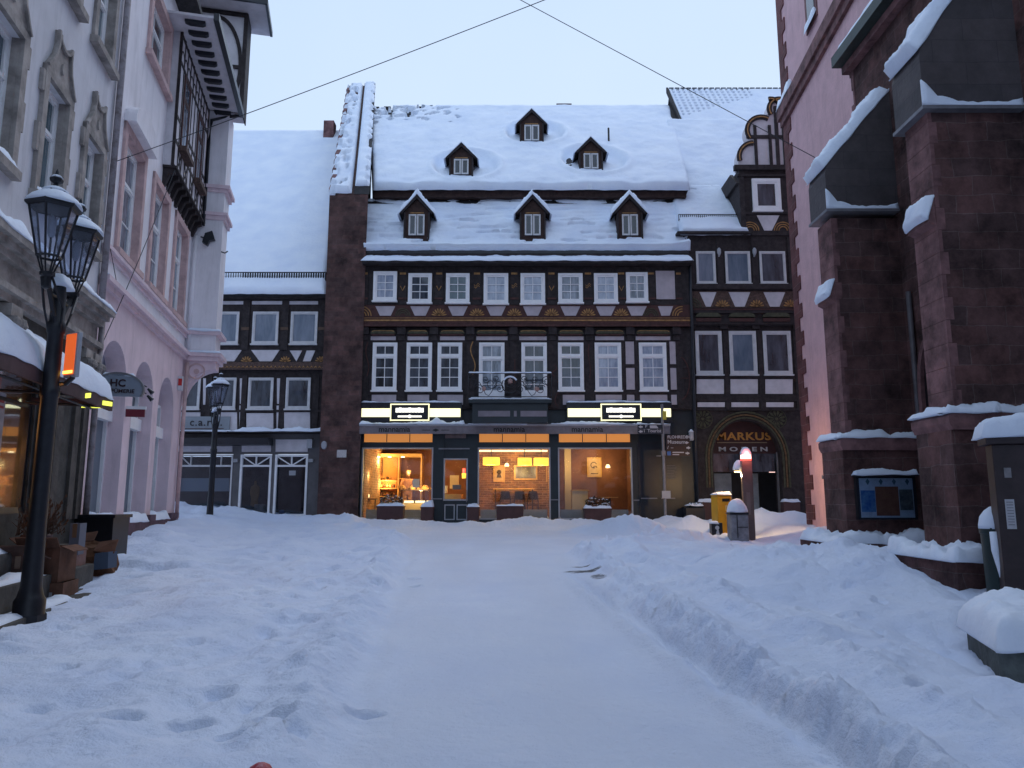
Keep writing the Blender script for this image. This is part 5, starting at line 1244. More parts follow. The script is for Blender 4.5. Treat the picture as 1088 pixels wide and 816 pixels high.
# projecting pier with its cornices and the arched bracket underneath
MB(FP).box(PS,20.75,-3,.76,zc1,zt1+.04).build('corner_pier', PINKUP, HP)
m=MB(FP)
for z0,z1,pr,bk in ((zc1-.02,zc1+.08,.94,.10),(zc1-.14,zc1-.021,.86,.05),(zc2-.04,zc2+.06,.90,.08),(9.22,9.34,.82,.04),(9.341,9.43,.88,.08),(10.12,10.22,.90,.09),(10.02,10.119,.83,.04)):
    m.cut().box(PS-bk,20.75+bk,-.02,pr,z0,z1)
m.each('pier_cornice', PINKLO, HP)
for z,pr in ((zc1+.08,.93),(zc2+.06,.9)):
    MB().snow(FP.pt(PS-.1,.05,z),FP.pt(PS-.1,pr,z),FP.pt(PS+.02,pr,z),FP.pt(PS+.02,.05,z),.06,cell=.04).build('snow_strip', SNOW, HP, smooth=True)
br=[(0,zc1-.14),(.80,zc1-.14)]+[( .80*math.cos(R(t))+.0 if False else .80-.80*math.sin(R(t)), 4.05+1.0*math.cos(R(t))) for t in range(0,91,9)]
FG2=Frame(FP.pt(PS+.02,0,0),FP.n,-FP.s)
MB(FG2).prism(br,-.55,0).build('arched_bracket', PINKLO, HP)
m=MB(FG2).band(arc(.33,4.98,.20,0,360,20),.04,0,.025); m.prism(arc(.33,4.98,.07,0,345,10),0,.03); m.build('bracket_roundel', PINKTRIM, HP)
MB(FP).box(PS,20.06,-3,-.001,.4,zc1-.15).build('end_wall', PINKLO, HP)
tag(MB(FP).box(19.35,19.5,.003,.12,4.38,4.75).build('alarm_box', mat('alarm_white',(.6,.6,.62),.5),bev=.01),'small white alarm box with a red patch high on the pink house corner','alarm box')
ab=[o for o in COL.objects if o.name=='alarm_box'][0]
MB(FP).box(19.349-.004,19.349,.02,.11,4.5,4.68).build('red_patch', mat('red_enamel',(.5,.02,.02),.4), ab)
T=thing('floodlight','black floodlight on the underside of the timbered corner','lamp',FP.pt(19.9,.3,8.4))
MB(FG2).prism([(.28,8.52),(.42,8.44),(.46,8.58),(.60,8.62),(.52,8.86),(.34,8.78)],.0,.16).build('lamp_housing', BLACK, T)
MB(FG2).tube([(.22,.05,8.7),(.36,.05,8.66)],.02).build('bracket', BLACK, T)
tag(MB(FG2).tube([(.76,.0,8.33),(.86,.0,8.30),(.93,.0,8.36)],.018,6).build('wall_hook', IRON),'small black hook sticking out of the white corner pier','hook')
# HC sign
T=thing('shop_sign','dark oval hanging sign lettered HC PARFÜMERIE on the pink house','sign',FP.pt(12.12,.6,3.3))
FH=Frame(FP.pt(12.1,0,0),FP.n,-FP.s)
ov=[(.60+.385*math.cos(R(t)),3.37+.27*max(-.42,math.sin(R(t)))) for t in range(-24,205,12)]
MB(FH).prism(ov,-.06,0).build('sign_board', mat('sign_slate_blue',(.24,.28,.35),.5,var=.1), T)
text('lettering','HC',FH,.60,3.42,.001,.165,mat('sign_dark_letters',(.03,.012,.02),.6),T,.012,.004)
text('lettering','PARFÜMERIE',FH,.60,3.315,.001,.088,bpy.data.materials['sign_dark_letters'],T,.012,.001,space=1.0,sx=1.05)
MB(FH).band([(p[0],p[1]) for p in ov],.03,-.07,.012).build('rim', GREYB, T)
MB(FH).tube([(0,-.03,3.3),(.26,-.03,3.3)],.015).tube([(0,-.03,3.5),(.3,-.03,3.46)],.015).build('bracket', IRON, T)
MB().snow(FH.pt(.36,0,3.60),FH.pt(.84,0,3.60),FH.pt(.84,-.06,3.60),FH.pt(.36,-.06,3.60),.05,cell=.03).build('snow_cap', SNOW, T, smooth=True)
T=thing('sign_spotlight','pair of thin curved sign spotlight arms beside the oval sign','lamp',FP.pt(13.0,0,3.5))
for dz in (0,-.12):
    MB(FP).tube([(13.0+.05*0,.02+t*.10,3.5+dz+.16*math.sin(t/8*math.pi*.9)) for t in range(9)],.010,6).tube([(13.0,.84,3.52+dz),(13.0,.92,3.44+dz)],[.02,.04],8).build('lamp_arm', IRON, T)
T=thing('small_sign','small dark red flag sign under the arches of the pink house','sign',FP.pt(14.95,0,3.2))
FH3=Frame(FP.pt(14.95,0,0),FP.n,-FP.s)
MB(FH3).box(.0,.34,-.05,0,3.22,3.37).build('sign_board', mat('wine_red_enamel',(.16,.015,.03),.5), T)
MB(FH3).box(-.02,.36,-.055,-.002,3.371,3.43).build('sign_top', WHITE, T)
# roof far above
MB(FP).hexa([FP.pt(12.7,.5,13.2),FP.pt(19.4,.5,13.2),FP.pt(19.4,-6,13.2),FP.pt(12.7,-6,13.2),FP.pt(12.7,.5,13.35),FP.pt(19.4,.5,13.35),FP.pt(19.4,-6,17),FP.pt(12.7,-6,17)]).build('roof', TILE, HP)

# ================================================================== GREY HOUSE (left row, near part)
HG = thing('plastered_house', 'tall grey-white plastered house with baroque stone window surrounds and a snowy shop awning', 'house', FP.pt(6,0,.3))
G0,G1 = -6.0, 12.66
pitch=1.65; wsn=[9.80-pitch*k for k in range(-1,9)]
ops=[]; 
for s in wsn: ops += [(s,s+.78,5.70,7.42),(s,s+.78,9.02,10.6)]
wall_open(HG,FP,G0,G1,4.5,14.2,-.25,0,ops,GREYP)
MB(FP).box(G0,G1,-7,-.25,4.5,14.2).build('core_wall', GREYP, HG)
MB(FP).hexa([FP.pt(G0,.6,14.2),FP.pt(G1,.6,14.2),FP.pt(G1,-7,14.2),FP.pt(G0,-7,14.2),FP.pt(G0,.6,14.4),FP.pt(G1,.6,14.4),FP.pt(G1,-7,18),FP.pt(G0,-7,18)]).build('roof', TILE, HG)
for s in wsn:
    a,b_=s,s+.78; z0,z1=5.70,7.42
    if s < 2: 
        continue
    c=(a+b_)/2; m=MB(FP); w=.15
    m.box(a-w,a,0,.06,z0,z1+.12).box(b_,b_+w,0,.06,z0,z1+.12).box(a,a+.01,-.24,.0,z0,z1).box(b_-.01,b_,-.24,.0,z0,z1)
    for sg in (-1,1): 
        e=a-w if sg<0 else b_+w
        m.box(min(e,e+sg*.07),max(e,e+sg*.07),0,.055,z0+.55,z0+.95).box(min(e,e+sg*.07),max(e,e+sg*.07),0,.055,z1-.3,z1+.0)
    crown=[(a-w+.03,z1+.12),(b_+w-.03,z1+.12),(b_+.03,z1+.24),(b_-.10,z1+.42),(c+.24,z1+.60),(c+.25,z1+.80)]+[(c+.21*math.cos(R(t)),z1+.76-.14*math.sin(R(t))) for t in range(0,181,20)]+[(c-.25,z1+.80),(c-.24,z1+.60),(a+.10,z1+.42),(a-.03,z1+.24)]
    m.box(a-w,b_+w,0,.062,z1,z1+.12)
    m.prism(crown,0,.045)
    rim=[(a-w+.02,z1+.12),(a-.03,z1+.24),(a+.10,z1+.42),(c-.24,z1+.60),(c-.25,z1+.80)]; m.band(rim,.045,.045,.085).band([(2*c-x,y) for x,y in rim],.045,.045,.085)
    m.band([(c+.21*math.cos(R(t)),z1+.76-.14*math.sin(R(t))) for t in range(0,181,20)],.045,.045,.085)
    m.prism(arc(c,z1+.34,.05,0,345,10,.09),.045,.075)
    m.box(a-w-.04,b_+w+.04,-.2,.11,z0-.12,z0-.001)
    m.build('stone_surround', STONE, HG)
    win(HG,FP,a+.011,b_-.011,z0,z1-.0,-.15,.06,1,1,.66,P_TEAL,WHITE,False,.06)
    MB().snow(FP.pt(a-w,.10,z0),FP.pt(b_+w,.10,z0),FP.pt(b_,-.08,z0),FP.pt(a,-.08,z0),.12,cell=.05,amp=.4).build('sill_snow', SNOW, HG, smooth=True)
    z0,z1=9.02,10.6; m=MB(FP)
    m.box(a-w,a,0,.05,z0,z1+.1).box(b_,b_+w,0,.05,z0,z1+.1).box(a-w,b_+w,0,.052,z1,z1+.15).box(a-w-.05,b_+w+.05,-.2,.13,z0-.12,z0-.001).box(a,a+.01,-.24,.0,z0,z1).box(b_-.01,b_,-.24,.0,z0,z1)
    m.build('stone_surround', STONE, HG)
    win(HG,FP,a+.011,b_-.011,z0,z1,-.15,.06,1,1,.66,P_TEAL,WHITE,False,.06)
m=MB(FP).box(G0,G1,-.02,.16,4.50,4.60).box(G0,G1,-.02,.24,4.60,4.68).box(G0,G1,-.02,.32,4.68,4.78).box(G0,G1,-.02,.06,4.2,4.5).box(G0,G1,-.02,.10,4.02,4.12).box(G0,G1,-.02,.18,4.12,4.20)
m.build('cornice', STONE, HG)
for a,b_,t in ((G0,10.6,.15),(10.75,12.7,.10)):
    MB().snow(FP.pt(a,.33,4.78),FP.pt(b_,.33,4.78),FP.pt(b_,.01,4.80),FP.pt(a,.01,4.80),t,cell=.07,amp=.45).build('snow_strip', SNOW, HG, smooth=True)
# ground floor: shop opening 4..10.55, pier to 12.66
SH0,SH1=3.0,10.55
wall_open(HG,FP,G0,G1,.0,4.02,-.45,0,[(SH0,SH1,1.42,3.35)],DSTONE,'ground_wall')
m=MB(FP)
for s in (10.62,11.25,12.0,12.4): m.cut().box(s,s+.25,0,.05,1.3,3.6).box(s-.03,s+.28,0,.14,3.6,3.75)
m.each('pilaster', mat('sooty_stone',(.085,.075,.068),.9,var=.4,vs=4,bump=.4), HG)
m=MB(FP)
for s in (9.1,11.9,12.35):
    m.cut().box(s,s+.34,0,.16,3.85,4.0).prisms([(0,3.5),(.08,3.5),(.22,3.75),(.22,3.85),(0,3.85)],s+.03,s+.31)
    for k in range(3): m.blob(FP.pt(s+.07+.1*k,.2,3.78),(.06,.06,.07),.2,8)
m.each('carved_capital', STONE, HG)
m=MB(FP)
for s in (SH0,5.5,8.0,SH1-.06): m.box(s,s+.06,-.1,-.04,1.42,3.35)
m.box(SH0,SH1,-.1,-.04,3.27,3.35).box(SH0,SH1,-.1,-.03,1.42,1.5).box(SH0,SH1,-.1,-.045,2.85,2.9)
w=m.build('shop_window', BLACK, HG); MB(FP).box(SH0,SH1,-.08,-.075,1.5,3.3).build('pane', GLASS, w)
MB(FP).box(SH0,SH1,-2.2,-2.1,.9,3.6).box(SH0,SH1,-2.2,-.45,3.5,3.6).box(SH1+.001,SH1+.1,-2.2,-.45,.9,3.6).build('inner_wall', INW, HG)
MB(FP).box(SH0,SH1,-2.2,-.45,1.30,1.42).build('display_floor', WOODD, HG)
for k in range(7):
    s=8.0+k*.36; z=1.42+.0
    tag(MB().blob(FP.pt(s,-.45-(k%3)*.25,z+.13),(.13,.13,.14),.25,10).build('window_ornament', G_WARM if k%3==0 else mat('orange_ornament',(.5,.12,.02),.4,var=.5,vs=20), smooth=True),'warm-lit ornament in the orange window display, %s from the left'%('first','second','third','fourth','fifth','sixth','seventh')[k],'ornament','ornaments in the orange-lit shop window')  # every third ornament glows itself, standing in for warm display light
for k,(s,z) in enumerate(((8.3,2.35),(9.6,2.45),(10.0,1.9))):
    tag(MB(FP).box(s,s+.4,-.9,-.85,z,z+.35).build('orange_panel', mat('orange_display_card',(.5,.16,.03),.6,var=.2)),('small orange card at the left of the lit display','orange card high at the right of the lit display','orange card low at the right of the lit display')[k],'display card','orange cards in the lit shop window')
    plight(FP.pt(s+.2,-.55,z-.1),5,.1,(1,.4,.10))
tag(MB(FP).box(9.35,9.75,-.06,-.055,2.15,2.95).build('window_poster', mat('poster_white_pink',(.45,.40,.42),.6,var=.25,vs=6)),'pale paper poster in the near shop window on the left','poster')
pa=[o for o in COL.objects if o.name=='window_poster'][0]
m=MB(FP); m.prism([(9.45,2.25),(9.65,2.25),(9.6,2.5),(9.5,2.5)],-.055,-.05).prism(arc(9.55,2.58,.06,0,345,10),-.055,-.05).box(9.4,9.7,-.055,-.05,2.75,2.78).box(9.4,9.7,-.055,-.05,2.82,2.85); m.build('poster_print', mat('poster_red',(.4,.06,.07),.6), pa)
# entrance steps near the left edge
for k in range(3):
    MB(FP).box(5.0,10.9,0,1.15-k*.33,.0+k*.28,.28+k*.28+.15).build('step', DSTONE, HG, bev=.015)
    zt_=.28+k*.28+.15
    MB().snow(FP.pt(5.0,1.12-k*.33,zt_),FP.pt(9.2,1.12-k*.33,zt_),FP.pt(9.2,.85-k*.33,zt_),FP.pt(5.0,.85-k*.33,zt_),.04,amp=.8,cell=.06).build('step_snow', SNOW, HG, smooth=True)
# awning
AG=thing('awning','snow-covered folding shop awning with yellow light along its edge on the left','awning',FP.pt(7,.5,3.0))
aw0,aw1=1.5,10.4; zW,zF=3.62,2.99; oF=.98
MB(FP).prisms([(.0,zW),(oF,zF),(oF,zF-.04),(.0,zW-.04)],aw0,aw1).build('awning_cloth', mat('brown_awning_cloth',(.05,.035,.035),.8,var=.3), AG)
MB(FP).box(aw0,aw1+.02,oF,oF+.04,zF-.16,zF+.01).box(aw1-.02,aw1+.02,.0,oF,zF-.10,zF-.0).build('valance', mat('brown_valance',(.07,.04,.045),.8,var=.3), AG)
m=MB().snow(FP.pt(aw0,oF+.05,zF),FP.pt(aw1+.03,oF+.05,zF),FP.pt(aw1+.03,.0,zW),FP.pt(aw0,.0,zW),.24,amp=.22,fs=1.2,cell=.06,er=.22,flat=('b','l'))
m.build('snow_cover', SNOW, AG, smooth=True)
m=MB(FP)
for s in (4.5,7.2,9.0,10.2): m.cut().tube([(s,0,2.9),(s,oF,zF-.12)],.018).tube([(s,0,2.9),(s+.35,oF*.5,2.92),(s,oF,zF-.12)],.014)
m.cut().tube([(aw0,.75,2.86),(aw1,.75,2.86)],.016)
m.each('awning_arm', IRON, AG)
for a,b_ in ((9.95,10.34),(9.25,9.42),(8.1,8.25)):
    MB(FP).prism([(a,zF-.13),(b_,zF-.10),(b_,zF-.04),(a,zF-.07)],oF+.041,oF+.055).build('light_strip', G_YBAR, AG)
MB(FP).prisms([(.62,zF-.12),(.95,zF-.12),(.95,zF-.07),(.62,zF-.05)],aw1+.021,aw1+.03).build('light_strip', G_YBAR, AG)
T=thing('heater_lamp','glowing orange box heater in a white frame fixed beside the near street lamp pole','heater',(-4.72,7.95,3.0))
FH4=Frame((-4.80-.66*.89-.0,7.98+.66*.45,0),(.89,-.45,0),(-.45,-.89,0))
MB(FH4).box(.52,.73,-.05,0,2.92,3.42).build('heater_frame', LGREY, T, bev=.01)
MB(FH4).box(.535,.70,0,.012,2.95,3.40).build('heater_panel', G_ORG, T)
MB(FH4).box(.54,.695,.012,.02,2.96,2.99).build('hot_element', G_HEAT, T)
MB(FH4).tube([(.66,-.02,2.92),(.55,-.02,2.86),(.42,-.02,2.86)],.03).build('bracket', BLACK, T)
MB(FP).tube([(12.68,.08,4.9),(12.68,.08,14.0)],.055).tube([(12.68,.12,4.6),(12.68,.12,1.0)],.05).build('downpipe', mat('rusty_white_pipe',(.32,.29,.31),.7,col2=(.12,.09,.08),vs=7,patch=.62), HG, smooth=True)

# ================================================================== CHURCH
CH = thing('church', 'red sandstone church with snow-topped buttresses and a pink plastered tower on the right', 'church', (7.5,12,.4))
MB(FN).box(-12,14.1,-8,0,-.5,10.6).build('nave_wall', RED1, CH)
MB(FN).box(-12,14.25,.0,.16,10.3,10.6).build('eave_cornice', RED2, CH)
ch=MB(FN).box(-12,14.25,.10,.36,10.45,10.68).build('gutter', GCAP, CH)
MB(FN).hexa([FN.pt(-12,.2,10.6),FN.pt(14.2,.2,10.6),FN.pt(14.2,-7,10.6),FN.pt(-12,-7,10.6),FN.pt(-12,.2,10.75),FN.pt(14.2,.2,10.75),FN.pt(14.2,-7,19),FN.pt(-12,-7,19)]).build('nave_roof', SLATE, CH)
MB(FN).snow(FN.pt(-12,.3,10.72),FN.pt(14.28,.3,10.72),FN.pt(14.2,-.6,11.7),FN.pt(-12,-.6,11.7),.1).build('roof_snow', SNOW, CH, smooth=True)
# lancet recess seen between the buttresses
m=MB(FN); lz=[(11.75,.9),(12.45,.9)]; c=12.1
m.prism([(12.45,1.1),(12.45,3.4)]+[(c+.35*math.cos(R(t)),3.4+ .8*math.sin(R(t))) for t in range(0,181,15)]+[(11.75,3.4),(11.75,1.1)],.0,.012)
m.build('lancet_window', mat('dark_leaded_glass',(.01,.01,.013),.3,var=.4), CH)
m=MB(FN).band([(12.52,1.1),(12.52,3.4)]+[(c+.42*math.cos(R(t)),3.4+ .9*math.sin(R(t))) for t in range(15,181,15)]+[(11.68,1.1)],.10,.0,.07); m.build('lancet_frame', RED2, CH)
MB(FN).tube([(12.62,.06,.4),(12.62,.06,5.2)],.045).build('downpipe', mat('grey_zinc',(.10,.09,.10),.5,var=.3), CH, smooth=True)
def buttress(y0,y1,xo,ztop,zl,zb2,lab):
    B=MB(FN); o=7-xo
    B.box(y0,y1,0,o,zl-.02,ztop)
    b=B.build('buttress', RED1, CH)
    # dressed end blocks, painted lighter for the light on the end face
    m=MB(FN); z=zl; k=0
    while z<ztop-.05:
        h_=min(.31,ztop-z); d=.05 if k%2 else .11
        m.box(y0-.004,y0+.06,o-d,o+.004,z+.008,z+h_); m.box(y1-.06,y1+.004,o-d,o+.004,z+.008,z+h_); m.box(y0+.055,y1-.055,o,o+.004,z+.008,z+h_)
        z+=h_; k+=1
    m.build('dressed_lit_end', RED2, b)
    MB(FN).box(y0-.13,y1+.13,-.0,o+.14,-.3,zl-.22).build('buttress_base', RED1, b)
    MB(FN).prisms([(0,zl-.22),(o+.14,zl-.22),(o+.18,zl-.13),(o+.18,zl-.05),(o+.12,zl),(0,zl)],y0-.17,y1+.17).build('base_moulding', RED2, b)
    MB().snow(FN.pt(y0-.20,o+.21,zl),FN.pt(y0-.20,-.0,zl),FN.pt(y0+.02,-.0,zl),FN.pt(y0+.02,o+.21,zl),.10,cell=.045,amp=.6,fs=3,er=.07,flat=('b',)).snow(FN.pt(y1+.20,o+.21,zl),FN.pt(y0-.1,o+.21,zl),FN.pt(y0-.1,o-.02,zl),FN.pt(y1+.20,o-.02,zl),.10,cell=.045,amp=.5,er=.06).build('ledge_snow', SNOW, b, smooth=True)
    return b,o
b1,oB1=buttress(12.9,13.48,5.80,6.66,2.66,.7,'')
b2,oB2=buttress(9.55,10.12,5.72,6.92,2.70,.7,'')
def hood(y0,y1,xo,zb_,zk,zw,par,e=.09):
    o=7-xo+e
    prof=[(0,zb_),(o,zb_),(o+.0,zk-.15),(o-.03,zk),(0.0,zw)]
    MB(FN).prisms(prof,y0-e,y1+e).build('slate_hood', SLATE, par)
    # lead edge + snow in the lower corner and on the sloping top
    MB(FN).box(y0-e-.03,y1+e+.03,-.0,o+.03,zb_-.05,zb_).build('lead_edge', GREYB, par)
    sn=MB(); sn.snow(FN.pt(y0-e-.02,o+.03,zk-.05),FN.pt(y0-e-.02,0,zw),FN.pt(y1+e+.02,0,zw),FN.pt(y1+e+.02,o+.03,zk-.05),.17,up=V((-(zw-zk),0,o)).normalized(),cell=.05,amp=.3,er=.12)
    n=14
    def tp(u,v):
        s=u; hh=(.50*(1-u)**4+.10+.13*u**5+.03*nz(u*9,v*5))*(1-v)
        return FN.pt(y0-e-.012-.035*(1-v), o*(1-u)+.01, zb_+hh if v<1 else zb_)
    sn.slab(20,5,lambda u,v:FN.pt(y0-e-.03+.022*v,o*(1-u)+.01,zb_+(.34*(1-u)**6+.05+.07*u**7+.05*nz(u*9,v)+.03*nz(u*23,v,3))*v),lambda u,v:FN.pt(y0-e+.02,o*(1-u)+.01,zb_+(.34*(1-u)**6+.05+.07*u**7+.05*nz(u*9,v)+.03*nz(u*23,v,3))*v))
    sn.build('snow_patch', SNOW, par, smooth=True)
hood(12.9,13.48,5.80,6.80,7.64,9.15,b1); hood(9.55,10.12,5.72,6.92,7.8,9.75,b2)
for par,y0,y1,o,z in ((b1,12.9,13.48,1.20,5.55),(b2,9.55,10.12,1.28,5.70)):
    MB(FN).prisms([(o-.0,z-.45),(o+.10,z-.40),(o+.10,z-.32),(o,z)],y0+.02,y1-.02).build('weathering', RED2, par)
    MB().snow(FN.pt(y1,o+.13,z-.36),FN.pt(y0,o+.13,z-.36),FN.pt(y0,o+.01,z-.02),FN.pt(y1,o+.01,z-.02),.08,up=V((-1,0,.5)),cell=.04,amp=.3).build('snow_patch', SNOW, par, smooth=True)
# low stone bases with snow
for par,y0,y1,o,zt_ in ((b1,12.25,13.9,1.72,.90),(b2,8.95,10.6,1.78,.88)):
    MB(FN).box(y0,y1,0,o,-.3,zt_).build('footing', RED1, par)
    MB().snow(FN.pt(y0-.02,o+.03,zt_),FN.pt(y0-.02,0,zt_),FN.pt(y1,0,zt_),FN.pt(y1,o+.03,zt_),.12,cell=.05,amp=.7,fs=4,er=.09).build('snow_patch', SNOW, par, smooth=True)
# tower
MB(FT).box(-8,0,-7,0,-.3,22).build('tower_wall', TOWERP, CH)
m=MB(FT); z=.2; k=0
while z<21.5:
    h_=.42; d=.42 if k%2 else .72
    m.box(-d,.03,-.5,.035,z+.006,z+h_); z+=h_; k+=1
m.build('corner_quoins', brickmat('quoin_stone',(.17,.07,.07),(.11,.05,.05),(.2,.12,.12),.7,.42,.01,.35), CH)
m=MB(FT); zz=at(828,128,22).z
m.box(-8,.14,.0,.18,zz,zz+.38).box(-8,.08,.0,.10,zz-.22,zz-.001); m.build('string_course', RED2, CH)
MB().snow(FT.pt(-1.2,.2,zz+.38),FT.pt(.15,.2,zz+.38),FT.pt(.15,.0,zz+.5),FT.pt(-1.2,.0,zz+.5),.3,cell=.06).build('snow_patch', SNOW, CH, smooth=True)
# slit window on the tower
c=hit(862,10,FT.pt(0,0,0),FT.n); s=(c-FT.o).dot(FT.s)
MB(FT).prism([(s-.5,c.z-.5),(s+.45,c.z-.5),(s+.45,c.z+1.2),(s,c.z+1.9),(s-.5,c.z+1.2)],.0,.03).build('stone_surround', RED2, CH)
MB(FT).box(s-.32,s+.27,.03,.04,c.z-.35,c.z+1.1).build('slit_window', P_DARK, CH)
MB().snow(FT.pt(s-.45,.14,c.z-.55),FT.pt(s+.4,.14,c.z-.55),FT.pt(s+.4,.02,c.z-.3),FT.pt(s-.45,.02,c.z-.3),.2,cell=.06).build('snow_patch', SNOW, CH, smooth=True)
# jagged toothing where sandstone meets the plaster
m=MB(FN); z=.3; k=0
while z<10.3:
    m.box(14.08,14.14+.05*(k%3),-.05,.012,z,z+.3); z+=.31; k+=1
m.build('toothed_stones', RED2, CH)
tag(MB(FT).tube([(-1.9,.02,1.15+1.05),(-1.9,.12,2.2)],.05,8).build('wall_pipe_end', GREYB),'small pipe end low on the pink tower wall','pipe')
# poster case on buttress 1
F1=Frame((0,12.9-.13,0),(1,0,0),(0,-1,0)); zc_=lambda y: F1.Z(940,y,.1)
T=thing('poster_case','dark glazed notice case with three posters and a snow cap on the church buttress','notice case',F1.pt(F1.S(941,530,.1),.06,zc_(551)))
s0,s1=F1.S(911,528,.1),F1.S(974,528,.1)
MB(F1).box(s0,s1,.002,.09,zc_(552),zc_(506)).build('case', mat('dark_case',(.02,.02,.025),.5), T)
MB(F1).box(s0-.03,s1+.03,.002,.16,zc_(506),zc_(504)).build('case_lid', BLACK, T)
MB().snow(F1.pt(s0-.04,.17,zc_(504)),F1.pt(s1+.04,.17,zc_(504)),F1.pt(s1+.04,.01,zc_(504)),F1.pt(s0-.04,.01,zc_(504)),.08,cell=.03,amp=.4).build('snow_cap', SNOW, T, smooth=True)
def sheet(a,b_,c,d,mt,t=.094,nm='poster'): return MB(F1).box(F1.S(a,528,.1),F1.S(b_,528,.1),.09,t,zc_(d),zc_(c)).build(nm, mt, T)
sheet(914,971,508,550,mat('case_backing',(.36,.42,.50),.6,var=.15,vs=8),.092,'backing')
sheet(915,930,521,544,mat('blue_poster',(.02,.10,.30),.5,col2=(.10,.24,.42),vs=11),.095); sheet(930.5,955,517,548,mat('brown_poster',(.15,.05,.03),.5,col2=(.22,.09,.05),vs=9),.098); sheet(956,970,520,542,mat('dark_green_poster',(.04,.05,.05),.5,col2=(.15,.17,.17),vs=12),.096)
m=MB(F1)
for k in range(4): 
    c=F1.S(922+k*14,512,.1); m.prism([(c-.035,zc_(511.5)),(c,zc_(508.5)),(c+.035,zc_(511.5)),(c,zc_(515.5))],.092,.094)
m.build('diamond_pattern', mat('teal_print',(.05,.11,.13),.6), T)
m=MB(F1); 
for y in (525,527.5): m.box(F1.S(938,525,.1),F1.S(948,525,.1),.098,.099,zc_(y+.8),zc_(y))
m.band([F1.px(936,541,.1),F1.px(941,538,.1),F1.px(946,541,.1)],.012,.098,.1)
m.build('poster_print', mat('ochre_print',(.2,.09,.04),.6), T)
MB(F1).box(s0,s1,.10,.104,zc_(552),zc_(506)).build('case_glass', GLASS, T)
# ================================================================== GROUND
def gslope(y):
    return .034*max(-12,min(y,34))
def facade_o(x,y): return (x+4.3)*.975+y*.222
PITS=[]
rnd=random.Random(3)
def trail(x,y,a,n,st=.62,r=.085,dp=.05):
    for k in range(n):
        sd=.13*(1 if k%2 else -1)
        PITS.append((x+math.cos(a)*k*st-math.sin(a)*sd+rnd.gauss(0,.05), y+math.sin(a)*k*st+math.cos(a)*sd+rnd.gauss(0,.05), r*rnd.uniform(.8,1.2), dp*rnd.uniform(.5,1.2), a))
for x,y,a,n in ((-1.4,4.5,1.85,16),(-3.2,5.0,1.3,14),(-4.5,6.8,1.5,16),(-2.2,5.2,2.3,7),(-3.8,9,1.2,14),(-5.6,11,1.75,12),(-2.9,8.5,1.9,12),(2.6,5.2,1.2,10),(3.6,8,2.2,8),(4.7,15,1.6,8),(-6,15,1.3,8),(1.9,12.2,.5,7),(-3.6,4.9,2.4,5)):
    trail(x,y,a,n)
for k in range(34): PITS.append((rnd.uniform(-6.5,-1.9),rnd.uniform(5,14),rnd.uniform(.08,.18),rnd.uniform(.03,.07),rnd.uniform(0,3)))
for x,y in ((-1.93,4.72),(-1.45,4.75),(-2.35,4.7),(-.98,5.2),(-1.6,4.55)): PITS.append((x,y,.085,.09,.3))
PG={}
for p in PITS: 
    for i in range(-1,2):
        for j in range(-1,2): PG.setdefault((int(p[0]//1)+i,int(p[1]//1)+j),[]).append(p)
def sm(a,b,x):
    t=max(0,min(1,(x-a)/(b-a))); return t*t*(3-2*t)
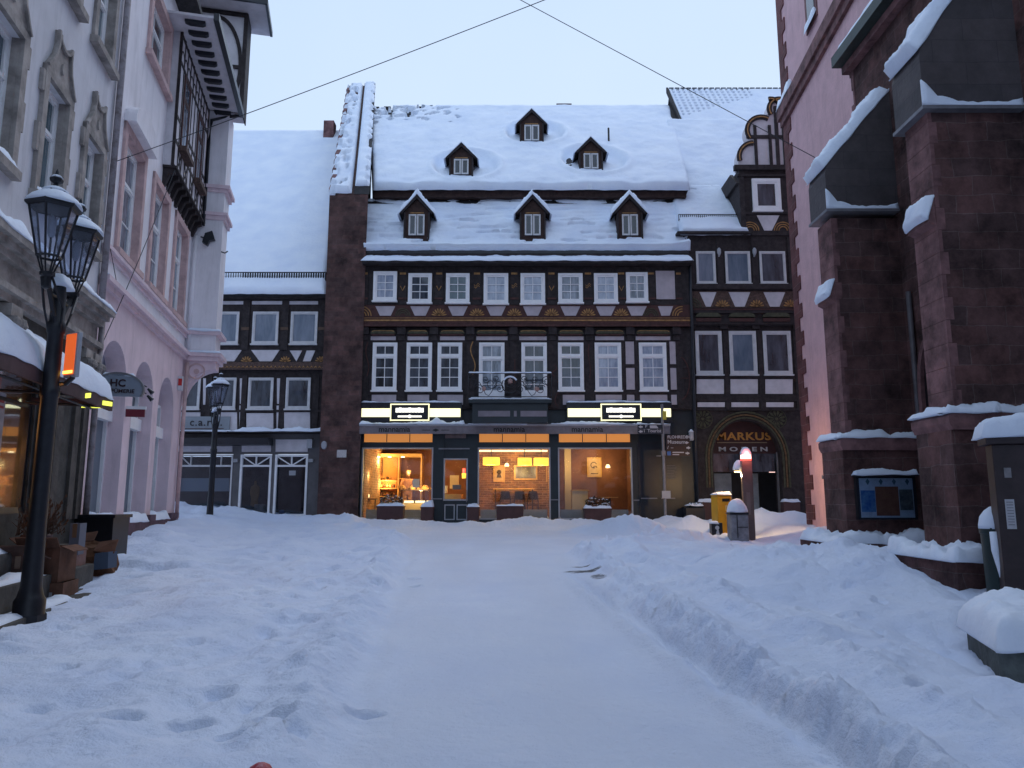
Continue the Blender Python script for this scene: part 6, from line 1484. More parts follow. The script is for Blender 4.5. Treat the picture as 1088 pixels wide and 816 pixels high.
def G(x,y):
    z=gslope(y)
    w=0.; g=0.
    wob=.10*nz(y*.9,3)+.05*nz(y*3,8)
    xl=-.45-.103*y+wob; xr=1.68-.04*y+.12*nz(y*.8,11)+.06*nz(y*2.7,4)
    if y>15.5: xr+= (y-15.5)*.75
    if y>18.5: xl-= (y-18.5)*.35
    dl=xl-x; dr=x-xr; d=max(dl,dr)
    near=y<30 and abs(x)<14
    if not near: return z+.10,0,0
    inside=1-sm(-.15,.25,d)
    side=sm(0,.55,d)
    z+=side*(.13 if dl>0 else .15)
    # ploughed ridges with lumps
    e=math.exp(-((d-.38)/.22)**2)
    ch=.5+.5*noise.noise(V((x*4.3,y*(4.3 if dl>0 else 2.2),1)))
    ch2=noise.noise(V((x*11,y*11,4)))
    z+=(e*.6 if dl>0 else e)*(.06+.20*ch*ch+.075*ch2+.05*noise.noise(V((x*22,y*22,6))))
    if dr>0:
        z-=.04*math.exp(-((dr-1.0-.15*nz(y*.5,6))/.14)**2)*sm(.3,-.3,y-13)
        z+=.10*math.exp(-((dr-1.15)/.22)**2)*(.7+.9*ch+.5*ch2)
        z-=.05*math.exp(-((dr-.28)/.06)**2)*sm(.3,-.3,y-11)
    # single wheel rut cut through the right-hand bank
    rut=0
    if 3<y<12.6:
        q=x-(2.265-.107*y+.03*nz(y*1.3,21)); k=sm(12.6,11,y)
        rut=math.exp(-(q/.085)**2)*k; z-=.10*rut; z+=.055*k*(.75*math.exp(-((q-.24)/.13)**2)+1.1*math.exp(-((q+.20)/.10)**2))*(.3+1.2*ch+.5*noise.noise(V((x*11,y*11,4))))
    # soft undulation outside the lane
    z+=side*(.09*nz(x*.7,y*.55,2)+.075*nz(x*1.9,y*1.5,7)+.035*noise.noise(V((x*4.5,y*3.8,9)))+.022*noise.noise(V((x*11,y*10,9)))*(.3+ch*1.3))
    z+=.006*nz(x*3,y*1.2,2)+.004*noise.noise(V((x*14,y*8,3)))
    # mound in front of the church
    r=math.hypot((x-4.55)/1.75,(y-11.4)/2.3)
    if r<1.25:
        k=1-sm(.15,1.2,r); z+=k*(.30+.14*nz(x*1.6,y*1.6,5)+.14*ch*ch+.07*ch2+.04*noise.noise(V((x*21,y*21,6))))
    z+=.26*sm(1.35,.2,abs(y-9.3)/2.2)*sm(3.4,5.6,x)
    z+=.05*sm(4.6,6.5,x)*sm(14.5,11.5,y)
    if x>4.7 and 7.6<y<14.2: z-=.16*sm(4.7,5.3,x)*sm(7.6,8.6,y)*sm(14.2,13.6,y)*(1-.8*math.exp(-((y-11)/.8)**2))
    # heaps on the square
    for hx,hy,rx,ry,hh in ((3.25,20.3,1.35,.9,.50),(2.2,20.9,1.0,.7,.20),(5.45,22.9,.8,.5,.30),(8.2,22.7,1.6,.6,.32),(4.2,18.9,1.5,.9,.12)):
        r=math.hypot((x-hx)/rx,(y-hy)/ry)
        if r<1.3: z+=hh*(1-sm(0.,1.25,r))*(1+.35*nz(x*2.3,y*2.3,6)+.12*ch2)
    # bank along the shop fronts
    bk=math.exp(-((y-23.75)/.55)**2)
    dip=.75*math.exp(-((x+1.85)/.55)**2)+.5*math.exp(-((x+.9)/.3)**2)
    z+=bk*(.20+.15*nz(x*.9,5)+.06*nz(x*3,2)+.04*ch2)*(1-dip)*sm(9,7.5,x)
    # bank along the left row
    o=facade_o(x,y)
    if y>8 : z+=sm(1.7,.2,o)*sm(10,17,y)*(.20+.10*nz(x*2,y*2,3)+.05*ch2)
    if o<2.6 and y>12: z+=.06*sm(2.6,1,o)*(1+ch)
    if y<11 : z-=.10*sm(1.0,.3,o)
    # footprints
    if side>.3 or abs(d)<.3:
        for (px_,py_,r,dp,a) in PG.get((int(x//1),int(y//1)),()):
            dx=x-px_; dy=y-py_; u=dx*math.cos(a)+dy*math.sin(a); v=-dx*math.sin(a)+dy*math.cos(a)
            q=math.hypot(u/(r*1.6),v/r)
            if q<1.7: z+= -dp*(1-sm(.6,1.05,q))+.016*math.exp(-((q-1.2)/.25)**2)
    # bare patches and packed snow
    for ax,ay,rx,ry,s in ((1.15,12.4,.40,.22,.92),(1.32,11.7,.16,.45,.86),(1.35,13.0,.6,.14,.86),(2.35,12.75,.6,.13,.9),(2.95,12.5,.5,.11,.88),(1.30,9.5,.05,1.2,.62),(1.38,7.6,.05,1.0,.6),(-1.22,7.3,.10,.45,.55),(-1.05,5.9,.08,.3,.45),(1.32,8.3,.07,.8,.55),(1.36,6.6,.06,.5,.5),(1.5,4.9,.12,.4,.55),(-6.5,8.6,.6,.7,.9)):
        r=math.hypot((x-ax)/rx,(y-ay)/ry)
        if r<1.6: w=max(w,s*(1-sm(.5,1.5,r)))
    if w>.0: z=z*(1-.8*w)+(gslope(y)+.035)*.8*w
    z-=.27*(1-sm(.45,1.2,math.hypot((x-5.9)/2.0,(y-18.9)/3.4)))
    if -1.9<x<-.7 and y<4.3: z=min(z,.235+.05*sm(.15,.5,math.hypot(x+1.22,(y-3.8)*.8)))
    if 3.0<x<7 and 5<y<8.2: z-=.20*sm(3.2,3.9,x)*sm(8.1,7.2,y)*sm(5.2,5.9,y)
    g=inside*(.55+.5*nz(x*1.4,y*.35,12))+.35*math.exp(-((dr-.78)/.12)**2)*(dr>0)
    w=max(w,.62*rut+.0); g=max(g,.95*rut,.6*math.exp(-((d+.05)/.12)**2))
    return z,w,max(0,min(1,g))
xs_=[-300,-120,-60,-30,-20,-16,-13.5]; x=-12
while x<11.6: xs_.append(x); x+=(.042 if -3.4<x<5.2 else .065 if -7.5<x<6.8 else .12)
xs_+=[12.5,14,18,30,60,120,300]
ys_=[-300,-100,-30,-12,-4,0,2,3]; y=3.3
while y<25.6: ys_.append(y); y+=max(.035,.0048*y+.012)
ys_+=[27,30,36,50,100,300]
nx,ny=len(xs_),len(ys_)
verts=[];wear=[]
for y in ys_:
    for x in xs_:
        z,w,g=G(x,y); verts.append((x,y,z)); wear+=[w,g,0,1]
faces=[(j*nx+i,j*nx+i+1,(j+1)*nx+i+1,(j+1)*nx+i) for j in range(ny-1) for i in range(nx-1)]
me=bpy.data.meshes.new('snow_ground'); me.from_pydata(verts,[],faces)
ca=me.color_attributes.new('wear','FLOAT_COLOR','POINT'); ca.data.foreach_set('color',wear)
me.polygons.foreach_set('use_smooth',[True]*len(faces)); me.materials.append(GROUND)
gr=bpy.data.objects.new('snow_ground',me); COL.objects.link(gr); gr['kind']='structure'
def gz(x,y): return G(x,y)[0]
# ================================================================== STREET LAMPS
def street_lamp():
    T=thing('street_lamp','tall black twin-lantern street lamp standing near at the left edge beside the grey house','street lamp',(-4.96,7.9,.28),'historic twin-lantern street lamps')
    F=Frame(T.location,(1,0,0),(0,1,0))
    m=MB(F).lathe(0,0,[(.165,-.25),(.165,.0),(.15,.02),(.15,.30),(.125,.34),(.105,.42),(.10,.5),(.088,1.1),(.085,2.4),(.098,2.42),(.098,2.5),(.082,2.52),(.078,3.1),(.09,3.12),(.10,3.2),(.075,3.24),(.07,3.55),(.05,3.7),(.02,3.74)],12)
    m.build('pole', IRON, T, smooth='auto')
    MB(F).lathe(0,0,[(.18,-.02),(.168,.16),(.16,.05)],8).build('foot', IRON, T)
    m=MB(F)
    for sg in (-1,1):
        m.tube([(0,0,3.0),(.0,sg*.10,3.28),(.0,sg*.34,3.56),(.0,sg*.40,3.60)],.026).tube([(0,0,3.50),(0,sg*.25,3.48),(0,sg*.40,3.56)],.02)
        m.tube([(.04,0,3.0),(.09,sg*.14,3.36),(.05,sg*.40,3.62)],.014,6).tube([(-.04,0,3.0),(-.09,sg*.14,3.36),(-.05,sg*.40,3.62)],.014,6)
    m.build('arms', IRON, T, smooth='auto')
    MB().snow(F.pt(-.1,-.16,3.64),F.pt(.1,-.16,3.64),F.pt(.1,.16,3.64),F.pt(-.1,.16,3.64),.11,cell=.03,er=.08).build('snow_cap', SNOW, T, smooth=True)
    for sg in (-1,1):
        cy=sg*.40; n=6; hx=lambda r,z,k,o=0: F.pt(r*math.cos(2*math.pi*(k+.5)/n+o), cy+r*math.sin(2*math.pi*(k+.5)/n+o), z)
        b0,b1=3.84,4.37; r0,r1=.115,.23
        m=MB(F)
        for k in range(n):
            m.tubew([hx(r0,b0,k),hx(r1,b1,k)],.012,5)
            m.tubew([hx(r0,b0,k),hx(r0,b0,k+1)],.014,5); m.tubew([hx(r1,b1,k),hx(r1,b1,k+1)],.016,5)
            m.tubew([hx(r0*.95,b0,k),hx(.05,3.66,k)],.009,5)
        m.lathe(0,cy,[(.03,3.50),(.045,3.52),(.045,3.62),(.075,3.64),(.075,3.67),(.04,3.68)],10)
        m.lathe(0,cy,[(.25,b1-.005),(.27,b1+.01),(.27,b1+.035),(.12,b1+.13),(.11,b1+.16),(.13,b1+.17),(.13,b1+.185),(.03,b1+.235),(.03,b1+.26),(.022,b1+.28),(.06,b1+.30),(.068,b1+.33),(.05,b1+.36),(.022,b1+.375),(.014,b1+.42),(0.002,b1+.45)],n,rot=math.pi/6)
        m.tube([(0,cy,3.84),(0,cy,4.3)],.012)
        L=m.build('lantern', IRON, T)
        g=MB()
        for k in range(n): g.add([hx(r0*.98,b0,k),hx(r0*.98,b0,k+1),hx(r1*.98,b1,k+1),hx(r1*.98,b1,k)],[(0,1,2,3)])
        g.build('lantern_glass', LGLASS, L)
        MB(F).lathe(0,cy,[(.02,4.05),(.04,4.1),(.045,4.25),(.02,4.3)],8).build('burner', LGREY, L, smooth=True)
        s=MB(F).lathe(0,cy,[(.268,b1+.034),(.263,b1+.06),(.22,b1+.115),(.15,b1+.165),(.10,b1+.19),(.02,b1+.19)],18)
        s.lathe(0,cy,[(.13,b1+.18),(.125,b1+.20),(.07,b1+.235),(.03,b1+.245),(.01,b1+.245)],14).lathe(0,cy,[(.062,b1+.345),(.04,b1+.372),(.01,b1+.385)],10)
        s.build('snow_cap', SNOW, L, smooth=True)
    return T
def copytree(o,par=None):
    c=o.copy(); COL.objects.link(c)
    if par: c.parent=par
    for ch in [x for x in o.children]: copytree(ch,c)
    return c
SL=street_lamp(); SL.rotation_euler=(0,0,R(14))
S2=copytree(SL); S2.location=(-8.93,22.3,.60); S2.rotation_euler=(0,0,R(33)); S2['label']='farther black twin-lantern street lamp in front of the closed shop of the left house'

# ================================================================== SQUARE FURNITURE
def base(px,py,Y): 
    p=at(px,py,Y); return p.x
# yellow post box
x=base(766.5,540,21); T=thing('letter_box','tall yellow letter box with a snowy top, left of the grey bollard bin','letter box',(x,21,.72))
F=Frame((x,21,0),(math.cos(R(8)),math.sin(R(8)),0),(math.sin(R(8)),-math.cos(R(8)),0))
MB(F).box(-.21,.21,-.22,.22,.62,1.68).prisms([(-.22,1.68),(.22,1.68),(.19,1.73),(-.22,1.75)],-.21,.21).build('box_body', YELLOW, T, bev=.02)
MB(F).box(-.06,.15,.22,.235,1.55,1.63).build('mail_slot', BLACK, T)
MB(F).box(-.18,.18,-.18,.18,.3,.62).build('stand', GREYB, T)
MB(F).box(.02,.18,.221,.226,1.3,1.45).build('info_label', mat('label_yellow',(.62,.5,.2),.5), T)
MB().snow(F.pt(-.22,.23,1.745),F.pt(.22,.23,1.745),F.pt(.22,-.23,1.745),F.pt(-.22,-.23,1.745),.06,cell=.04,amp=.5).build('snow_cap', SNOW, T, smooth=True)
# grey waste bin with big snow dome
x=base(783.5,550,20); T=thing('waste_bin','grey metal waste bin under a tall dome of snow, in front of the brown pillar','bin',(x,20,.66))
F=Frame((x,20,0),(1,0,0),(0,-1,0))
MB(F).box(-.235,.235,-.2,.2,.5,1.22).build('bin_body', mat('galvanised_grey',(.20,.21,.23),.5,var=.3,vs=6), T, bev=.03)
MB(F).box(-.08,-.06,.2,.21,.62,1.2).box(-.06,.2,.2,.212,.88,.90).build('door_seam', BLACK, T)
MB(F).box(-.25,.25,-.215,.215,1.22,1.27).build('bin_rim', BLACK, T, bev=.01)
MB().blob(F.pt(0,0,1.27),(.27,.25,.36),.04,20,2,0.0).build('snow_cap', SNOW, T, smooth=True)
# small dark box with emblem at the foot of the letter box
x=base(761,566,20.4)
T=thing('small_box','small black box with a white emblem at the foot of the yellow letter box','box',(x,20.4,.7))
F=Frame((x,20.4,0),(1,0,0),(0,-1,0))
MB(F).box(-.15,.15,-.12,.12,.6,.99).build('box_body', BLACK, T, bev=.015)
m=MB(F); m.prism(arc(.0,.86,.055,0,345,12),.12,.124).prism([(-.05,.66),(.06,.66),(.03,.82),(-.01,.80)],.12,.124); m.build('emblem', mat('white_print',(.5,.5,.52),.6), T)
MB().snow(F.pt(-.17,.13,.98),F.pt(.05,.13,.98),F.pt(.05,-.13,.98),F.pt(-.17,-.13,.98),.05,cell=.03).build('snow_cap', SNOW, T, smooth=True)
# brown pillar with beacon
x=base(795,540,20.6); T=thing('rising_pillar','slim brown metal pillar with a glowing red and white beacon and a snow cap','beacon pillar',(x,20.6,.7))
F=Frame((x,20.6,0),(math.cos(R(-6)),math.sin(R(-6)),0),(math.sin(R(-6)),-math.cos(R(-6)),0))
zt_=at(793,489.5,20.6).z
MB(F).box(-.14,.14,-.10,.10,.5,zt_).build('pillar_body', mat('brown_grey_metal',(.11,.09,.09),.45,var=.15,vs=4,metal=.3), T, bev=.012)
MB(F).box(-.05,.05,.10,.104,1.2,1.8).build('panel', mat('pillar_panel',(.14,.12,.12),.5), T)
MB(F).lathe(0,0,[(.14,zt_),(.15,zt_+.05),(.02,zt_+.05)],16).build('red_lens', G_RED, T, smooth='auto')
MB(F).lathe(0,0,[(.145,zt_+.05),(.14,zt_+.16),(.02,zt_+.16)],16).build('white_lens', G_HOT, T, smooth='auto')
MB(F).lathe(0,0,[(.15,zt_+.16),(.15,zt_+.22),(.11,zt_+.32),(.05,zt_+.37),(.005,zt_+.38)],16).build('snow_cap', SNOW, T, smooth=True)
plight(F.pt(0,.35,zt_+.12),5,.05,(1,.2,.15))
# small bell lamp in front of it
x=base(785,500,20.9); T=thing('path_lamp','small bell-shaped path lamp shining warm light down its post, left of the brown pillar','lamp',(x,20.9,.7))
F=Frame((x,20.9,0),(1,0,0),(0,-1,0)); zl=at(784,500.5,20.9).z
MB(F).tube([(.10,0,.5),(.10,0,zl+.02)],.035).build('post', GREYB, T)
MB(F).lathe(0,0,[(.16,zl+.01),(.14,zl+.03),(.02,zl+.05)],14).build('lamp_shade', IRON, T)
MB(F).lathe(0,0,[(.13,zl-.025),(.13,zl+.005),(.01,zl+.005)],14).build('lens', G_WARM, T)
MB(F).lathe(0,0,[(.165,zl+.03),(.16,zl+.10),(.12,zl+.22),(.05,zl+.30),(.005,zl+.31)],16).build('snow_cap', SNOW, T, smooth=True)
plight(F.pt(0,.05,zl-.12),30,.05,(1,.66,.32))
# signpost
x=base(705.5,500,23.9); T=thing('signpost','slim grey metal signpost with dark direction boards pointing left and right','signpost',(x,23.9,.8))
F=Frame((x,23.9,0),(1,0,0),(0,-1,0)); zs=lambda y:F.Z(705,y)
MB(F).tube([(0,0,.6),(0,0,zs(431))],.045,10).lathe(0,0,[(.045,zs(431)),(.05,zs(430)),(.01,zs(429))],10).build('post', GREYB, T, smooth='auto')
BB=mat('sign_navy_black',(.015,.02,.03),.4); BRB=mat('sign_dark_brown',(.035,.018,.018),.4); LT=mat('sign_white_print',(.42,.42,.46),.5)
def blade(a,b_,y0,y1,mt,txt,arrow,tx,sz,al='LEFT'):
    s0,s1=F.S(a,y0),F.S(b_,y0)
    bl=MB(F).box(s0,s1,.05,.075,zs(y1),zs(y0)).build('direction_board', mt, T)
    if txt: text('lettering',txt,F,F.S(tx,y0),zs(y1)+.045,.076,sz,LT,bl,.004,.002,align=al)
    c=F.S(arrow,y0); z=(zs(y0)+zs(y1))/2; k=1 if arrow>705 else -1; w=.07
    MB(F).prism([(c+k*w,z),(c-k*.02,z+w*.75),(c-k*.02,z+.025),(c-k*w,z+.025),(c-k*w,z-.025),(c-k*.02,z-.025),(c-k*.02,z-w*.75)],.075,.08).build('arrow', LT, bl)
    return bl
bl=blade(677,703.5,451.5,456,BB,'P',680,685,.13)
MB(F).prism([(F.S(690,453),zs(455.3)),(F.S(699,453),zs(455.3)),(F.S(697,453),zs(452.2)),(F.S(690,453),zs(452.2))],.075,.08).build('bus_symbol', LT, bl)
blade(677,703.5,456.4,461,BB,'i  Tourist',680,683.5,.15)
blade(707.5,732.5,462.5,467.5,BRB,'FLOHREDDER',729.5,708.5,.135)
blade(707.5,732.5,468,473,BRB,'Museum',729,708.5,.17)
blade(707.5,732.5,473.5,478.5,BRB,'/  --',731,708.5,.13)
bl=blade(707.5,732.5,479,484.5,BRB,'',730,709,.1)
MB(F).box(F.S(708.3,480),F.S(712.3,480),.075,.08,zs(484),zs(479.7)).build('blue_symbol', mat('sign_blue',(.04,.12,.32),.5), bl)
for y in (480.3,482.6): MB(F).box(F.S(714,480),F.S(726 if y<481 else 721,480),.075,.079,zs(y+1.0),zs(y)).build('small_print', LT, bl)
MB(F).box(-.06,.06,-.06,.06,zs(484),zs(479)).build('clamp', GREYB, T)
MB(F).box(-.10,.17,.05,.07,zs(529.5),zs(521.5)).build('small_plate', LGREY, T)
MB(F).box(-.0,.12,-.02,.05,zs(446),zs(437)).build('yellow_lamp_head', mat('yellow_plastic',(.5,.42,.06),.5), T)

# planters and pots before the cafe
def planter(x0,x1,y0,y1,Y,label,plant,group='brown planters in front of the cafe',cap=.08):
    a=at(x0,y1,Y); c=at(x1,y0,Y); w=(c.x-a.x)/2; cxx=(a.x+c.x)/2; zt=c.z
    T=thing('planter',label,'planter',(cxx,Y,.85),group); F=Frame((cxx,Y,0),(1,0,0),(0,-1,0))
    MB(F).prism([(-w*.92,.7),(w*.92,.7),(w,zt),(-w,zt)],-.42,.0).build('trough', PLANTER, T, bev=.01)
    MB(F).box(-w-.015,w+.015,-.43,.015,zt-.05,zt-.005).build('trough_rim', PLANTER, T)
    MB().snow(F.pt(-w,.01,zt),F.pt(w,.01,zt),F.pt(w,-.42,zt),F.pt(-w,-.42,zt),cap,cell=.04,amp=.6,fs=4).build('snow_cap', SNOW, T, smooth=True)
    if plant:
        m=MB(); s=MB()
        for k in range(300):
            px_=rnd.uniform(-w*.85,w*.85); h_=rnd.uniform(.03,.30)*(1-.5*abs(px_/w)**2); o_=rnd.uniform(.06,.36)
            p=F.pt(px_,-o_,zt+cap*.6+h_); d=V((rnd.gauss(0,1),rnd.gauss(0,1),rnd.gauss(.3,.6))).normalized(); q=d.cross(V((.3,.2,1))).normalized()
            l=rnd.uniform(.04,.09)
            m.add([p-q*.018,p+d*l*.5-q*.022,p+d*l,p+d*l*.5+q*.022,p+q*.018],[(0,1,2,3,4)])
            if k%9==0: s.blob(p+V((0,0,.02)),(.03,.03,.014),.3,6)
        for k in range(9): 
            px_=rnd.uniform(-w*.8,w*.8); m.tubew([F.pt(px_,-.2,zt),F.pt(px_+rnd.gauss(0,.04),-.2,zt+.3)],.008,4)
        g=m.build('plant', LEAF, T); s.build('snow_flecks', SNOW, g, smooth=True, kind='stuff')
planter(399.5,428.5,537.5,556,24.55,'wide brown planter with snowy dark plants before the left cafe window',True)
planter(446.5,460,538.5,558,24.6,'small square brown planter with a snow cap left of the cafe door',False,cap=.14)
planter(496,509,538.5,552,24.65,'small dark planter with a snow cap right of the cafe door',False,cap=.08)
planter(527,556.5,537.5,557,24.55,'wide brown planter without plants before the middle cafe window',False,cap=.04)
planter(621,650,540,558,24.5,'wide brown planter with snowy dark plants before the right cafe window',True)
x=at(737,545,24.3).x
T=thing('menu_stand','low dark stand with a snow dusted twig on top, left of the arched doorway','stand',(x,24.3,.8))
MB(Frame((x,24.3,0),(1,0,0),(0,-1,0))).box(-.28,.35,-.2,.1,.7,1.35).build('stand_box', BLACK, T, bev=.02)
m=MB(Frame((x,24.3,0),(1,0,0),(0,-1,0)))
for k in range(40): m.tube([(rnd.uniform(-.25,.3),rnd.uniform(-.1,.1),1.34),(rnd.uniform(-.32,.38),rnd.uniform(-.14,.14),1.40+rnd.random()*.14)],.007,4)
m.build('twigs', LEAF, T)
Fm=Frame((x,24.3,0),(1,0,0),(0,-1,0)); MB().snow(Fm.pt(-.30,.12,1.42),Fm.pt(.30,.12,1.42),Fm.pt(.33,-.15,1.44),Fm.pt(-.25,-.15,1.42),.05,cell=.04,amp=1.2,fs=5).build('snow_cap', SNOW, T, smooth=True)

# ------------------------------------------------------------------ right foreground
KB=mat('dark_brown_metal',(.034,.021,.023),.5,var=.35,vs=3,bump=.15)
Fk=Frame((5.2,8.2,0),(.94,-.34,0),(-.34,-.94,0))
T=thing('info_pillar','dark brown metal pillar under a deep rounded snow cap at the right edge','pillar',(5.6,8.2,.4))
k0=Fk.S(1062,560); MB(Fk).box(k0,k0+.75,-.28,0,.2,2.20).build('pillar_body', KB, T, bev=.01)
MB(Fk).box(k0-.06,k0+.82,-.34,.05,2.20,2.29).build('pillar_lid', KB, T, bev=.01)
MB().snow(Fk.pt(k0-.10,.09,2.285),Fk.pt(k0+.86,.09,2.285),Fk.pt(k0+.86,-.42,2.285),Fk.pt(k0-.10,-.42,2.285),.25,cell=.04,amp=.12,er=.22).build('snow_cap', SNOW, T, smooth=True)
zk=lambda y:Fk.Z(1072,y)
MB(Fk).box(Fk.S(1068.5,545),Fk.S(1078.5,545),.003,.012,zk(562),zk(530.5)).build('white_plate', mat('white_plate',(.42,.42,.45),.5,var=.1,vs=20), T)
m=MB(Fk)
for q in range(9): m.box(Fk.S(1070,545),Fk.S(1077,545),.012,.014,zk(534+q*3),zk(533+q*3))
m.build('plate_print', GREYB, T)
MB(Fk).box(Fk.S(1066.5,500),Fk.S(1074,500),.003,.010,zk(507.5),zk(497)).build('grey_sticker', mat('sticker',(.20,.19,.20),.5,var=.2,vs=12), T)
T=thing('waste_bin','dark green lidded bin with a snow dome, half behind the brown pillar','bin',(5.3,8.5,.4))
F=Frame((at(1061,600,8.5).x,8.5,0),(1,0,0),(0,-1,0))
MB(F).lathe(.0,0,[(.13,.1),(.14,.6),(.15,1.22),(.16,1.23),(.16,1.29),(.02,1.29)],16).build('bin_body', mat('dark_green_metal',(.012,.028,.028),.4,var=.2), T, smooth='auto')
MB().blob(F.pt(.02,0,1.28),(.18,.17,.26),.05,16,2,0.0).build('snow_cap', SNOW, T, smooth=True)
MB(F).tube([(-.10,.14,1.25),(-.11,.16,1.05),(-.07,.16,.85),(-.06,.16,.72)],[.05,.05,.045,.03],8).build('snow_streak', SNOW, T, smooth=True)
# stone trough in front
T=thing('stone_trough','grey stone trough under a thick cushion of snow at the lower right edge','trough',(4.8,6.7,.3))
A=V((3.86,6.15)); B_=V((4.26,7.25)); n_=V((1.0,-.05))
poly_=[(A.x,A.y),(B_.x,B_.y),(B_.x+2.2,B_.y+.25),(A.x+2.4,A.y-.15)]
MB(W).prismz(poly_,-.1,.44).build('stone_block', mat('mossy_grey_stone',(.085,.095,.09),.9,var=.45,vs=5,bump=.5), T, bev=.03)
MB().snow((A.x-.06,A.y-.06,.43),(A.x+2.5,A.y-.22,.43),(B_.x+2.3,B_.y+.3,.43),(B_.x-.06,B_.y+.06,.43),.29,cell=.04,amp=.16,er=.22).build('snow_cap', SNOW, T, smooth=True)
# red snow dusted ball post in the very front
KZ=1.6-.3275*3.85-.115
T=thing('marker_post','small red snow-dusted marker knob poking out of the snow at the bottom edge','marker post',(-1.22,3.85,KZ))
MB(W).blob((-1.22,3.85,KZ+.03),(.075,.075,.085),.03,16).build('knob', mat('red_enamel_frosted',(.30,.02,.04),.5,col2=(.5,.38,.42),vs=38,patch=.66), T, smooth=True)
MB(W).lathe(-1.22,3.85,[(.035,KZ-.3),(.035,KZ)],10).build('post', IRON, T)

# ------------------------------------------------------------------ cardboard boxes and rubbish on the left
TAPE=mat('brown_tape',(.17,.10,.06),.3,var=.2)
def cbox(s,o,z,w,d,h,rot,label,mt,group='cardboard boxes piled by the shop',flaps=True,nm='cardboard_box'):
    c=FP.pt(s,o,0); T=thing(nm,label,'box',(c.x,c.y,z),group)
    F=Frame((c.x,c.y,0),(math.cos(rot),math.sin(rot),0),(math.sin(rot),-math.cos(rot),0)); t=.012
    m=MB(F).box(-w/2,w/2,-d/2,-d/2+t,z,z+h).box(-w/2,w/2,d/2-t,d/2,z,z+h).box(-w/2,-w/2+t,-d/2+t,d/2-t,z,z+h).box(w/2-t,w/2,-d/2+t,d/2-t,z,z+h).box(-w/2+t,w/2-t,-d/2+t,d/2-t,z,z+t)
    m.build('carton', mt, T)
    MB(F).box(-.028,.028,d/2+.001,d/2+.004,z+h*.55,z+h-.003).build('tape', TAPE, T)
    if flaps:
        m=MB(F)
        m.prisms([(d/2,z+h),(d/2+.10,z+h+.12),(d/2+.108,z+h+.11),(d/2+.012,z+h-.01)],-w/2,w/2)
        m.prism([(-w/2,z+h),(-w/2-.13,z+h+.10),(-w/2-.13,z+h+.112),(-w/2,z+h+.012)],-d/2+.02,d/2-.02)
        m.prism([(w/2,z+h),(w/2+.14,z+h-.06),(w/2+.14,z+h-.048),(w/2,z+h+.012)],-d/2+.02,d/2-.02)
        m.build('flaps', mt, T)
    return T,F
g_=lambda s,o: gz(*FP.pt(s,o,0).xy)
z0=.16
T,F=cbox(9.5,.70,z0,.55,.5,.45,.2,'large brown cardboard box at the bottom of the pile, half behind the lamp pole',CARD,flaps=False)
MB(F).box(-.02,.16,.251,.256,z0+.16,z0+.34).build('shipping_label', LGREY, T)
cbox(9.52,.68,z0+.452,.48,.44,.42,.1,'open brown cardboard box stacked on top of the pile beside the lamp pole',CARD)
cbox(9.15,.5,z0+.46,.36,.34,.34,.5,'crumpled dark cardboard box with snow on its flaps left of the lamp pole',mat('dark_cardboard',(.08,.045,.035),.9,var=.4))
cbox(10.6,.56,z0+.12,.34,.34,.66,.12,'tall pinkish cardboard box standing between the pile and the brown sack',CARD2,flaps=False)
T,F=cbox(10.55,.68,z0+.70,.12,.30,.42,.25,'flat blue-grey folded cardboard leaning on top of the tall pinkish box',mat('blue_grey_card',(.12,.13,.17),.8),flaps=False,nm='folded_carton')
T=thing('crumpled_carton','big crumpled brown cardboard carton slumped in the snow below the black crate','box',FP.pt(11.7,.47,.5))
c=FP.pt(11.75,.47,0); m=MB()
m.blob((c.x,c.y,.62),(.48,.34,.38),.16,14,2.4); m.build('crushed_carton', mat('wet_brown_cardboard',(.13,.06,.03),.85,var=.5,vs=4,bump=.4), T)
for dx,dz,a in ((-.1,.34,.5),(.22,.22,-.5)):
    p=V((c.x+dx,c.y-.25,.62+dz)); MB().hexa([p,p+V((.3,.03,.06*a)),p+V((.28,.16,.16)),p+V((0,.15,.12)),p+V((0,0,.012)),p+V((.3,.03,.012+.06*a)),p+V((.28,.16,.172)),p+V((0,.15,.132))]).build('torn_flap', CARD, T)
MB().hexa([V((c.x+.30,c.y-.36,.58)),V((c.x+.50,c.y-.33,.60)),V((c.x+.50,c.y-.08,.60)),V((c.x+.30,c.y-.1,.58)),V((c.x+.32,c.y-.38,.82)),V((c.x+.50,c.y-.35,.84)),V((c.x+.50,c.y-.1,.84)),V((c.x+.30,c.y-.12,.82))]).build('blue_carton_piece', mat('faded_blue_card',(.06,.09,.14),.8), T)
FB=Frame(FP.pt(12.75,.28,0),(1,0,0),(0,-1,0))
T=thing('black_crate','black open plastic crate against the pink house, above the crumpled carton','crate',FP.pt(12.75,.36,.7))
MB(FB).box(-.36,.40,-.25,-.22,.75,1.34).box(-.36,.40,.22,.25,.75,1.34).box(-.36,-.33,-.22,.22,.75,1.34).box(.37,.40,-.22,.22,.75,1.34).box(-.36,.40,-.25,.25,.7,.75).box(-.40,.44,-.28,.28,1.31,1.36).build('crate_shell', BLACK, T)
MB(FB).box(-.34,.38,.251,.256,.80,1.28).build('crate_panel', IRON, T)
T=thing('blue_board','small leaning blue-grey board at the right side of the black crate','board',FP.pt(12.9,.6,.9))
p=FP.pt(12.6,.40,0); MB().hexa([V((p.x,p.y,.92)),V((p.x+.13,p.y,.92)),V((p.x+.13,p.y+.03,.92)),V((p.x,p.y+.03,.92)),V((p.x+.05,p.y+.1,1.28)),V((p.x+.17,p.y+.1,1.28)),V((p.x+.17,p.y+.13,1.28)),V((p.x+.05,p.y+.13,1.28))]).build('board', mat('grey_blue_board',(.15,.17,.21),.7), T)
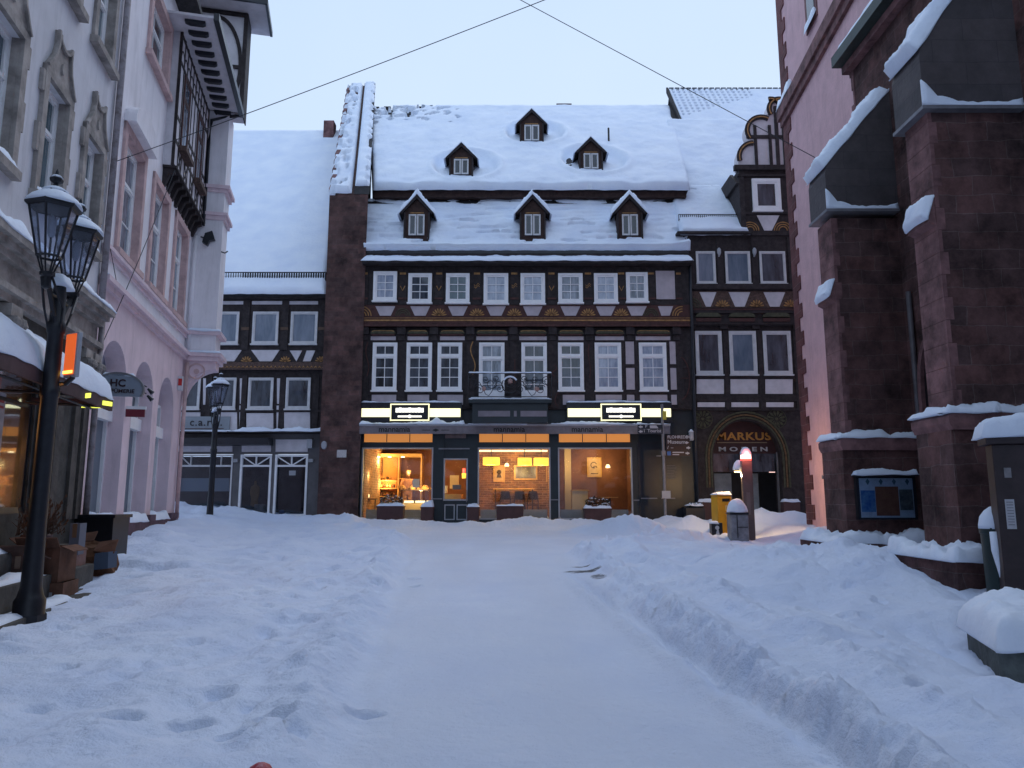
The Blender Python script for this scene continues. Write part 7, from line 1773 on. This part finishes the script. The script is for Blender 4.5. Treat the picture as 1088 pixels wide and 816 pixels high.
# frosty shrub behind the boxes
T=thing('dry_shrub','bare brown frosted shrub in a pot behind the piled boxes','shrub',FP.pt(9.9,.35,1.0))
m=MB()
for k in range(70):
    p=FP.pt(9.9+rnd.gauss(0,.12),.4+rnd.gauss(0,.08),1.15); q=p+V((rnd.gauss(0,.13),rnd.gauss(0,.1),rnd.uniform(.15,.5))); m.tubew([p,(p+q)/2+V((rnd.gauss(0,.03),0,0)),q],[.008,.006,.003],4)
    for j in range(3):
        r_=p+(q-p)*rnd.random(); m.add([r_,r_+V((.04,.01,.03)),r_+V((.02,.02,.06))],[(0,1,2)])
m.build('twigs', mat('dry_twigs',(.09,.055,.04),.9,var=.4), T)
MB(Frame(FP.pt(9.9,.4,0),(1,0,0),(0,1,0))).lathe(0,0,[(.14,.85),(.18,1.15),(.17,1.16),(.02,1.14)],14).build('pot', PLANTER, T, smooth='auto')

# ------------------------------------------------------------------ cables over the square
def cable(A,B,sag,r,label,ext=None):
    r*=.62
    A=V(A);B=V(B); pts=[A*(1-t)+B*t-V((0,0,sag*4*t*(1-t))) for t in [i/24 for i in range(25)]]
    return tag(MB().tubew(pts,r,5).build('overhead_cable', BLACK),label,'cable','overhead cables')
pA=hit(122,172,FP.o,FP.n)
pB=hit(1000,-172,FN.o,FN.n)
cable(pA,pB,.12,.012,'overhead cable rising from the left house front to the upper middle of the sky')
pC=V(at(869,169,13.3)); pD=hit(170,-205,FP.o,FP.n)
cable(pC,pD,.0,.012,'overhead cable rising leftward from the church buttress into the upper middle of the sky')
cable(FP.pt(16.3,.26,9.0),FP.pt(12.75,.05,4.0),.10,.013,'slack cable hanging down the pink house front from the timbered corner')
cable(hit(115,252,FP.o+FP.n*.1,FP.n),hit(125,306,FP.o+FP.n*.1,FP.n),.0,.010,'short cable stub dangling at the near edge of the pink house cornice')

# unseen plain house, added so the shop glass reflects a front, not open sky
BH=thing('plastered_house','plain grey plastered house added unseen behind the viewpoint for the shop glass reflections','house',(0,-26,0))
FB2=Frame((0,-26,0),(-1,0,0),(0,1,0))
MB(FB2).box(-13,13,-8,0,-1.5,9).build('wall', GREYP, BH)
MB(FB2).prisms([(.5,8.9),(-8.5,8.9),(-4,15)],-13.3,13.3).build('roof', TILE, BH)
roof_snow(BH, FB2.pt(-13.4,.6,8.95),FB2.pt(13.4,.6,8.95),FB2.pt(13.4,-4,15.1),FB2.pt(-13.4,-4,15.1),.15,cell=.5)
for zz_ in (1.2,4.0,6.6):
    for k in range(8): win(BH,FB2,-11+k*3,-9.9+k*3,zz_,zz_+1.6,.01,.08,2,2,.7,P_DARK)
# ================================================================== LIGHT, SKY, CAMERA
w=bpy.data.worlds.new('World'); SC.world=w; w.use_nodes=True; nt=w.node_tree; N=nt.nodes; bg=N['Background']
sky=N.new('ShaderNodeTexSky'); sky.sky_type='NISHITA'; sky.sun_disc=False; sky.sun_elevation=R(4); sky.sun_rotation=R(20); sky.air_density=1.6; sky.dust_density=1.5; sky.ozone_density=3
sc_=N.new('ShaderNodeVectorMath'); sc_.operation='SCALE'; sc_.inputs['Scale'].default_value=.045; nt.links.new(sky.outputs[0],sc_.inputs[0])
# even overcast deck over the clear sky, slightly brighter ahead
tc=N.new('ShaderNodeTexCoord'); nn=N.new('ShaderNodeTexNoise'); nn.inputs['Scale'].default_value=1.6; nn.inputs['Detail'].default_value=5; nt.links.new(tc.outputs['Generated'],nn.inputs['Vector'])
cr=N.new('ShaderNodeValToRGB'); cr.color_ramp.elements[0].position=.3; cr.color_ramp.elements[1].position=.75
cr.color_ramp.elements[0].color=(.52,.665,.91,1); cr.color_ramp.elements[1].color=(.585,.715,.93,1); nt.links.new(nn.outputs['Fac'],cr.inputs['Fac'])
ad=N.new('ShaderNodeVectorMath'); ad.operation='ADD'; nt.links.new(sc_.outputs[0],ad.inputs[0]); nt.links.new(cr.outputs[0],ad.inputs[1])
nt.links.new(ad.outputs[0],bg.inputs['Color']); bg.inputs['Strength'].default_value=1.0
sl_=bpy.data.lights.new('sun','SUN'); sl_.energy=.7; sl_.angle=R(35); sl_.color=(.98,.97,1)
so=bpy.data.objects.new('sun',sl_); COL.objects.link(so); so.rotation_euler=(R(-38),0,R(-15))
cam=bpy.data.cameras.new('camera'); co=bpy.data.objects.new('camera',cam); COL.objects.link(co)
cam.sensor_width=36; cam.lens=FPX/1088*36; cam.clip_end=2000; cam.clip_start=.05
co.location=(0,0,EYE); co.rotation_euler=(math.pi/2+PITCH,0,0); SC.camera=co
SC.view_settings.view_transform='Standard'; SC.view_settings.look='None'; SC.view_settings.exposure=.12; SC.view_settings.gamma=1
SC.render.engine='CYCLES'
SC.cycles.max_bounces=8; SC.cycles.transparent_max_bounces=12
SC.render.resolution_x=1024; SC.render.resolution_y=768
